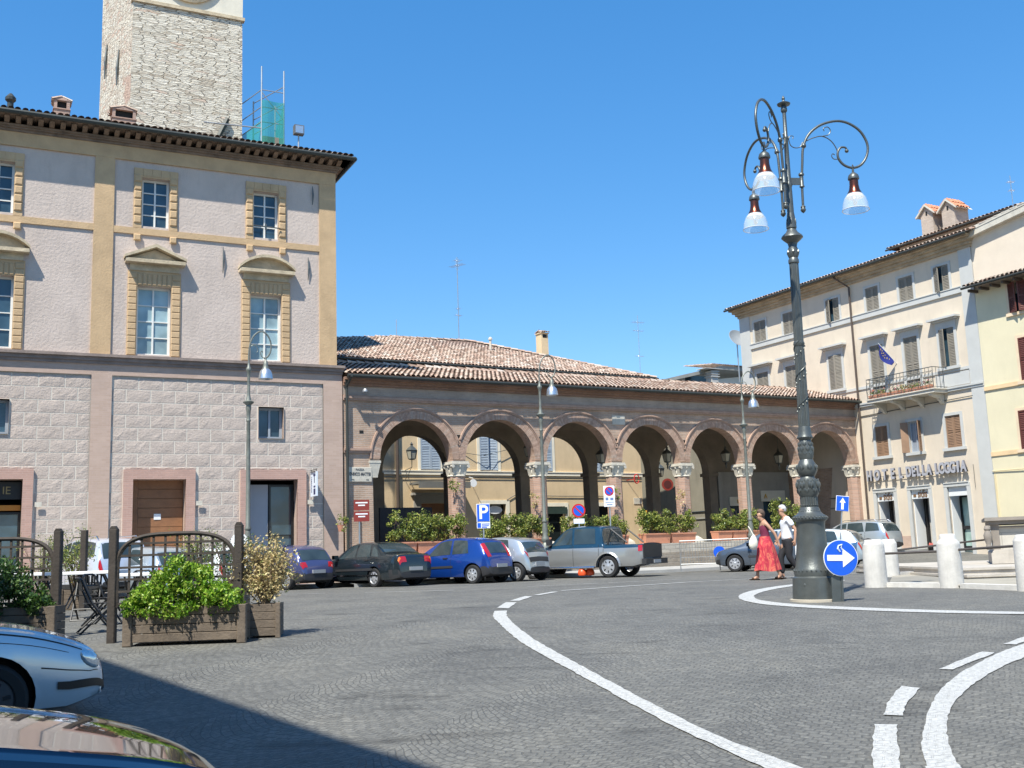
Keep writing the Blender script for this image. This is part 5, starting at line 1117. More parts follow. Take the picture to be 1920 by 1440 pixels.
m=MB(); m.box(.02,5.6,-.05,3.0,1.19,1.27); m.box(.10,5.5,.03,2.9,1.10,1.189); m.box(.14,.32,.1,.3,.5,1.1); m.box(.32,5.4,.12,.179,1.02,1.06); m.build('basin_rim',fgr,fo)
m=MB(); m.lathe([(.05,.50),(.08,.55),(.05,.62),(.09,.75),(.10,.85),(.06,.95),(.08,1.0),(.05,1.08)],12,(.06,.0,0)); m.build('corner_baluster',fgr,fo,smooth=40)
# bollards and rails
def bollard(x,y,h,r,lab,fancy=False):
    z=gz(x,y)-.02; o=empty('bollard',(x,y,z),(0,0,0),lab,'bollard','white stone bollards around the fountain')
    m=MB(); p=[(r*1.0,0),(r*.99,h*.3),(r*.96,h*.80),(r*.95,h*.84)] if fancy else [(r*1.0,0),(r*.99,h*.3),(r*.96,h*.88),(r*.95,h*.90)]
    p+= [(r*.70,h*.895),(r*.66,h*.91),(r*.66,h*.965),(r*.60,h*.99),(r*.5,h),(0,h)] if fancy else [(r*.80,h*.955),(r*.76,h*.985),(r*.66,h),(0,h)]
    m.lathe(p,32,cap=False); m.build('post',wbol,o,smooth=50); return o
bollard(7.2,21.9,.97,.225,'white stone bollard nearest the round arrow sign'); bollard(9.05,26.4,.92,.21,'white bollard behind the leftmost one, farther from the road'); bollard(8.3,20.85,1.04,.225,'tall white bollard with a capped top in the middle of the row',True); bollard(8.95,19.0,1.0,.235,'white bollard cut by the right edge of the picture')
railm=M('rail_iron',(.10,.085,.075),.6,metal=.4,var=.2)
def rail(a,b,lab):
    m=MB(); m.tube([a,b],.024,8); o=m.build('rail',railm); return tag(o,lab,'rail','iron rails between the bollards')
rail((7.38,21.9,.70),(8.12,20.9,.72),'iron rail between the sign side bollard and the capped bollard'); rail((8.42,20.7,.74),(8.85,19.15,.79),'iron rail from the capped bollard to the right edge'); rail((9.2,26.4,.72),(12.5,27.5,.95),'thin iron rail running back towards the fountain')
m=MB(); m.add([(7.35,21.75,-.05),(8.25,20.65,-.05),(8.4,20.8,-.05),(7.5,21.9,-.05),(7.35,21.75,.13),(8.25,20.65,.12),(8.4,20.8,.12),(7.5,21.9,.13)],[(0,1,5,4),(1,2,6,5),(2,3,7,6),(3,0,4,7),(4,5,6,7)])
m.add([(8.33,20.55,-.05),(8.9,18.9,-.05),(9.08,19.0,-.05),(8.5,20.7,-.05),(8.33,20.55,.11),(8.9,18.9,.10),(9.08,19.0,.10),(8.5,20.7,.11)],[(0,1,5,4),(1,2,6,5),(2,3,7,6),(3,0,4,7),(4,5,6,7)])
m.add([(9.1,26.3,-.05),(11,27.6,-.05),(11,27.75,-.05),(9.0,26.5,-.05),(9.1,26.3,.19),(11,27.6,.19),(11,27.75,.19),(9.0,26.5,.19)],[(0,1,5,4),(1,2,6,5),(2,3,7,6),(3,0,4,7),(4,5,6,7)])
tag(m.build('kerb',wbol),kind='structure')
m=MB(); ps=[(7.4,21.8),(8.3,20.7),(8.95,19),(13,19.5),(16,24),(12,29),(9.1,26.4)]; m.poly([(x,y,max(gz(x,y),.04)+.03) for x,y in ps]); tag(m.build('fountain_paving',brick('sandy_cobbles',(.42,.38,.30),(.33,.30,.24),(.26,.24,.2),.12,.1,.015,.2,.5)),kind='structure')

# ---------------- the big triple lamp ----------------
bL=empty('street_lamp',(5.0,18.4,0),(0,R(.72),0),'tall ornate dark iron street lamp with three copper and glass bells','street lamp')
prof=[(.37,.03),(.37,.042),(.353,.38),(.317,.406),(.326,.46),(.317,.531),(.29,.567),(.268,.764),(.245,1.033),(.237,1.258),(.246,1.322),(.287,1.358),(.283,1.412),(.219,1.448),(.173,1.503),(.169,1.539),(.146,1.566)]
fl1=[(.142,1.57),(.142,1.739)]; 
up_=[(.142,1.7395),(.174,1.794),(.192,1.922),(.183,2.013),(.128,2.059),(.115,2.087),(.138,2.114),(.17,2.178),(.171,2.27),(.129,2.344),(.11,2.381),(.12,2.417),(.129,2.537),(.115,2.658),(.097,2.713),(.12,2.741),(.135,2.769),(.12,2.806),(.111,2.88),(.097,2.954)]
sh1=[(.093,2.955),(.087,3.703),(.082,4.366)]; rg=[(.083,4.367),(.094,4.385),(.094,4.443),(.08,4.462)]; sh2=[(.079,4.463),(.078,5.23),(.076,5.861)]
top=[(.077,5.862),(.093,5.881),(.093,5.93),(.076,5.969),(.1,6.028),(.1,6.106),(.071,6.175),(.086,6.244),(.152,6.303),(.19,6.342),(.181,6.371),(.105,6.44),(.076,6.5),(.09,6.519),(.09,6.559),(.084,6.618),(.076,6.697),(.062,6.796)]
t2=[(.06,6.797),(.054,7.195),(.05,7.274),(.062,7.304),(.062,7.344),(.048,7.374),(.039,8.181),(.05,8.201),(.05,8.232),(.037,8.252),(.033,8.69),(.056,8.721),(.058,8.762),(.044,8.823),(.112,8.844),(.121,8.864),(.087,8.885),(.029,8.916),(.021,8.936),(.031,8.967),(.015,9.008),(0,9.029)]
m=MB(); m.lathe(prof,48); m.lathe(fl1,80,flute=20,fr=.05); m.lathe(up_,48); m.lathe(sh1,96,flute=16,fr=.07); m.lathe(rg,32); m.lathe(sh2,96,flute=16,fr=.06); m.lathe(top,32); m.lathe(t2,20)
# cast relief: beads, leaves and swags
def beads(z,r,n,br,sz=1.0,ph=0):
    for k in range(n):
        A=2*math.pi*(k+ph)/n; c=(r*math.cos(A),r*math.sin(A),z); m.lathe([(0,-br*sz),(br*.7,-br*sz*.6),(br,0),(br*.7,br*sz*.6),(0,br*sz)],6,c)
beads(1.385,.285,30,.018,1.3); beads(1.60,.145,24,.012); beads(1.50,.175,26,.013); beads(.50,.322,26,.016,1.4); beads(2.76,.132,20,.011); beads(4.415,.092,14,.010)
for k in range(8):
    A=2*math.pi*k/8
    for (z,r,s) in ((1.93,.190,.06),(1.84,.180,.04),(2.23,.172,.045),(2.55,.125,.045),(2.47,.12,.03),(2.63,.118,.035),(2.0,.175,.035)):
        for d in (-.16,.0,.16):
            B_=A+d+(.39 if s<.045 else 0); c=(r*math.cos(B_),r*math.sin(B_),z+(abs(d)*.12)); m.lathe([(0,-s),(s*.32,-s*.5),(s*.40,0),(s*.28,s*.6),(0,s)],6,c)
for k in range(26):   # climbing vine spiral on the shaft
    A=k*.75; z=3.0+k*.055; r=.098; m.lathe([(0,-.02),(.013,0),(0,.02)],5,(r*math.cos(A),r*math.sin(A),z))
m.tube([(.095*math.cos(t*.35),.095*math.sin(t*.35),3.0+t*.03) for t in range(50)],.008,5)
for k in range(6):
    A=k*math.pi/3+.3; m.lathe([(0,-.06),(.018,-.02),(.012,.04),(0,.07)],5,(.084*math.cos(A),.084*math.sin(A),6.62)); m.lathe([(0,-.05),(.025,0),(0,.05)],5,(.1*math.cos(A),.1*math.sin(A),6.07))
m.lathe([(0,0),(.03,.01),(.03,.03),(0,.04)],12,(-.22,-.285,.27),axis='y')
m.build('column',iron,bL,smooth=35)
m=MB(); m.lathe([(.42,-.06),(.42,.025),(.37,.03)],40); m.build('stone_base',M('lamp_base_stone',(.45,.40,.32),.9,var=.15),bL)
def catm(P,n=6):
    P=[Vector(p) for p in P]; Q=[P[0]*2-P[1]]+P+[P[-1]*2-P[-2]]; out=[]
    for i in range(1,len(Q)-2):
        for k in range(n):
            t=k/n; a,b,c,d=Q[i-1:i+3]; out.append(.5*((2*b)+(-a+c)*t+(2*a-5*b+4*c-d)*t*t+(-a+3*b-3*c+d)*t**3))
    out.append(P[-1]); return out
glb=M('bell_glass',(.85,.92,.95),.12,var=0,trans=0,alpha=.32); bulb=M('reflector_white',(.9,.9,.92),.2,metal=.4,var=0)
for n_,ang in enumerate((6,107,237)):
    am=empty('lamp_arm',(0,0,0),(0,0,R(ang)),label=['arm reaching right of the column','far left arm hanging lowest in view','near left arm crossing in front'][n_]); am.parent=bL
    A2=[(.24,6.93),(.25,7.4),(.28,7.75),(.31,8.02),(.40,8.24),(.55,8.40),(.75,8.51),(1.0,8.56),(1.22,8.51),(1.42,8.36),(1.53,8.12),(1.50,7.90),(1.38,7.73),(1.22,7.67),(1.06,7.72),(.965,7.84),(.96,7.96),(1.02,8.05),(1.11,8.05),(1.14,7.98)]
    pts=catm([(x,0,z) for x,z in A2],6); m=MB(); m.tube(pts,[.024]*(len(pts)-26)+[.024-.0003*k for k in range(26)],8)
    m.lathe([(0,-.035),(.028,-.02),(.038,0),(.028,.025),(0,.04)],12,(1.13,0,7.99),axis='y')
    m.lathe([(0,6.80),(.035,6.83),(.05,6.86),(.035,6.90),(.045,6.915),(.04,6.93),(.025,6.94)],14,(.24,0,0)); m.lathe([(.026,7.28),(.045,7.29),(.045,7.31),(.034,7.32),(.034,7.50),(.05,7.51),(.05,7.54),(.026,7.56)],14,(.245,0,0))
    m.box(.03,.23,-.012,.012,7.33,7.46); m.lathe([(.026,8.03),(.044,8.05),(.044,8.09),(.028,8.11)],12,(.325,0,0))
    m.build('arm_tube',iron,am,smooth=50)
    m=MB(); m.tube(catm([(.37,0,8.16),(.50,0,8.22),(.68,0,8.26),(.84,0,8.18),(.94,0,8.02),(.965,0,7.85)],5),.010,5); m.tube(catm([(.68,0,8.26),(.80,0,8.29),(.85,0,8.37),(.80,0,8.44),(.72,0,8.41),(.73,0,8.36)],5),.009,5)
    m.tube(catm([(.96,0,7.83),(.88,0,7.83),(.84,0,7.88),(.86,0,7.93),(.90,0,7.91)],5),.009,5)
    m.tube(catm([(.05,0,8.20),(.08,0,8.08),(.16,0,8.03),(.26,0,8.05),(.31,0,8.14)],5),.009,5); m.tube(catm([(.05,0,8.2),(.08,0,8.25),(.14,0,8.25),(.13,0,8.2)],4),.008,5); m.build('scrollwork',iron,am)
    m=MB(); lx=1.22; m.lathe([(.0,7.66),(.02,7.66),(.02,7.58),(.035,7.575),(.085,7.53),(.10,7.48),(.10,7.45),(.085,7.44)],20,(lx,0,0)); m.tube([(lx,-.03,7.69),(lx,.0,7.73),(lx,.03,7.69),(lx,0,7.62),(lx,-.03,7.69)],.008,5); m.build('lamp_cap',iron,am,smooth=40)
    m=MB(); m.lathe([(.078,7.445),(.08,7.34),(.095,7.25),(.125,7.19),(.138,7.165),(.135,7.165),(.09,7.25),(.075,7.34)],24,(lx,0,0),cap=False); m.build('copper_reflector',copper,am,smooth=50)
    m=MB(); m.lathe([(.137,7.17),(.19,7.09),(.222,6.99),(.235,6.87)],32,(lx,0,0),cap=False); m.build('glass_bell',glb,am,smooth=60)
    m=MB(); m.tube([(lx+.235*math.cos(t*math.pi/12),.235*math.sin(t*math.pi/12),6.87) for t in range(25)],.008,5); m.lathe([(.13,7.17),(.16,7.11),(.09,7.08),(0,7.06)],20,(lx,0,0),cap=False); m.lathe([(0,6.95),(.035,6.98),(.045,7.05),(.03,7.12)],12,(lx,0,0)); m.build('bulb_and_rim',bulb,am,smooth=50)
# ---------------- crook-necked lamps ----------------
def crook(loc,ht_,rz,label):
    o=empty('street_lamp',loc,(0,0,rz),label,'street lamp','grey crook necked street lamps'); H=ht_
    m=MB(); m.lathe([(.24,0),(.24,.08),(.15,.14),(.13,.5),(.17,.62),(.19,.8),(.14,.98),(.10,1.05),(.14,1.12),(.14,1.2),(.09,1.3),(.105,1.45),(.095,1.6),(.075,1.72),(.10,1.76),(.10,1.8),(.07,1.86),(.062,4.0),(.055,4.9),(.075,4.94),(.055,5.0),(.065,5.2),(.085,5.3),(.075,5.4),(.16,5.47),(.17,5.5),(.09,5.54),(.06,5.65),(.045,5.75),(.045,6.25),(.06,6.4),(.085,6.44),(.085,6.5),(.045,6.56),(.035,6.66),(0,6.68)],24); m.build('column',pole,o,smooth=35)
    P=[(0,6.65),(0,6.95),(.04,7.25),(.14,7.48),(.30,7.62),(.45,7.63),(.60,7.50),(.68,7.28),(.67,7.05),(.58,6.88),(.47,6.83)]
    m=MB(); m.tube(catm([(x,0,z) for x,z in P],5),.026,7); m.tube(catm([(.47,0,6.83),(.40,0,6.88),(.36,0,6.99),(.40,0,7.05),(.43,0,7.0)],4),.014,5); m.tube(catm([(.03,0,7.15),(.14,0,7.22),(.24,0,7.16),(.28,0,7.06),(.25,0,7.0)],4),.011,5); m.build('crook',pole,o,smooth=50)
    m=MB(); m.lathe([(0,6.84),(.03,6.83),(.03,6.76),(.065,6.73),(.075,6.62),(.10,6.52),(.115,6.50)],18,(.52,0,0),cap=False); m.build('lamp_cap',pole,o,smooth=50)
    m=MB(); m.lathe([(.11,6.505),(.17,6.44),(.205,6.33),(.225,6.20),(.21,6.20),(.16,6.4),(.02,6.46)],24,(.52,0,0),cap=False); m.build('lamp_bell',alu,o,smooth=60); o.scale=(1,1,H/7.63); return o
th=math.atan2(LD[1],LD[0])
crook((-8.18,32.7,.1),8.0,th-.15,'grey crook necked lamp in front of the mauve palace')
p=W(P0,LD,8.0,-2.0); crook((1.02,39.2,.2),8.05,th-.1,'grey crook necked lamp in front of the second and third arches')
crook((9.35,43.1,.15),7.85,th-.2,'grey crook necked lamp in front of the sixth arch')
# ---------------- road signs ----------------
def board(m,w_,h_,t=.02,r=.03):
    m.cbox(-w_/2,w_/2,-t,0,-h_/2,h_/2,.006)
o=empty('parking_sign',(-1.15,37.2,2.38),(0,0,.12),'blue parking sign with a smaller plate below on a thin pole','road sign')
m=MB(); board(m,.46,.62,.02); m.build('sign_rim',signw,o); m=MB(); m.box(-.212,.212,-.026,-.021,-.292,.292); f_=m.build('sign_face',signb,o)
text('lettering','P',.66,.003,signw,f_,(0,-.03,.0),bold=.012); m=MB(); m.box(-.23,.23,-.02,0,-.53,-.325); pl2=m.build('lower_plate',signw,o); m=MB(); m.box(-.21,-.09,-.024,-.021,-.51,-.345); m.box(-.06,.21,-.024,-.021,-.40,-.37); m.box(-.06,.19,-.024,-.021,-.46,-.43); m.box(-.06,.12,-.024,-.021,-.51,-.48); m.build('plate_marks',signb,pl2)
m=MB(); m.tube([(0,.03,-2.3),(0,.03,.3)],.028,8); m.build('pole',alu,o)
o=no_parking((2.18,37.6,2.36),.24,.1,'round no parking sign above the pickup cab with a white plate below',-2.2,group='no parking signs'); m=MB(); m.box(-.19,.19,-.02,0,-.45,-.28); m.build('lower_plate',M('pale_plate',(.72,.76,.85),.4,var=.02),o)
o=empty('no_parking_sign',(3.32,38.1,2.9),(0,0,.1),'rectangular white sign with a no parking roundel and small plates','road sign','no parking signs')
m=MB(); m.cbox(-.20,.20,-.02,0,-.42,.32,.006); m.build('board',signw,o); m=MB(); disc(m,.165,-.025,-.021,(0,0,.13)); m.build('roundel_rim',signr,o); m=MB(); disc(m,.12,-.03,-.026,(0,0,.13)); f_=m.build('roundel_face',signb,o); m=MB(); m.obox(Matrix.Translation((0,-.034,.13))@Matrix.Rotation(R(45),4,'Y'),.25,.005,.03); m.build('slash',signr,f_)
m=MB(); m.box(-.14,-.04,-.024,-.021,-.19,-.09); m.box(.03,.14,-.024,-.021,-.19,-.1); m.box(-.15,.15,-.024,-.021,-.27,-.25); m.box(-.1,.1,-.024,-.021,-.36,-.33); m.build('plate_marks',M('mark_blue_grey',(.15,.22,.4),.5,var=0),o); m=MB(); m.tube([(0,.03,-2.7),(0,.03,.3)],.028,8); m.build('pole',alu,o)
def arrow_pts(L,hw,hl,sw): # pointing +x
    return [(-L/2,-sw),(L/2-hl,-sw),(L/2-hl,-hw),(L/2,0),(L/2-hl,hw),(L/2-hl,sw),(-L/2,sw)]
o=empty('one_way_sign',(11.6,38.2,2.32),(0,R(7),.0),'square blue sign with white upward arrow on a leaning pole','road sign')
m=MB(); m.cbox(-.23,.23,-.02,0,-.27,.27,.006); m.build('sign_rim',signw,o); m=MB(); m.box(-.215,.215,-.026,-.021,-.255,.255); f_=m.build('sign_face',signb,o); m=MB(); m.prism([(z,x) for x,z in arrow_pts(.42,.11,.18,.045)],-.032,-.027); m.build('arrow',signw,f_); m=MB(); m.tube([(0,.03,-2.2),(0,.03,.2)],.028,8); m.build('pole',alu,o)
# round arrow sign by the big lamp
o=empty('keep_right_sign',(5.355,17.98,.70),(0,R(2),R(8)),'round blue sign with a white right arrow standing against the lamp base','road sign')
m=MB(); disc(m,.30,-.012,.0,n=48); m.build('sign_rim',signw,o); m=MB(); disc(m,.288,-.018,-.013,n=48); f_=m.build('sign_face',signb,o)
m=MB(); m.prism([(x,z) for x,z in arrow_pts(.48,.155,.21,.048)],-.024,-.019); m.prism([(.055,.15),(.10,.10),(.06,.14),(.03,.22),(.0,.20),(-.03,.14),(-.02,.11),(.01,.15)],-.024,-.019) if 0 else None; m.build('arrow',signw,f_)
m=MB(); m.tube([(-.01,-.022,.10),(-.05,-.022,.15),(-.035,-.022,.20),(.02,-.022,.215),(.01,-.022,.17),(.03,-.022,.13)],[.012,.018,.014,.02,.012,.01],6); m.build('sticker',M('pale_blue_sticker',(.6,.7,.85),.4,var=.05),f_)
m=MB(); m.box(.005,.04,.02,.06,-.76,-.05); m.prism([(-.16,-.76),(.004,-.76),(.004,-.2),(-.16,-.32)],.03,.05); m.build('post',iron,o)
# brown red tourist signs
o=empty('tourist_sign',W(P0,LD,.30,-.75,2.6),(0,0,th-.3),'two dark red tourist signs with white lines on a post beside the palace corner','road sign')
for k,(a,b) in enumerate(((.02,.38),(-.37,-.02))):
    m=MB(); m.box(-.27,.27,-.02,0,a,b); f_=m.build('board',signbr,o); m=MB()
    for (x,z,w_) in ((0,.24,.42),(0,.15,.24)): m.box(-w_/2,w_/2,-.024,-.021,a+z,a+z+.045)
    m.build('white_lines',signw,f_)
m=MB(); m.tube([(-.08,.02,-2.4),(-.08,.02,.35)],.03,8); m.build('pole',alu,o)
q=MB(); q.lathe([(.1,0),(.1,.05),(.05,.12)],10); o=q.build('wall_lamp',signg); o.location=W(P0,LD,.6,-.5,6.85); tag(o,'small grey fitting on the brick wall beside the palace downpipe','fitting')
q=MB(); q.tube([(0,.5,0),(0,0,0)],.02,5); q.build('arm',signg,o)
# corner plant pot, barrier, orange jug
o=empty('potted_plant',W(P0,LD,-.45,-.75,2.1),(0,0,0),'small green plant in a hanging pot at the foot of the palace corner','potted plant'); m=MB(); m.lathe([(.1,-.2),(.15,0),(.16,.03)],12); m.build('pot',terra,o); rnd=random.Random(3); leaves(200,clumps(rnd,8,lambda r:(r.uniform(-.15,.25),r.uniform(-.1,.1),r.uniform(-.1,.3)),(.08,.15)),(.025,.05),rnd).build('foliage',leaf2,o)
o=empty('barrier',(6.9,39.9,.1),(0,0,R(-10)),'low galvanised wire barrier standing behind the grey hatchback','barrier')
m=MB(); m.tube([(-.9,0,0),(-.9,0,1.1),(1.6,0,1.12),(1.6,0,0)],.025,6); m.tube([(-.9,0,.25),(1.6,0,.25)],.02,6)
for k in range(24): x=-.85+k*.102; m.tube([(x,0,.25),(x,0,1.1)],.008,4)
for z in (.5,.8): m.tube([(-.9,0,z),(1.6,0,z)],.008,4)
m.build('wire_frame',M('galvanised',(.35,.36,.36),.5,metal=.5),o)
o=MB(); disc(o,.22,-.02,.0); o=o.build('round_sign',signb); o.location=(7.4,39.7,.75); o.rotation_euler=(0,0,.1); tag(o,'plain round blue sign low behind the grey hatchback bonnet','road sign'); m=MB(); m.tube([(0,.03,-.65),(0,.03,.1)],.025,6); m.build('post',signg,o)
o=empty('orange_bag',(2.3,37.1,.12),(0,0,.3),'bright orange bundle lying under the pickup','bag'); rnd=random.Random(9)
m=MB()
for (x,w_) in ((-.12,.16),(.16,.17)): m.lathe([(0,0),(w_*.9,.02),(w_,.1),(w_*.8,.2),(w_*.3,.26),(.03,.28),(0,.33)],10,(x,0,0))
m.build('bundle',M('orange_plastic',(.75,.09,.02),.4,var=.2,vs=6),o,smooth=60)
# ---------------- cars ----------------
def lerp(a,b,t): return a+(b-a)*t
carglass=glass('car_glass',(.035,.05,.055),.03); cartrim=M('car_black_trim',(.03,.03,.032),.55,var=.1); tailm=M('tail_light_red',(.45,.01,.012),.15,var=.1,coat=1); ambm=M('amber_lens',(.75,.20,.02),.15,var=.1,coat=1)
headm=M('headlight_glass',(.55,.60,.64),.08,metal=.6,var=.3,vs=9,coat=1); rimm=M('silver_wheel_trim',(.55,.56,.58),.35,metal=.6,var=.05); platem=M('number_plate_shade_grey',(.34,.35,.36),.4,var=.02); gap=M('panel_gap',(.01,.01,.012),.7,var=0); chrome=M('chrome',(.7,.7,.72),.12,metal=1,var=0)  # number plates greyed in their colour to stand in for shade
def paint_(name,col,metal=.25,rough=.28): 
    return M(name,col,rough,metal=metal,var=.03,vs=2,coat=1)
class Car:
    def __init__(s,name,label,paint,L,Wd,Hh,prof,wb,fo,belt=.88,bslope=.03,tum=.74,sub=4,lower=None,two=None,bot=.2,wr=.30,arch=.05,cat='car',rnd_=.16,group=None,windows=((0,0),),wheel_w=.19,frontw=.0):
        s.o=empty(name,(0,0,0),(0,0,0),label,cat,group); s.L=L; s.W=Wd/2; s.wr=wr
        # prof: control points of the silhouette from the nose to the tail
        P=[Vector((x,0,z)) for x,z in prof]; s.n=sub
        pts=catm(P,sub); s.st=[(p.x,p.z) for p in pts]; s.roof=Hh; s.belt0=belt; s.bs=bslope; s.tum=tum; s.bot=bot; s.rr=rnd_
        s.fx=L/2-fo; s.rx=s.fx-wb; s.x0=prof[0][0]; s.x1=prof[-1][0]
        m=MB(); rings=[s.ring(i) for i in range(len(s.st))]
        K=len(rings[0]); full=[]
        for i,r in enumerate(rings):
            x=s.st[i][0]; full.append([(x,-y,z) for y,z in r]+[(x,y,z) for y,z in reversed(r[1:-1])])
        F=len(full[0])
        for f in full: m.v+=f
        for i in range(len(full)-1):
            for k in range(F):
                m.f.append((i*F+k,(i+1)*F+k,(i+1)*F+(k+1)%F,i*F+(k+1)%F)); kk=k if k<K-1 else F-1-k
                z=(full[i][k][2]+full[i+1][(k+1)%F][2])/2; x=(full[i][k][0]+full[i+1][k][0])/2
                mi=0
                if lower and z<lower(x): mi=1
                if two and kk>=two: mi=2
                m.m.append(mi)
        m.f.append(tuple(reversed(range(F)))); m.m.append(1 if lower else 0); m.f.append(tuple((len(full)-1)*F+k for k in range(F))); m.m.append(1 if lower else 0)
        mats=[paint,s.lowm if hasattr(s,'lowm') else cartrim,(two and s_two) or cartrim] if 0 else [paint,cartrim,Car.twom or cartrim]
        b=m.build('body',mats,s.o); s.body=b
        bm_=MB()
        for x in (s.fx,s.rx):
            for sd in (-1,1):
                bm_.lathe([(wr+arch,-.16),(wr+arch,.3)],28,(x,sd*(s.W-.12) if sd>0 else -(s.W-.12)-.14,wr+.01),axis='y')
        c=bm_.build('cutter',[gap]*3)
        for p in c.data.polygons: p.material_index=0
        recalc(c.data); recalc(b.data)
        md=b.modifiers.new('b','BOOLEAN'); md.object=c; md.operation='DIFFERENCE'; md.solver='EXACT'
        try: md.material_mode='TRANSFER'
        except Exception: pass
        dg=bpy.context.evaluated_depsgraph_get(); me=bpy.data.meshes.new_from_object(b.evaluated_get(dg)); b.modifiers.clear(); old=b.data; b.data=me; bpy.data.meshes.remove(old)
        cm=c.data; bpy.data.objects.remove(c,do_unlink=True); bpy.data.meshes.remove(cm)
        me.shade_smooth(); me.set_sharp_from_angle(angle=R(38))
        me.name='body'
        s.wheels(wheel_w)
    def ring(s,i):
        x,top=s.st[i]; L2=s.L/2; t=abs(x)/L2; w=s.W*(1-s.rr*min(1,t)**5); d=L2-abs(x)
        if d<.22: w*=1-.16*(1-max(0,d)/.22)**2
        bot=s.bot+(.08*(1-max(0,d)/.3) if d<.3 else 0); top=max(top,bot+.12)
        be=min(s.belt0-s.bs*x,top-.05); h=be-bot; g=max(0,min(1,(top-be-.05)/(s.roof-s.belt0-.05)))
        wt=lerp(.86,s.tum,g)*w; ze=top-lerp(.028,.06,g)
        R_=[(0,bot),(.8*w,bot),(.95*w,bot+.03),(.99*w,bot+.2*h),(w,bot+.45*h),(.997*w,bot+.68*h),(.98*w,bot+.88*h),(.945*w,be)]
        for q in (.33,.67): R_.append((lerp(.945*w,wt,q)+.012*g,lerp(be,ze,q)))
        R_+=[(lerp(.945*w,wt,.9)+.004*g,lerp(be,ze,.9)),(wt-.012*g,ze+.008),(wt*.86,top-.02),(wt*.45,top-.004),(0,top)]
        return R_
    def S(s,st,r,side=-1):
        if r>14: r=28-r; side=-side
        st=max(0,min(len(s.st)-1.001,st)); i=int(st); f=st-i; a=s.ring(i); b=s.ring(i+1); r=max(0,min(13.999,r)); k=int(r); q=r-k
        y=lerp(lerp(a[k][0],a[k+1][0],q),lerp(b[k][0],b[k+1][0],q),f); z=lerp(lerp(a[k][1],a[k+1][1],q),lerp(b[k][1],b[k+1][1],q),f)
        return Vector((lerp(s.st[i][0],s.st[i+1][0],f),side*y,z))
    def sx(s,x):
        for i in range(len(s.st)-1):
            a,b=s.st[i][0],s.st[i+1][0]
            if a>=x>=b and a!=b: return i+(a-x)/(a-b)
        return len(s.st)-1.01 if x<0 else 0
    def patch(s,name,mt,q,nu=6,nv=3,off=.006,side=-1,par=None,mb=None,isx=True):
        # q: four corners (station or x, ring)
        Q=[((s.sx(a) if isx else a*s.n),r) for a,r in q]; m=mb or MB(); base=len(m.v)
        for j in range(nv+1):
            for i in range(nu+1):
                u=i/nu; v=j/nv
                st=lerp(lerp(Q[0][0],Q[1][0],u),lerp(Q[3][0],Q[2][0],u),v); r=lerp(lerp(Q[0][1],Q[1][1],u),lerp(Q[3][1],Q[2][1],u),v)
                p=s.S(st,r,side); a=s.S(st+.25,r,side)-s.S(st-.25,r,side); b=s.S(st,r+.2,side)-s.S(st,r-.2,side); n=a.cross(b)
                n=n.normalized() if n.length>1e-9 else Vector((0,side,0))
                if n.dot(p-Vector((p.x*.6,0,.6)))<0: n=-n
                m.v.append(tuple(p+n*off))
        for j in range(nv):
            for i in range(nu): m.f.append((base+j*(nu+1)+i,base+j*(nu+1)+i+1,base+(j+1)*(nu+1)+i+1,base+(j+1)*(nu+1)+i)); m.m.append(0)
        if mb is None: return m.build(name,mt,par or s.o,smooth=60)
    def both(s,name,mt,q,**k):
        for sd in (-1,1): s.patch(name,mt,q,side=sd,**k)
    def wheels(s,ww):
        for x in (s.fx,s.rx):
            for sd in (-1,1):
                R_=s.wr; m=MB(); y0=sd*(s.W-.02); y1=sd*(s.W-.02-ww)
                m.lathe([(R_*.66,y0),(R_*.9,y0+sd*.004),(R_*.97,y0-sd*.02),(R_,y0-sd*.05),(R_,y1+sd*.05),(R_*.96,y1+sd*.01),(R_*.6,y1)],28,(x,0,R_),axis='y',cap=False)
                t=m.build('wheel',rubber,s.o,smooth=35)
                m=MB(); yy=y0-sd*.012
                m.lathe([(R_*.67,y0-sd*.004),(R_*.63,yy-sd*.01),(R_*.60,yy),(R_*.35,yy+sd*.008),(R_*.14,yy+sd*.012),(R_*.12,yy+sd*.016),(0,yy+sd*.016)],28,(x,0,R_),axis='y',cap=False); rm=m.build('rim',rimm,t,smooth=30)
                m=MB()
                for k in range(7):
                    A=2*math.pi*k/7+.2; c=Vector((x+R_*.44*math.cos(A),yy+sd*.010,R_+R_*.44*math.sin(A)))
                    mt=Matrix.Translation(c)@Matrix.Rotation(-A,4,'Y'); m.obox(mt,R_*.2,.006,R_*.11)
                m.build('rim_slots',gap,rm)
    def place(s,x,y,az,z=None,pitch=0):
        s.o.location=(x,y,gz(x,y) if z is None else z); s.o.rotation_euler=(0,pitch,R(90-az))
Car.twom=None
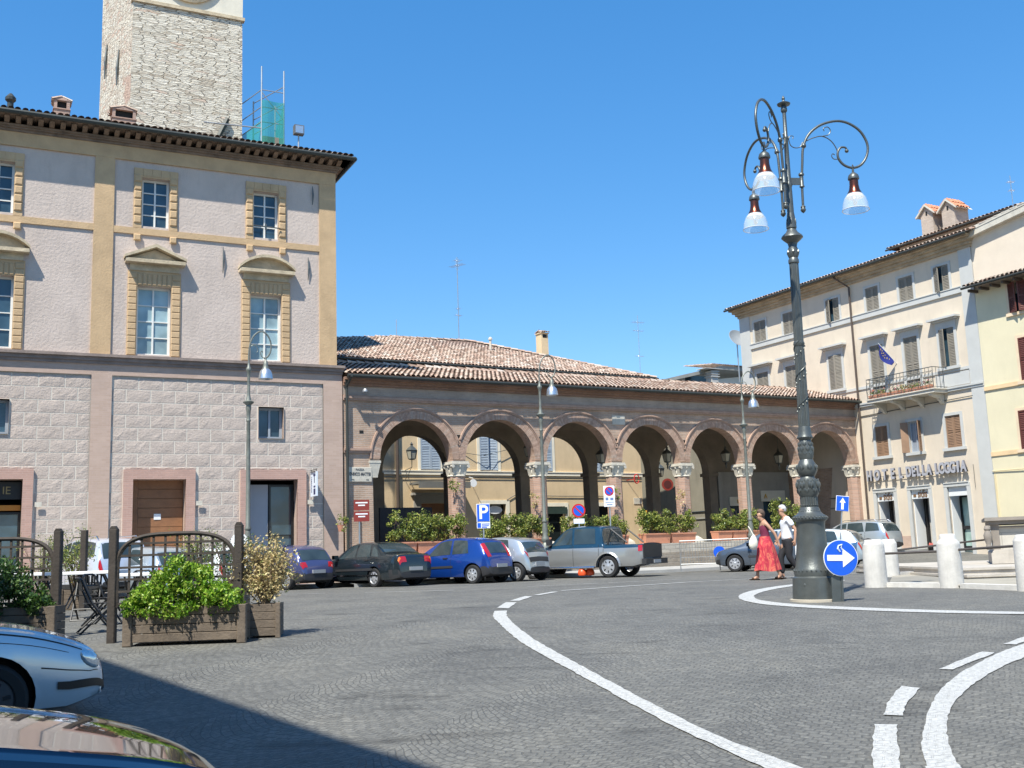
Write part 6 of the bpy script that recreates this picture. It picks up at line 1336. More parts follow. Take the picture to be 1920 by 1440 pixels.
def hatch(name,label,paint,L=3.84,Wd=1.64,H=1.45,wb=2.45,lowtrim=True,sc_=1,**kw):
    k=L/3.84; h=H/1.45
    prof=[(1.92*k,.46*h),(1.89*k,.62*h),(1.78*k,.73*h),(1.45*k,.83*h),(.98*k,.94*h),(.55*k,1.16*h),(.08*k,1.39*h),(-.45*k,1.45*h),(-1.05*k,1.42*h),(-1.45*k,1.33*h),(-1.66*k,1.12*h),(-1.80*k,.90*h),(-1.88*k,.70*h),(-1.92*k,.46*h)]
    c=Car(name,label,paint,L,Wd,H,prof,wb,.74*k,belt=.86*h,bslope=.035,**kw); c.k=k
    g=lambda n,q,**a: c.both(n,carglass,q,**a)
    # windscreen, rear window, side windows
    c.patch('windscreen',carglass,[(4.15,11.7),(4.15,16.3),(5.85,16.2),(5.85,11.8)],8,8,.006,isx=False)
    c.patch('rear_window',carglass,[(9.35,11.7),(9.35,16.3),(10.85,16.4),(10.85,11.6)],6,8,.006,isx=False)
    return c
def common(c,k,h=1,doors=(.62,-.42),side=((.60,.12,-.38),(-.46,-1.12)),tail=None,lightz=(5.2,7.2),moulding=True,plate=True,tailm_=None):
    for sd in (-1,1):
        a=side[0]; c.patch('front_side_window',carglass,[(a[0],7.25),(a[2],7.25),(a[2],10.3),(a[1],10.3)],6,4,.005,side=sd)
        if len(side)>1: b=side[1]; c.patch('rear_side_window',carglass,[(b[0],7.25),(b[1],7.3),(b[1]+.12*k,10.2),(b[0],10.3)],6,4,.005,side=sd)
        for x in doors: 
            m=MB(); c.patch('',None,[(x,2.3),(x-.012,2.3),(x-.012,7.2),(x,7.2)],1,6,.003,side=sd,mb=m); m.build('door_gap',gap,c.o)
        if moulding: c.patch('side_moulding',cartrim,[(doors[0]+.05,4.0),(doors[-1]-.1,4.0),(doors[-1]-.1,4.45),(doors[0]+.05,4.45)],8,1,.014,side=sd)
        m=MB(); xx=doors[-1]+.22 if len(doors)>1 else doors[0]-.8; p=c.S(c.sx(xx),6.3,sd); m.box(p.x-.09,p.x+.09,min(p.y,p.y+sd*.035),max(p.y,p.y+sd*.035),p.z-.018,p.z+.018); m.build('door_handle',cartrim,c.o)
        p=c.S(c.sx(side[0][0]+.02),7.3,sd); m=MB(); m.cbox(p.x-.08,p.x+.06,min(p.y+sd*.02,p.y+sd*.2),max(p.y+sd*.02,p.y+sd*.2),p.z,p.z+.13,.02); m.build('door_mirror',c.body.data.materials[0],c.o)
    if plate:
        xe=c.st[-1][0]; m=MB(); m.box(xe-.02,xe+.05,-.26,.26,.5,.61); m.build('number_plate',platem,c.o); xe=c.st[0][0]; m=MB(); m.box(xe-.05,xe+.02,-.26,.26,.38,.49); m.build('number_plate',platem,c.o)
grille=cartrim
def lights(c,h=((0.4,5.0),(1.6,5.2),(2.1,8.4),(1.0,9.5)),t=((11.0,5.0),(12.4,5.0),(12.4,8.6),(11.0,7.6)),tm=None,amber=False):
    for sd in (-1,1):
        c.patch('headlight',headm,h,5,4,.008,side=sd,isx=False)
        c.patch('tail_light',tm or tailm,t,5,4,.010,side=sd,isx=False)
        if amber: c.patch('indicator',ambm,amber,3,3,.012,side=sd,isx=False)
    # grille
    m=MB(); x=c.st[0][0]; m.box(x-.03,x+.006,-.42,.42,.30,.40); m.build('grille',grille,c.o)
def RL(px,y,pyx=1095):  # world x of a picture column at depth y
    d=_F+_r*((px-960)/2000)-_u*((pyx-720)/2000); return d.x*y/d.y
def put(c,px,y,az,which='rl',z=None):
    hx,hy=math.sin(R(az)),math.cos(R(az)); lx,ly=-hy,hx    # heading, left
    ox=c.rx if which[0]=='r' else c.fx; oy=c.W if which[1]=='l' else -c.W
    X=RL(px,y); x=X-hx*ox-lx*oy; yy=y-hy*ox-ly*oy; c.place(x,yy,az,z); return x,yy
low=lambda z0:(lambda x: z0)
violet=paint_('violet_blue_paint',(.09,.10,.22),.5)
c=hatch('parked_car','small violet blue hatchback at the left end of the parked row',violet,L=3.83,Wd=1.65,H=1.43,lower=lambda x:.50 if abs(x)>1.55 else .24); common(c,c.k); lights(c,t=((11.0,6.2),(11.9,6.2),(11.9,12.2),(11.1,12.2))); put(c,535,34.0,-52)
dkg=paint_('dark_green_black_paint',(.018,.028,.035),.4)
prof=[(2.28,.48),(2.24,.66),(2.10,.76),(1.6,.85),(1.0,.94),(.55,1.18),(.10,1.38),(-.45,1.43),(-1.0,1.38),(-1.35,1.22),(-1.62,1.06),(-2.0,1.02),(-2.2,.96),(-2.27,.75),(-2.29,.48)]
c=Car('parked_car','dark saloon car between the violet and the bright blue hatchbacks',dkg,4.58,1.70,1.43,prof,2.62,.88,belt=.90,bslope=.02,lower=lambda x:.46 if abs(x)>1.9 else .26)
c.patch('windscreen',carglass,[(4.15,11.7),(4.15,16.3),(5.85,16.2),(5.85,11.8)],8,8,.006,isx=False); c.patch('rear_window',carglass,[(8.2,11.8),(8.2,16.2),(9.8,16.3),(9.8,11.7)],6,8,.006,isx=False)
common(c,1,doors=(.75,-.25,-1.05),side=((.72,.18,-.20),(-.28,-.98))); c.both('quarter_window',carglass,[(-1.03,7.3),(-1.40,7.3),(-1.25,9.4),(-1.03,10.1)],nu=3,nv=3,off=.005)
lights(c,t=((12.1,5.9),(12.9,5.9),(12.9,12.5),(12.1,12.5)),amber=[(12.1,5.9),(12.45,5.9),(12.45,10.5),(12.1,10.5)]); c.both('side_trim',chrome,[(1.5,3.05),(-1.4,3.05),(-1.4,3.3),(1.5,3.3)],nu=8,nv=1,off=.006); put(c,700,34.0,-45)
blu=paint_('bright_blue_paint',(.006,.045,.25),.3)
c=hatch('parked_car','bright blue hatchback with tall red tail lights on its pillars',blu,L=3.78,Wd=1.63,H=1.48,lower=lambda x:.52 if abs(x)>1.6 else .24); common(c,c.k); lights(c,t=((9.4,9.9),(9.4,12.3),(11.3,12.3),(11.3,8.4))); put(c,885,34.2,-54)
slv=paint_('silver_paint',(.48,.52,.55),.6)
c=hatch('parked_car','small rounded silver car between the blue hatchback and the pickup',slv,L=3.44,Wd=1.63,H=1.47,wb=2.34,lower=lambda x:.34); common(c,c.k,side=((.60,.14,-.42),(-.50,-1.0)),moulding=False); lights(c,t=((10.4,8.2),(10.9,11.4),(11.7,10.6),(11.2,8.0))); put(c,967,35.2,-55)
m=MB(); c.patch('',None,[(11.6,9.5),(11.6,18.5),(12.3,18.5),(12.3,9.5)],4,6,.008,isx=False,mb=m); m.build('rear_trim',cartrim,c.o)
# pickup
Car.twom=paint_('dark_teal_blue_paint',(.012,.05,.09),.3)
prof=[(2.5,.55),(2.47,.80),(2.35,.95),(1.8,1.03),(1.15,1.10),(.75,1.40),(.38,1.70),(-.1,1.77),(-.65,1.76),(-.98,1.70),(-1.04,1.40),(-1.10,1.14),(-1.35,1.11),(-2.40,1.11),(-2.49,1.08),(-2.5,.55)]
pg=paint_('pickup_silver_paint',(.34,.345,.34),.5)
c=Car('pickup_truck','silver pickup with dark teal upper body and an open load bed',pg,5.0,1.76,1.77,prof,2.96,.80,belt=1.10,bslope=0,tum=.82,two=6,bot=.34,wr=.37,arch=.07,cat='pickup truck',rnd_=.06,wheel_w=.24)
# load bed hollow
cut=MB().box(-2.42,-1.16,-.72,.72,.62,1.6).build('cutter',gap); recalc(cut.data); md=c.body.modifiers.new('b','BOOLEAN'); md.object=cut; md.operation='DIFFERENCE'; md.solver='EXACT'
dg=bpy.context.evaluated_depsgraph_get(); me=bpy.data.meshes.new_from_object(c.body.evaluated_get(dg)); c.body.modifiers.clear(); c.body.data=me; bpy.data.objects.remove(cut,do_unlink=True); me.shade_smooth(); me.set_sharp_from_angle(angle=R(38))
c.patch('windscreen',carglass,[(4.2,11.7),(4.2,16.3),(5.85,16.2),(5.85,11.8)],8,8,.006,isx=False); c.patch('rear_window',carglass,[(9.25,11.8),(9.25,16.2),(10.7,16.3),(10.7,11.7)],4,8,.006,isx=False)
for sd in (-1,1):
    c.patch('front_side_window',carglass,[(.95,7.2),(.12,7.2),(.12,10.3),(.45,10.3)],6,4,.006,side=sd); c.patch('rear_side_window',carglass,[(.04,7.2),(-.80,7.2),(-.76,10.3),(.04,10.3)],6,4,.006,side=sd)
    for x in (1.15,.08,-.92,-1.1): m=MB(); c.patch('',None,[(x,2.3),(x-.014,2.3),(x-.014,7.0),(x,7.0)],1,6,.003,side=sd,mb=m); m.build('door_gap',gap,c.o)
    c.patch('tail_light',tailm,[(-2.38,5.0),(-2.49,5.0),(-2.49,6.8),(-2.38,6.8)],2,3,.012,side=sd); c.patch('headlight',headm,[(.3,4.8),(1.6,5.0),(1.8,7.0),(1.0,7.4)],4,3,.01,side=sd,isx=False)
    for x in (c.fx,c.rx):   # flared arches
        m=MB(); n=14; 
        for k in range(n):
            A0=math.pi*k/n; A1=math.pi*(k+1)/n; r0=.44; r1=.50; y=sd*(c.W-.005); y2=sd*(c.W+.03)
            P_=lambda r,A,yy:(x+r*math.cos(A),yy,.37+r*math.sin(A)); m.poly([P_(r0,A0,y2),P_(r0,A1,y2),P_(r1,A1,y),P_(r1,A0,y)]); m.poly([P_(r0,A0,y2),P_(r0,A0,y-sd*.1),P_(r0,A1,y-sd*.1),P_(r0,A1,y2)])
        m.build('wheel_arch',pg,c.o,smooth=50)
    m=MB(); m.box(-.08,.07,min(sd*.8,sd*.98),max(sd*.8,sd*.98),1.14,1.34); m.v=[(x+1.0,y,z) for x,y,z in m.v]; m.build('door_mirror',cartrim,c.o)
    m=MB(); m.tube([(1.3,sd*.86,.36),(-.75,sd*.86,.36)],.04,8); m.build('side_step',chrome,c.o)
    m=MB(); m.tube([(-1.15,sd*.6,1.1),(-1.3,sd*.6,1.62),(-1.9,sd*.62,1.15)],.03,6); m.build('roll_bar',cartrim,c.o)
m=MB(); m.box(-2.54,-2.505,-.70,.70,.64,1.09); m.build('tailgate',cartrim,c.o); m=MB(); m.box(-2.68,-2.52,-.82,.82,.42,.60); m.build('rear_bumper',chrome if 0 else cartrim,c.o); m=MB(); m.box(-2.70,-2.681,-.26,.26,.45,.56); m.build('number_plate',platem,c.o)
put(c,1141,36.4,-57)
Car.twom=None
gry=paint_('steel_blue_grey_paint',(.105,.13,.165),.5)
c=hatch('parked_car','steel grey hatchback parked behind the walking couple',gry,L=3.80,Wd=1.66,H=1.48,wb=2.46,lower=lambda x:.40 if x>1.7 else (.42 if x<-1.7 else .22)); common(c,c.k); lights(c,h=((.7,5.2),(1.9,6.0),(2.3,8.8),(1.3,9.2))); put(c,1380,38.6,-66,'fl')
slv2=paint_('pale_silver_paint',(.52,.58,.62),.6)
c=hatch('parked_car','silver hatchback with red tail light behind the lamp column and round sign',slv2,L=3.95,Wd=1.69,H=1.44,wb=2.46,lower=lambda x:.28); common(c,c.k,moulding=False); lights(c,t=((10.7,6.2),(12.1,5.6),(12.1,8.2),(10.9,9.6))); put(c,1583,39.3,-60)
prof=[(2.15,.46),(2.12,.64),(2.0,.74),(1.6,.84),(1.1,.94),(.68,1.16),(.22,1.38),(-.4,1.45),(-1.2,1.44),(-1.75,1.36),(-1.95,1.12),(-2.06,.92),(-2.12,.70),(-2.15,.46)]
def wagon(label,pt,H=1.45,L=4.3,bot=.2,wr=.3,belt=.88,lw=.3):
    h=H/1.45; p=[(x,z*h) for x,z in prof]
    c=Car('parked_car',label,pt,L,1.70*(1 if h<1.1 else 1.03),H,p,2.58,.82,belt=belt*h,lower=lambda x:lw,bot=bot,wr=wr)
    c.patch('windscreen',carglass,[(4.15,11.7),(4.15,16.3),(5.85,16.2),(5.85,11.8)],8,8,.006,isx=False); c.patch('rear_window',carglass,[(9.2,11.6),(9.2,16.4),(10.8,16.5),(10.8,11.5)],6,8,.006,isx=False)
    common(c,1,h,doors=(.80,-.2,-1.1),side=((.78,.28,-.15),(-.22,-1.05)),moulding=False); c.both('quarter_window',carglass,[(-1.12,7.3),(-1.78,7.4),(-1.66,10.1),(-1.12,10.2)],nu=4,nv=3,off=.005)
    lights(c,t=((10.9,5.4),(12.2,5.2),(12.2,7.8),(10.7,7.8))); 
    for sd in (-1,1): m=MB(); m.tube([(.2,sd*.58,H-.06),(.0,sd*.58,H+.03),(-1.5,sd*.58,H+.03),(-1.65,sd*.58,H-.08)],.018,6); m.build('roof_rail',chrome,c.o)
    return c
c=wagon('silver estate car parked in front of the hotel shop windows',slv2); put(c,1634,48,-42)
c=wagon('silver off-road car with red tail light behind the wooden planters',paint_('white_silver_paint',(.62,.65,.72),.4),H=1.74,L=4.4,bot=.3,wr=.35,belt=.9,lw=.45); put(c,150,30,-46,z=.05)
c=hatch('parked_car','pale silver car half hidden behind the arched trellis',slv2,L=4.0,Wd=1.7,H=1.46); common(c,c.k,moulding=False); lights(c); put(c,262,29.6,-50,z=.04)
c=wagon('white car seen through the lattice between trellis and palace',paint_('plain_white_paint',(.7,.71,.72),.1)); put(c,372,32.6,-52,z=.02)
# foreground cars, in the shade of the building behind the camera
pb=paint_('pale_blue_silver_paint',(.52,.60,.67),.35,.22)
prof=[(2.02,.40),(2.045,.50),(2.01,.60),(1.93,.685),(1.74,.775),(1.42,.87),(1.02,.935),(.68,1.0),(.30,1.22),(-.12,1.39),(-.62,1.42),(-1.2,1.36),(-1.6,1.2),(-1.85,.95),(-1.98,.7),(-2.04,.45)]
c=Car('parked_car','pale blue silver car in the shade with round headlight and black bumper strip',pb,4.09,1.70,1.42,prof,2.52,.90,belt=.93,bslope=.0,bot=.18,sub=5,rnd_=.20,wr=.30,arch=.05)
for w_ in kids(c.o):
    if w_.name.startswith('wheel'):
        for r_ in kids(w_):
            r_.data.materials.clear(); r_.data.materials.append(M('dark_steel_rim',(.04,.04,.045),.6,var=0) if 'dark_steel_rim' not in bpy.data.materials else bpy.data.materials['dark_steel_rim'])
c.patch('windscreen',carglass,[(7.1,11.7),(7.1,16.3),(8.85,16.2),(8.85,11.8)],8,8,.006,isx=False)
for sd in (-1,1):
    c.patch('front_side_window',carglass,[(.45,7.2),(-.55,7.2),(-.55,10.3),(.02,10.3)],6,4,.006,side=sd)
    # almond headlight
    m=MB(); n=20; ctr=(2.75,6.2); ring_=[]
    def hp(A,k): return c.S((ctr[0]+.72*k*math.cos(A)*(1.15 if math.cos(A)>0 else .85))*c.n,ctr[1]+1.15*k*math.sin(A)-.25*k*math.cos(A),sd)
    def outn(p): return Vector((.55,sd*.8,.25)).normalized()
    ks=(1,.97,.85,.5,0)
    for k,of in zip(ks,(.0,.012,.02,.026,.03)):
        for q in range(n): A=2*math.pi*q/n; p=hp(A,k); m.v.append(tuple(p+outn(p)*of))
    m.f=[(i*n+q,i*n+(q+1)%n,(i+1)*n+(q+1)%n,(i+1)*n+q) for i in range(len(ks)-1) for q in range(n)]; m.m=[0]*len(m.f); hl=m.build('headlight',headm,c.o,smooth=60)
    # black rubbing strip, panel gaps
    c.patch('bumper_strip',black,[(.9,3.4),(4.3,3.42),(4.3,3.85),(.9,4.4)],10,3,.015,side=sd,isx=False)
    for q in ([(3.5,6.72),(7.2,6.78),(7.2,6.62),(3.5,6.56)],[(3.1,4.72),(4.7,4.62),(4.7,4.54),(3.1,4.64)],[(2.3,5.15),(3.1,4.72),(3.1,4.64),(2.3,5.07)],[(4.0,5.9),(7.2,5.95),(7.2,5.9),(4.0,5.86)]):
        m=MB(); c.patch('',None,q,10,1,.003,side=sd,isx=False,mb=m); m.build('panel_gap',gap,c.o)
m=MB(); c.patch('',None,[(.1,3.6),(.1,24.4),(.9,24.4),(.9,3.6)],3,16,.015,isx=False,mb=m); m.build('bumper_strip',cartrim,c.o)
FA=54.1
def nose(c,px,y,az,py): # nose tip at a picture column
    hx,hy=math.sin(R(az)),math.cos(R(az)); X=RL(px,y,py); c.place(X-hx*c.L/2,y-hy*c.L/2,az,z=None,pitch=0)
nose(c,172,10.0,60,1280)
db=paint_('deep_blue_black_paint',(.006,.016,.045),.1,.06)
prof=[(2.02,.40),(2.04,.52),(1.99,.64),(1.88,.73),(1.62,.82),(1.30,.89),(.95,.955),(.62,1.02),(.22,1.24),(-.2,1.41),(-.7,1.44),(-1.2,1.39),(-1.6,1.2),(-1.85,.95),(-1.98,.7),(-2.04,.45)]
c=Car('parked_car','glossy dark blue car bonnet cut by the bottom left corner',db,4.09,1.72,1.44,prof,2.55,.80,belt=.94,bslope=0,sub=6,rnd_=.22,arch=.06)
c.patch('windscreen',carglass,[(7.1,11.7),(7.1,16.3),(8.85,16.2),(8.85,11.8)],8,8,.006,isx=False)
for sd in (-1,1):
    c.patch('front_side_window',carglass,[(.4,7.2),(-.6,7.2),(-.6,10.3),(-.05,10.3)],6,4,.006,side=sd); c.patch('headlight',headm,[(.9,5.6),(2.6,5.9),(3.0,8.4),(1.8,9.6)],6,5,.008,side=sd,isx=False)
    m=MB(); c.patch('',None,[(2.6,10.9),(2.6,10.8),(7.2,10.8),(7.2,10.9)],14,1,.002,side=sd,isx=False,mb=m); m.build('panel_gap',gap,c.o)
nose(c,412,4.85,60,1430)

# ---------------- wooden planters, chairs, tables ----------------
def lattice_planter(loc,rz,label,group,leafm,seed,n=13000,Wd=1.52,dense=1):
    o=empty('planter',loc,(0,0,rz),label,'planter',group); h=.50; D=.5
    m=MB(); rnd=random.Random(seed)
    for k in range(4):
        z=.05+k*.115; m.cbox(-Wd/2+.06,Wd/2-.06,0,.03,z,z+.108,.006); m.box(-Wd/2-.0,-Wd/2+.03,.06,D,z,z+.108); m.box(Wd/2-.03,Wd/2,.06,D,z,z+.108); m.box(-Wd/2+.06,Wd/2-.06,D-.03,D,z,z+.108)
    m.build('box_planks',wood,o)
    for x in (-Wd/2,Wd/2): m=MB(); m.cbox(x-.06,x+.06,-.03,.06,0,h+.01,.01); m.build('corner_post',wood,o)
    m=MB(); m.box(-Wd/2+.03,Wd/2-.03,.03,D-.03,.36,.42); m.build('soil',soil,o)
    xl,xr=-Wd/2-.40,Wd/2-.17; zt=1.61
    for x in (xl,xr): m=MB(); m.cbox(x-.055,x+.055,.52,.63,0,zt-.02,.012); m.prism([(x-.05,zt-.021),(x+.05,zt-.021),(x+.025,zt+.02),(x-.025,zt+.02)],.525,.625); m.build('post',woodd,o)
    # arched lattice frame
    c=(xl+xr)/2; hw=(xr-xl)/2-.055; arch=[]
    for k in range(25):
        t=k/24*math.pi; ex=math.copysign(abs(math.cos(t))**.62,math.cos(t)); ez=abs(math.sin(t))**.75; arch.append((c-hw*ex,.575,1.02+.48*ez))
    m=MB(); m.tube([(xl+.06,.575,.5)]+arch+[(xr-.06,.575,.5)],.034,6); 
    def top(x):
        for a,b in zip(arch,arch[1:]):
            if a[0]<=x<=b[0]: return lerp(a[2],b[2],(x-a[0])/max(1e-6,b[0]-a[0]))
        return 1.0
    x=xl+.06+.165
    while x<xr-.1: m.box(x-.016,x+.016,.567,.583,.45,top(x)); x+=.165
    z=.55
    while z<1.5:
        xs_=[p[0] for p in arch if p[2]>=z]; a,b=(min(xs_),max(xs_)) if z>1.02 else (xl+.06,xr-.06); m.box(a,b,.556,.566,z-.016,z+.016); z+=.165
    m.build('trellis',woodd,o)
    def f(r):
        t=r.uniform(-1,1); x=t*Wd*.47-.09; top_=.60+.62*max(0,1-abs(t)**1.1)*dense; return (x,(r.uniform(-.12,.1) if r.random()<.4 else r.uniform(.05,.5)),r.uniform(.42,top_))
    leaves(n,clumps(rnd,170,f,(.05,.13)),(.017,.036),rnd).build('foliage',leafm,o)
    m=MB()
    for _ in range(22):
        q=f(rnd); m.tube([(q[0]*.7,.25,.4),(q[0]*.9,q[1],.4+(q[2]-.4)*.6),q],[.01,.007,.004],4)
    m.build('stem',twig,o); return o
lp=lattice_planter((-4.50,14.62,gz(0,14.62)),R(2),'wooden planter with bright green creeper climbing an arched trellis in the sun','wooden planters with trellises round the cafe tables',leaf1,1)
lattice_planter((-7.46,15.55,gz(0,15.55)),R(1),'shaded wooden planter with dark creeper and trellis at the left edge','wooden planters with trellises round the cafe tables',leaf4,2,8000)
def small_planter(loc,rz,label,w_,h,leafm,n,seed,zt,spread,dry=False):
    o=empty('planter',loc,(0,0,rz),label,'planter'); m=MB()
    for k in range(4): z=.03+k*h/4.2; m.cbox(-w_/2,w_/2,0,.03,z,z+h/4.4,.005); m.box(w_/2-.03,w_/2+.0,.03,w_*1.2,z,z+h/4.4); m.box(-w_/2,-w_/2+.03,.03,w_*1.2,z,z+h/4.4); m.box(-w_/2+.03,w_/2-.03,w_*1.2-.03,w_*1.2,z,z+h/4.4)
    m.build('box_planks',wood,o)
    for x in (-w_/2,w_/2): m=MB(); m.cbox(x-.03,x+.04,-.03,.03,0,h+.02,.008); m.build('corner_post',wood,o)
    m=MB(); m.box(-w_/2+.03,w_/2-.03,.03,w_*1.1,h*.8,h*.86); m.build('soil',soil,o)
    rnd=random.Random(seed); m=MB(); tips=[]
    for k in range(46 if dry else 24):
        A=rnd.uniform(0,6.28); q=rnd.random()**.6*spread; t=Vector((q*math.cos(A),w_*.55+q*.7*math.sin(A),rnd.uniform(.55,1)*zt)); 
        a=Vector((0,w_*.55,h*.8)); b=a.lerp(t,.45)+Vector((rnd.uniform(-.05,.05),rnd.uniform(-.05,.05),.05)); m.tube([a,b,t],[.013,.008,.003],4); tips+= [a.lerp(b,.9),b.lerp(t,.5),b.lerp(t,.75),t]
        for _ in range(3): e=b.lerp(t,rnd.random())+Vector((rnd.gauss(0,.1),rnd.gauss(0,.1),rnd.uniform(0,.12))); m.tube([b.lerp(t,.3),e],[.005,.002],3); tips.append(e)
    m.build('stem',M('pale_twigs',(.26,.19,.13),.9) if dry else twig,o)
    def s(r): p=r.choice(tips); return p+Vector((r.gauss(0,.055),r.gauss(0,.055),r.gauss(0,.055)))
    leaves(n,s,(.014,.032),rnd).build('foliage',leafm,o); return o
small_planter((-3.58,15.15,gz(0,15.1)),R(3),'small square wooden planter with a dry straw coloured shrub',.42,.46,leaf3,4600,5,1.34,.42,True)
small_planter((-9.7,23.6,gz(0,21.5)),R(8),'farther planter with loose green oleander behind the cafe chairs',.5,.45,leaf2,1500,6,1.75,.6)
small_planter((-10.9,24.6,gz(0,22.8)),R(0),'planter with tall thin green shrub near the shop door',.5,.45,leaf2,1500,7,1.7,.7)
small_planter((-7.2,24.0,gz(0,24)),R(0),'far planter with red budded shrub seen through the arched trellis',.5,.45,leaf2,1600,8,1.6,.6)
small_planter((-5.6,21.0,gz(0,21)),R(0),'green shrub planter beside the dry shrub, near the crook necked lamp',.5,.45,leaf4,1400,9,1.45,.6)
q=MB(); q.cbox(-.06,.06,-.06,.06,0,1.7,.01); o=q.build('wooden_post',woodd); o.location=(-9.25,23,gz(0,23)); tag(o,'lone dark wooden post in front of the silver off-road car','post')
def table(loc,w_,d_,label,rz=0):
    o=empty('cafe_table',loc,(0,0,rz),label,'table','white topped cafe tables'); m=MB(); m.cbox(-w_/2,w_/2,-d_/2,d_/2,.70,.76,.01); m.build('tabletop',signw,o)
    for sx in (-1,1):
        m=MB(); m.tube([(sx*w_*.4,-d_*.4,0),(sx*w_*.3,d_*.4,.71)],.018,6); m.tube([(sx*w_*.4,d_*.4,0),(sx*w_*.3,-d_*.4,.71)],.018,6); m.build('leg',black,o)
    return o
table((-9.5,20.6,gz(0,20.6)+.11),1.2,.8,'white topped cafe table left of the arched trellis'); table((-8.0,20.3,gz(0,20.3)+.11),1.05,.8,'white topped cafe table in front of the off-road car'); table((-6.75,19.6,gz(0,19.6)+.06),.9,.8,'white topped cafe table seen through the arched trellis'); table((-9.2,23.5,gz(0,23.5)+.05),1.1,.8,'white topped cafe table behind the shaded planter')
def chair(loc,rz,label=None):
    o=empty('folding_chair',loc,(0,0,rz),label,'chair','black slatted folding chairs')
    m=MB()
    for k in range(6): m.box(-.2,.2,-.2+k*.07,-.2+k*.07+.05,.44,.455)
    m.build('seat',black,o); m=MB()
    m.tube([(-.2,.28,.80),(-.12,.30,.845),(.12,.30,.845),(.2,.28,.80)],.019,6); m.tube([(-.2,.25,.66),(.2,.25,.66)],.012,6)
    for k in range(4): x=-.13+k*.088; m.box(x-.018,x+.018,.255,.27,.66,.82)
    m.build('backrest',black,o)
    for sx in (-1,1):
        m=MB(); m.tube([(sx*.21,-.24,0),(sx*.21,.12,.44),(sx*.2,.28,.80)],.017,6); m.build('leg',black,o); m=MB(); m.tube([(sx*.19,.28,0),(sx*.19,-.18,.44)],.017,6); m.build('leg',black,o)
    m=MB(); m.tube([(-.19,.28,.01),(.19,.28,.01)],.011,5); m.tube([(-.21,-.24,.01),(.21,-.24,.01)],.011,5); m.tube([(-.2,-.08,.2),(.2,-.08,.2)],.01,5); m.build('stretcher',black,o); return o
ch=chair((-6.55,16.9,gz(0,16.9)),R(120),'black slatted folding chair nearest the gap between the two planters')
for x,y,a,l in ((-6.1,17.7,-60,'black folding chair touching the left post of the sunny planter'),(-7.0,18.3,80,'black folding chair just right of the shaded post'),(-6.3,19.2,200,'black folding chair behind the one by the sunny planter post'),(-7.9,19.8,10,'black folding chair facing away behind the shaded trellis'),(-7.0,20.6,170,'farthest black folding chair in front of the white tables'),(-5.6,19.2,140,'black folding chair hidden behind the bright creeper'),(-8.9,20.4,60,'black folding chair behind the shaded creeper')):
    copy_tree(ch,loc=(x,y,gz(0,y)),rz=R(a),label=l)
o=MB(); disc(o,.25,-.01,.01); o=o.build('white_sign',signw); o.location=(-8.0,31.0,1.55); tag(o,'white notice on the lamp post in front of the palace shop','sign'); m=MB(); m.box(-.25,.25,-.02,.01,-.75,-.3); m.build('poster',M('poster_mix',(.6,.6,.62),.5,var=.3,vs=8),o)
o.parent=None
# ---------------- building behind the camera (casts the foreground shade) ----------------
bhp=Vector((-4.33-.81*.45,-.45-.586*.45,0)); th2=math.atan2(.81,-.586)
bh=empty('corner_building',(bhp.x,bhp.y,0),(0,0,th2),'tall cream building behind the viewer whose shade covers the parked cars','building')
# local x runs along (-.586,.81); facade faces local -y
LX=(-25,25); zE=13.0
hs_=[(x,x+1.1,z,z+1.9) for x in range(-24,24,4) for z in (3.6,7.0,10.2)]
m=MB(); wall(m,LX[0],LX[1],-2.5,zE-.3,[(a,b,c,d,.25) for a,b,c,d in hs_]); m.poly([(LX[1],0,-2.5),(LX[1],10,-2.5),(LX[1],10,zE),(LX[1],0,zE)]); m.poly([(LX[0],0,-3),(LX[0],0,zE),(LX[0],10,zE),(LX[0],10,-3)]); m.poly([(LX[0],10,-3),(LX[0],10,zE),(LX[1],10,zE),(LX[1],10,-3)]); m.build('wall',crplast,bh)
m=MB()
for a,b,c,d in hs_: m.poly([(a,.24,c),(b,.24,c),(b,.24,d),(a,.24,d)])
m.build('window_pane',glas,bh)
m=MB(); m.add([(LX[0],-.45,zE),(LX[1],-.45,zE),(LX[1],5,zE+1.6),(LX[0],5,zE+1.6),(LX[1],10.4,zE),(LX[0],10.4,zE)],[(0,1,2,3),(3,2,4,5),(0,5,4,1)]); m.build('roof',tile,bh)
# ---------------- the walking couple ----------------
def skin(name,J,E,mt,par,sub=2,smooth=True):
    # J: dict joint -> ((x,y,z), rx[, ry]); E: edges; first joint is the root
    ks=list(J); me=bpy.data.meshes.new(name); me.from_pydata([J[k][0] for k in ks],[(ks.index(a),ks.index(b)) for a,b in E],[])
    o=bpy.data.objects.new(name,me); COL.objects.link(o); md=o.modifiers.new('skin','SKIN'); md.use_smooth_shade=True
    if not me.skin_vertices: 
        raise RuntimeError('no skin layer')
    for i,k in enumerate(ks):
        r=J[k][1]; r=(r,r) if not isinstance(r,tuple) else r; me.skin_vertices[0].data[i].radius=r; me.skin_vertices[0].data[i].use_root=(i==0)
    s2=o.modifiers.new('sub','SUBSURF'); s2.levels=sub; s2.render_levels=sub
    dg=bpy.context.evaluated_depsgraph_get(); m2=bpy.data.meshes.new_from_object(o.evaluated_get(dg)); o.modifiers.clear(); o.data=m2; bpy.data.meshes.remove(me); m2.name=name
    m2.materials.clear(); m2.materials.append(mt); m2.shade_smooth(); o.parent=par; return o
skinm=M('tanned_skin',(.46,.26,.17),.55,var=.06,vs=6); 
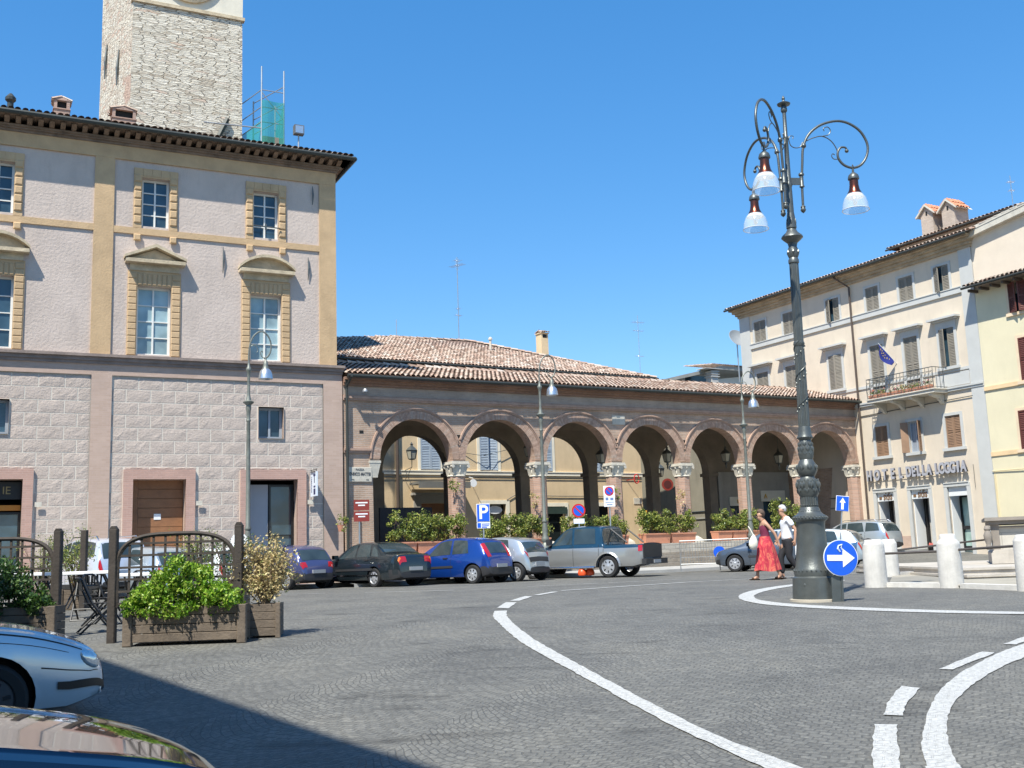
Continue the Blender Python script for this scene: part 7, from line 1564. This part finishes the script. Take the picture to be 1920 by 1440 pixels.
def hand(J,E,w,d,side,pre,curl=.5,s=1.0):
    # w wrist, d direction along the hand; fingers in the plane spanned by d and lateral axis
    w=Vector(w); d=Vector(d).normalized(); lat=Vector((1,0,0)) if abs(d.x)<.7 else Vector((0,0,1)); lat=(lat-d*lat.dot(d)).normalized(); pn=d.cross(lat)*side
    J[pre+'p']=(tuple(w+d*.05*s),(.024*s,.032*s)); E.append((pre+'w',pre+'p'))
    for i,(o_,L_) in enumerate(((.027,.068),(.009,.076),(-.009,.071),(-.026,.056))):
        a=w+d*.088*s+lat*o_*s; b=a+(d*.55+pn*curl*.4).normalized()*L_*.55*s; c=b+(d*.5+pn*curl).normalized()*L_*.5*s
        J[pre+'k%d'%i]=(tuple(a),.0105*s); J[pre+'m%d'%i]=(tuple(b),.009*s); J[pre+'t%d'%i]=(tuple(c),.0075*s); E+= [(pre+'p',pre+'k%d'%i),(pre+'k%d'%i,pre+'m%d'%i),(pre+'m%d'%i,pre+'t%d'%i)]
    a=w+d*.035*s+lat*.034*s; b=a+(d*.6+lat*.6+pn*.3).normalized()*.045*s; J[pre+'h0']=(tuple(a),.012*s); J[pre+'h1']=(tuple(b),.0095*s); E+= [(pre+'p',pre+'h0'),(pre+'h0',pre+'h1')]
def headj(J,E,c,neck,f=(1,0,-.12)):
    c=Vector(c); f=Vector(f).normalized()
    J['neck']=(neck,.052); J['jaw']=(tuple(c+Vector((.012,0,-.075))),(.052,.058)); J['skull']=(tuple(c+Vector((-.012,0,.03))),(.085,.076)); J['crown']=(tuple(c+Vector((-.015,0,.085))),(.055,.055))
    J['face']=(tuple(c+f*.06+Vector((0,0,-.01))),(.045,.05)); J['nose']=(tuple(c+f*.105+Vector((0,0,-.02))),.014); J['chin']=(tuple(c+f*.07+Vector((0,0,-.085))),(.026,.03))
    E+= [('neck','jaw'),('jaw','skull'),('skull','crown'),('skull','face'),('face','nose'),('jaw','chin')]
    for s_ in (-1,1): J['ear%d'%s_]=(tuple(c+Vector((-.015,s_*.085,-.01))),(.012,.02)); E.append(('skull','ear%d'%s_))
def hair(c,mt,par,k,low):
    m=MB(); nu,nv=28,18; rnd=random.Random(4)
    for j in range(nv+1):
        ph=math.pi*j/nv-math.pi/2
        for i in range(nu):
            A=2*math.pi*i/nu; dx,dy,dz=math.cos(ph)*math.cos(A),math.cos(ph)*math.sin(A),math.sin(ph); q=1+rnd.uniform(-.025,.03)
            r=(.112,.096,.118); line=.30-.9*max(0,-dx)-.1 ; hid=dz<(.42 if dx>.35 else (-.05 if dx>-.15 else -.62-low*4))
            if hid: q=.72
            m.v.append((c[0]-.022+dx*r[0]*q*k,c[1]+dy*r[1]*q*k,c[2]+.028+dz*r[2]*q*k))
    m.f=[(j*nu+i,j*nu+(i+1)%nu,(j+1)*nu+(i+1)%nu,(j+1)*nu+i) for j in range(nv) for i in range(nu)]; m.m=[0]*len(m.f)
    return m.build('hair',mt,par,smooth=70)
# ---- woman (walking towards local +x) ----
wo=empty('person',(6.19,26.95,gz(6.2,26.95)+.005),(0,0,R(180+8)),'woman with bare shoulders in a maroon top and long red skirt walking left','person')
J={};E=[]
J['pelvis']=((0,0,.95),(.13,.15)); J['waist']=((.0,0,1.10),(.10,.125)); J['chest']=((.02,0,1.28),(.105,.145)); J['upper']=((.02,0,1.38),(.075,.13)); 
E+=[('pelvis','waist'),('waist','chest'),('chest','upper'),('upper','neck')]
headj(J,E,(.10,0,1.60),(.04,0,1.46),(1,0,-.35))
for s_,el,wr_ in ((-1,(-.10,-.24,1.13),(-.02,-.27,.93)),(1,(-.16,.25,1.12),(-.24,.27,.88))):
    n='R' if s_<0 else 'L'; J[n+'s']=((.01,s_*.165,1.37),.05); J[n+'e']=(el,.037); J[n+'f']=(tuple(Vector(el).lerp(Vector(wr_),.4)),.034); J[n+'w']=(wr_,.024); E+=[('upper',n+'s'),(n+'s',n+'e'),(n+'e',n+'f'),(n+'f',n+'w')]; hand(J,E,wr_,Vector(wr_)-Vector(el),s_,n,.6,.95)
for s_,kn,an,toe in ((-1,(.16,-.09,.52),(.24,-.08,.09),(.36,-.08,.03)),(1,(-.05,.09,.50),(-.30,.09,.12),(-.19,.09,.03))):
    n='r' if s_<0 else 'l'; J[n+'h']=((0,s_*.09,.88),.10); J[n+'k']=(kn,.06); J[n+'c']=(tuple(Vector(kn).lerp(Vector(an),.35)),.055); J[n+'a']=(an,.035); J[n+'b']=(tuple(Vector(an).lerp(Vector(toe),.5)+Vector((0,0,-.02))),.034); J[n+'t']=(toe,(.026,.036)); E+=[('pelvis',n+'h'),(n+'h',n+'k'),(n+'k',n+'c'),(n+'c',n+'a'),(n+'a',n+'b'),(n+'b',n+'t')]
    J[n+'heel']=(tuple(Vector(an)+Vector((-.04,0,-.05))),.03); E.append((n+'a',n+'heel'))
skin('body',J,E,skinm,wo)
mar=M('maroon_top',(.17,.02,.055),.8,var=.15,vs=8)
T={'w':((0,0,.96),(.14,.165)),'v':((0,0,1.04),(.125,.15)),'a':((.0,0,1.12),(.112,.14)),'b':((.025,0,1.26),(.122,.158)),'c':((.03,0,1.335),(.10,.145)),'s1':((.03,.085,1.42),.016),'s2':((.0,.09,1.445),.014),'s3':((-.05,.08,1.36),.014),'t1':((.03,-.085,1.42),.016),'t2':((.0,-.09,1.445),.014),'t3':((-.05,-.08,1.36),.014)}
skin('top',T,[('w','v'),('v','a'),('a','b'),('b','c'),('c','s1'),('s1','s2'),('s2','s3'),('c','t1'),('t1','t2'),('t2','t3')],mar,wo)
def skirtmat():
    m,t,b=nodes('red_skirt'); b.inputs['Roughness'].default_value=.8; n=N(t,'ShaderNodeTexNoise',Scale=4.5,Detail=5,Roughness=.6,Distortion=1.6); mp=N(t,'ShaderNodeMapping'); mp.inputs['Scale'].default_value=(1.6,1.6,.7); mp.inputs['Rotation'].default_value=(0,.5,0)
    t.links.new(objvec(t),mp.inputs[0]); t.links.new(mp.outputs[0],n.inputs['Vector']); r=ramp(t,[(.35,(.36,.02,.045)),(.48,(.52,.04,.06)),(.58,(.66,.17,.10)),(.66,(.42,.03,.06))]); t.links.new(n.outputs[0],r.inputs[0]); t.links.new(r.outputs[0],b.inputs['Base Color']); return m
m=MB(); n=72; rows=18
for j in range(rows+1):
    t=j/rows; z=1.06-.84*t
    for k in range(n):
        A=2*math.pi*k/n; rx=.125+.06*min(1,t*3)+.135*t**1.3; ry=.145+.05*min(1,t*4)+.03*t
        fold=1+.09*t*math.sin(A*7+1.5*t)+.05*t*math.sin(A*13+2)
        cx=.01-.03*t; m.v.append((cx+rx*fold*math.cos(A),ry*fold*math.sin(A),z+.02*t*math.sin(A*3)))
m.f=[(j*n+k,j*n+(k+1)%n,(j+1)*n+(k+1)%n,(j+1)*n+k) for j in range(rows) for k in range(n)]; m.m=[0]*len(m.f); m.build('skirt',skirtmat(),wo,smooth=80)
hairb=M('brown_grey_hair',(.10,.065,.045),.8,var=.3,vs=20)
hair((.10,0,1.60),hairb,wo,1.0,.06)
m=MB(); m.box(.185,.20,-.06,.06,1.585,1.615); m.box(.08,.185,-.088,-.084,1.60,1.61); m.build('glasses',black,wo)
for (x,y) in ((.32,-.08),(-.22,.09)): m=MB(); m.cbox(x-.13,x+.12,y-.045,y+.045,0,.022,.005); m.box(x+.02,x+.05,y-.045,y+.045,.022,.06); m.build('sandal',M('sandal_leather%d'%int(x*100),(.12,.06,.03),.7),wo)
q=MB(); q.lathe([(0,-.22),(.10,-.2),(.15,-.08),(.14,.05),(.09,.16),(.03,.24),(0,.26)],16); q.v=[(x,y*.55,z) for x,y,z in q.v]; o=q.build('bag',M('cream_cloth_bag',(.72,.68,.58),.9,var=.12,vs=9,bump=.4),smooth=60); o.location=(5.84,26.72,1.02); o.scale=(.8,.8,.8); o.rotation_euler=(0,.1,.2); tag(o,'cream cloth bag carried at the front of the woman in the red skirt','bag'); m=MB(); m.tube([(0,0,.22),(-.08,.1,.42),(-.1,.2,.5)],.014,6); m.build('strap',M('cream_strap',(.7,.66,.56),.9),o)
# ---- man ----
mo=empty('person',(6.84,27.35,gz(6.9,27.35)+.005),(0,0,R(180+4)),'grey haired man in a white short sleeved shirt and black trousers walking left','person')
J={};E=[]
J['pelvis']=((0,0,.98),(.10,.13)); J['waist']=((.0,0,1.14),(.10,.135)); J['chest']=((.02,0,1.36),(.125,.175)); J['upper']=((.02,0,1.47),(.085,.15)); E+=[('pelvis','waist'),('waist','chest'),('chest','upper'),('upper','neck')]
headj(J,E,(.10,0,1.71),(.05,0,1.56),(1,0,-.25))
for s_,el,wr_ in ((-1,(.02,-.27,1.18),(.16,-.26,.97)),(1,(-.14,.28,1.2),(-.10,.29,.95))):
    n='R' if s_<0 else 'L'; J[n+'s']=((.01,s_*.19,1.46),.06); J[n+'e']=(el,.044); J[n+'f']=(tuple(Vector(el).lerp(Vector(wr_),.4)),.04); J[n+'w']=(wr_,.028); E+=[('upper',n+'s'),(n+'s',n+'e'),(n+'e',n+'f'),(n+'f',n+'w')]; hand(J,E,wr_,Vector(wr_)-Vector(el),s_,n,.6,1.05)
LG=((-1,(.17,-.10,.54),(.16,-.09,.10),(.30,-.09,.03)),(1,(.02,.10,.53),(-.26,.10,.14),(-.14,.10,.035)))
for s_,kn,an,toe in LG:
    n='r' if s_<0 else 'l'; J[n+'h']=((0,s_*.10,.92),.105); J[n+'k']=(kn,.065); J[n+'c']=(tuple(Vector(kn).lerp(Vector(an),.35)),.06); J[n+'a']=(an,.038); J[n+'b']=(tuple(Vector(an).lerp(Vector(toe),.5)+Vector((0,0,-.02))),.038); J[n+'t']=(toe,(.028,.04)); E+=[('pelvis',n+'h'),(n+'h',n+'k'),(n+'k',n+'c'),(n+'c',n+'a'),(n+'a',n+'b'),(n+'b',n+'t')]; J[n+'heel']=(tuple(Vector(an)+Vector((-.045,0,-.06))),.033); E.append((n+'a',n+'heel'))
skin('body',J,E,skinm,mo)
shirt=M('white_shirt',(.78,.79,.82),.85,var=.05,vs=8,bump=.4,bs=12)
skin('shirt',{'w':((0,0,.93),(.15,.185)),'v':((0,0,1.03),(.155,.185)),'a':((.0,0,1.18),(.145,.18)),'b':((.02,0,1.36),(.15,.195)),'c':((.015,0,1.49),(.10,.165)),'n':((.03,0,1.555),(.062,.065)),'l1':((0,.205,1.46),.078),'l2':((-.08,.262,1.29),.075),'r1':((0,-.205,1.46),.078),'r2':((.015,-.255,1.29),.075)},[('w','v'),('v','a'),('a','b'),('b','c'),('c','n'),('c','l1'),('l1','l2'),('c','r1'),('r1','r2')],shirt,mo)
tr_=M('black_trousers',(.018,.018,.022),.85,var=.2,vs=6,bump=.3,bs=14)
T={'p':((0,0,1.06),(.14,.172)),'q':((0,0,.95),(.148,.18))}; E2=[('p','q')]
for s_,kn,an,toe in LG:
    n='r' if s_<0 else 'l'; T[n+'h']=((0,s_*.10,.85),.115); T[n+'k']=(kn,.088); T[n+'m']=(tuple(Vector(kn).lerp(Vector(an),.5)),.08); T[n+'a']=(tuple(Vector(an)+Vector((0,0,.02))),.072); E2+=[('q',n+'h'),(n+'h',n+'k'),(n+'k',n+'m'),(n+'m',n+'a')]
skin('trousers',T,E2,tr_,mo)
hairg=M('grey_hair',(.52,.51,.50),.85,var=.2,vs=25)
hair((.10,0,1.71),hairg,mo,.97,.0)
m=MB(); m.box(.185,.205,-.065,.065,1.70,1.74); m.box(.06,.185,-.092,-.086,1.715,1.73); m.build('sunglasses',black,mo)
for (x,y) in ((.22,-.09),(-.20,.10)): m=MB(); m.cbox(x-.14,x+.13,y-.05,y+.05,0,.025,.006); m.box(x-.02,x+.08,y-.052,y+.052,.025,.075); m.build('shoe',M('tan_shoe%d'%int(x*100),(.28,.14,.08),.6),mo)
m=MB(); m.tube([(-.17,.0,1.02),(-.20,.03,.8),(-.17,.05,.58)],[.03,.022,.006],6); m.box(-.185,-.15,-.04,.04,1.0,1.08); m.build('white_cloth',shirt,mo)
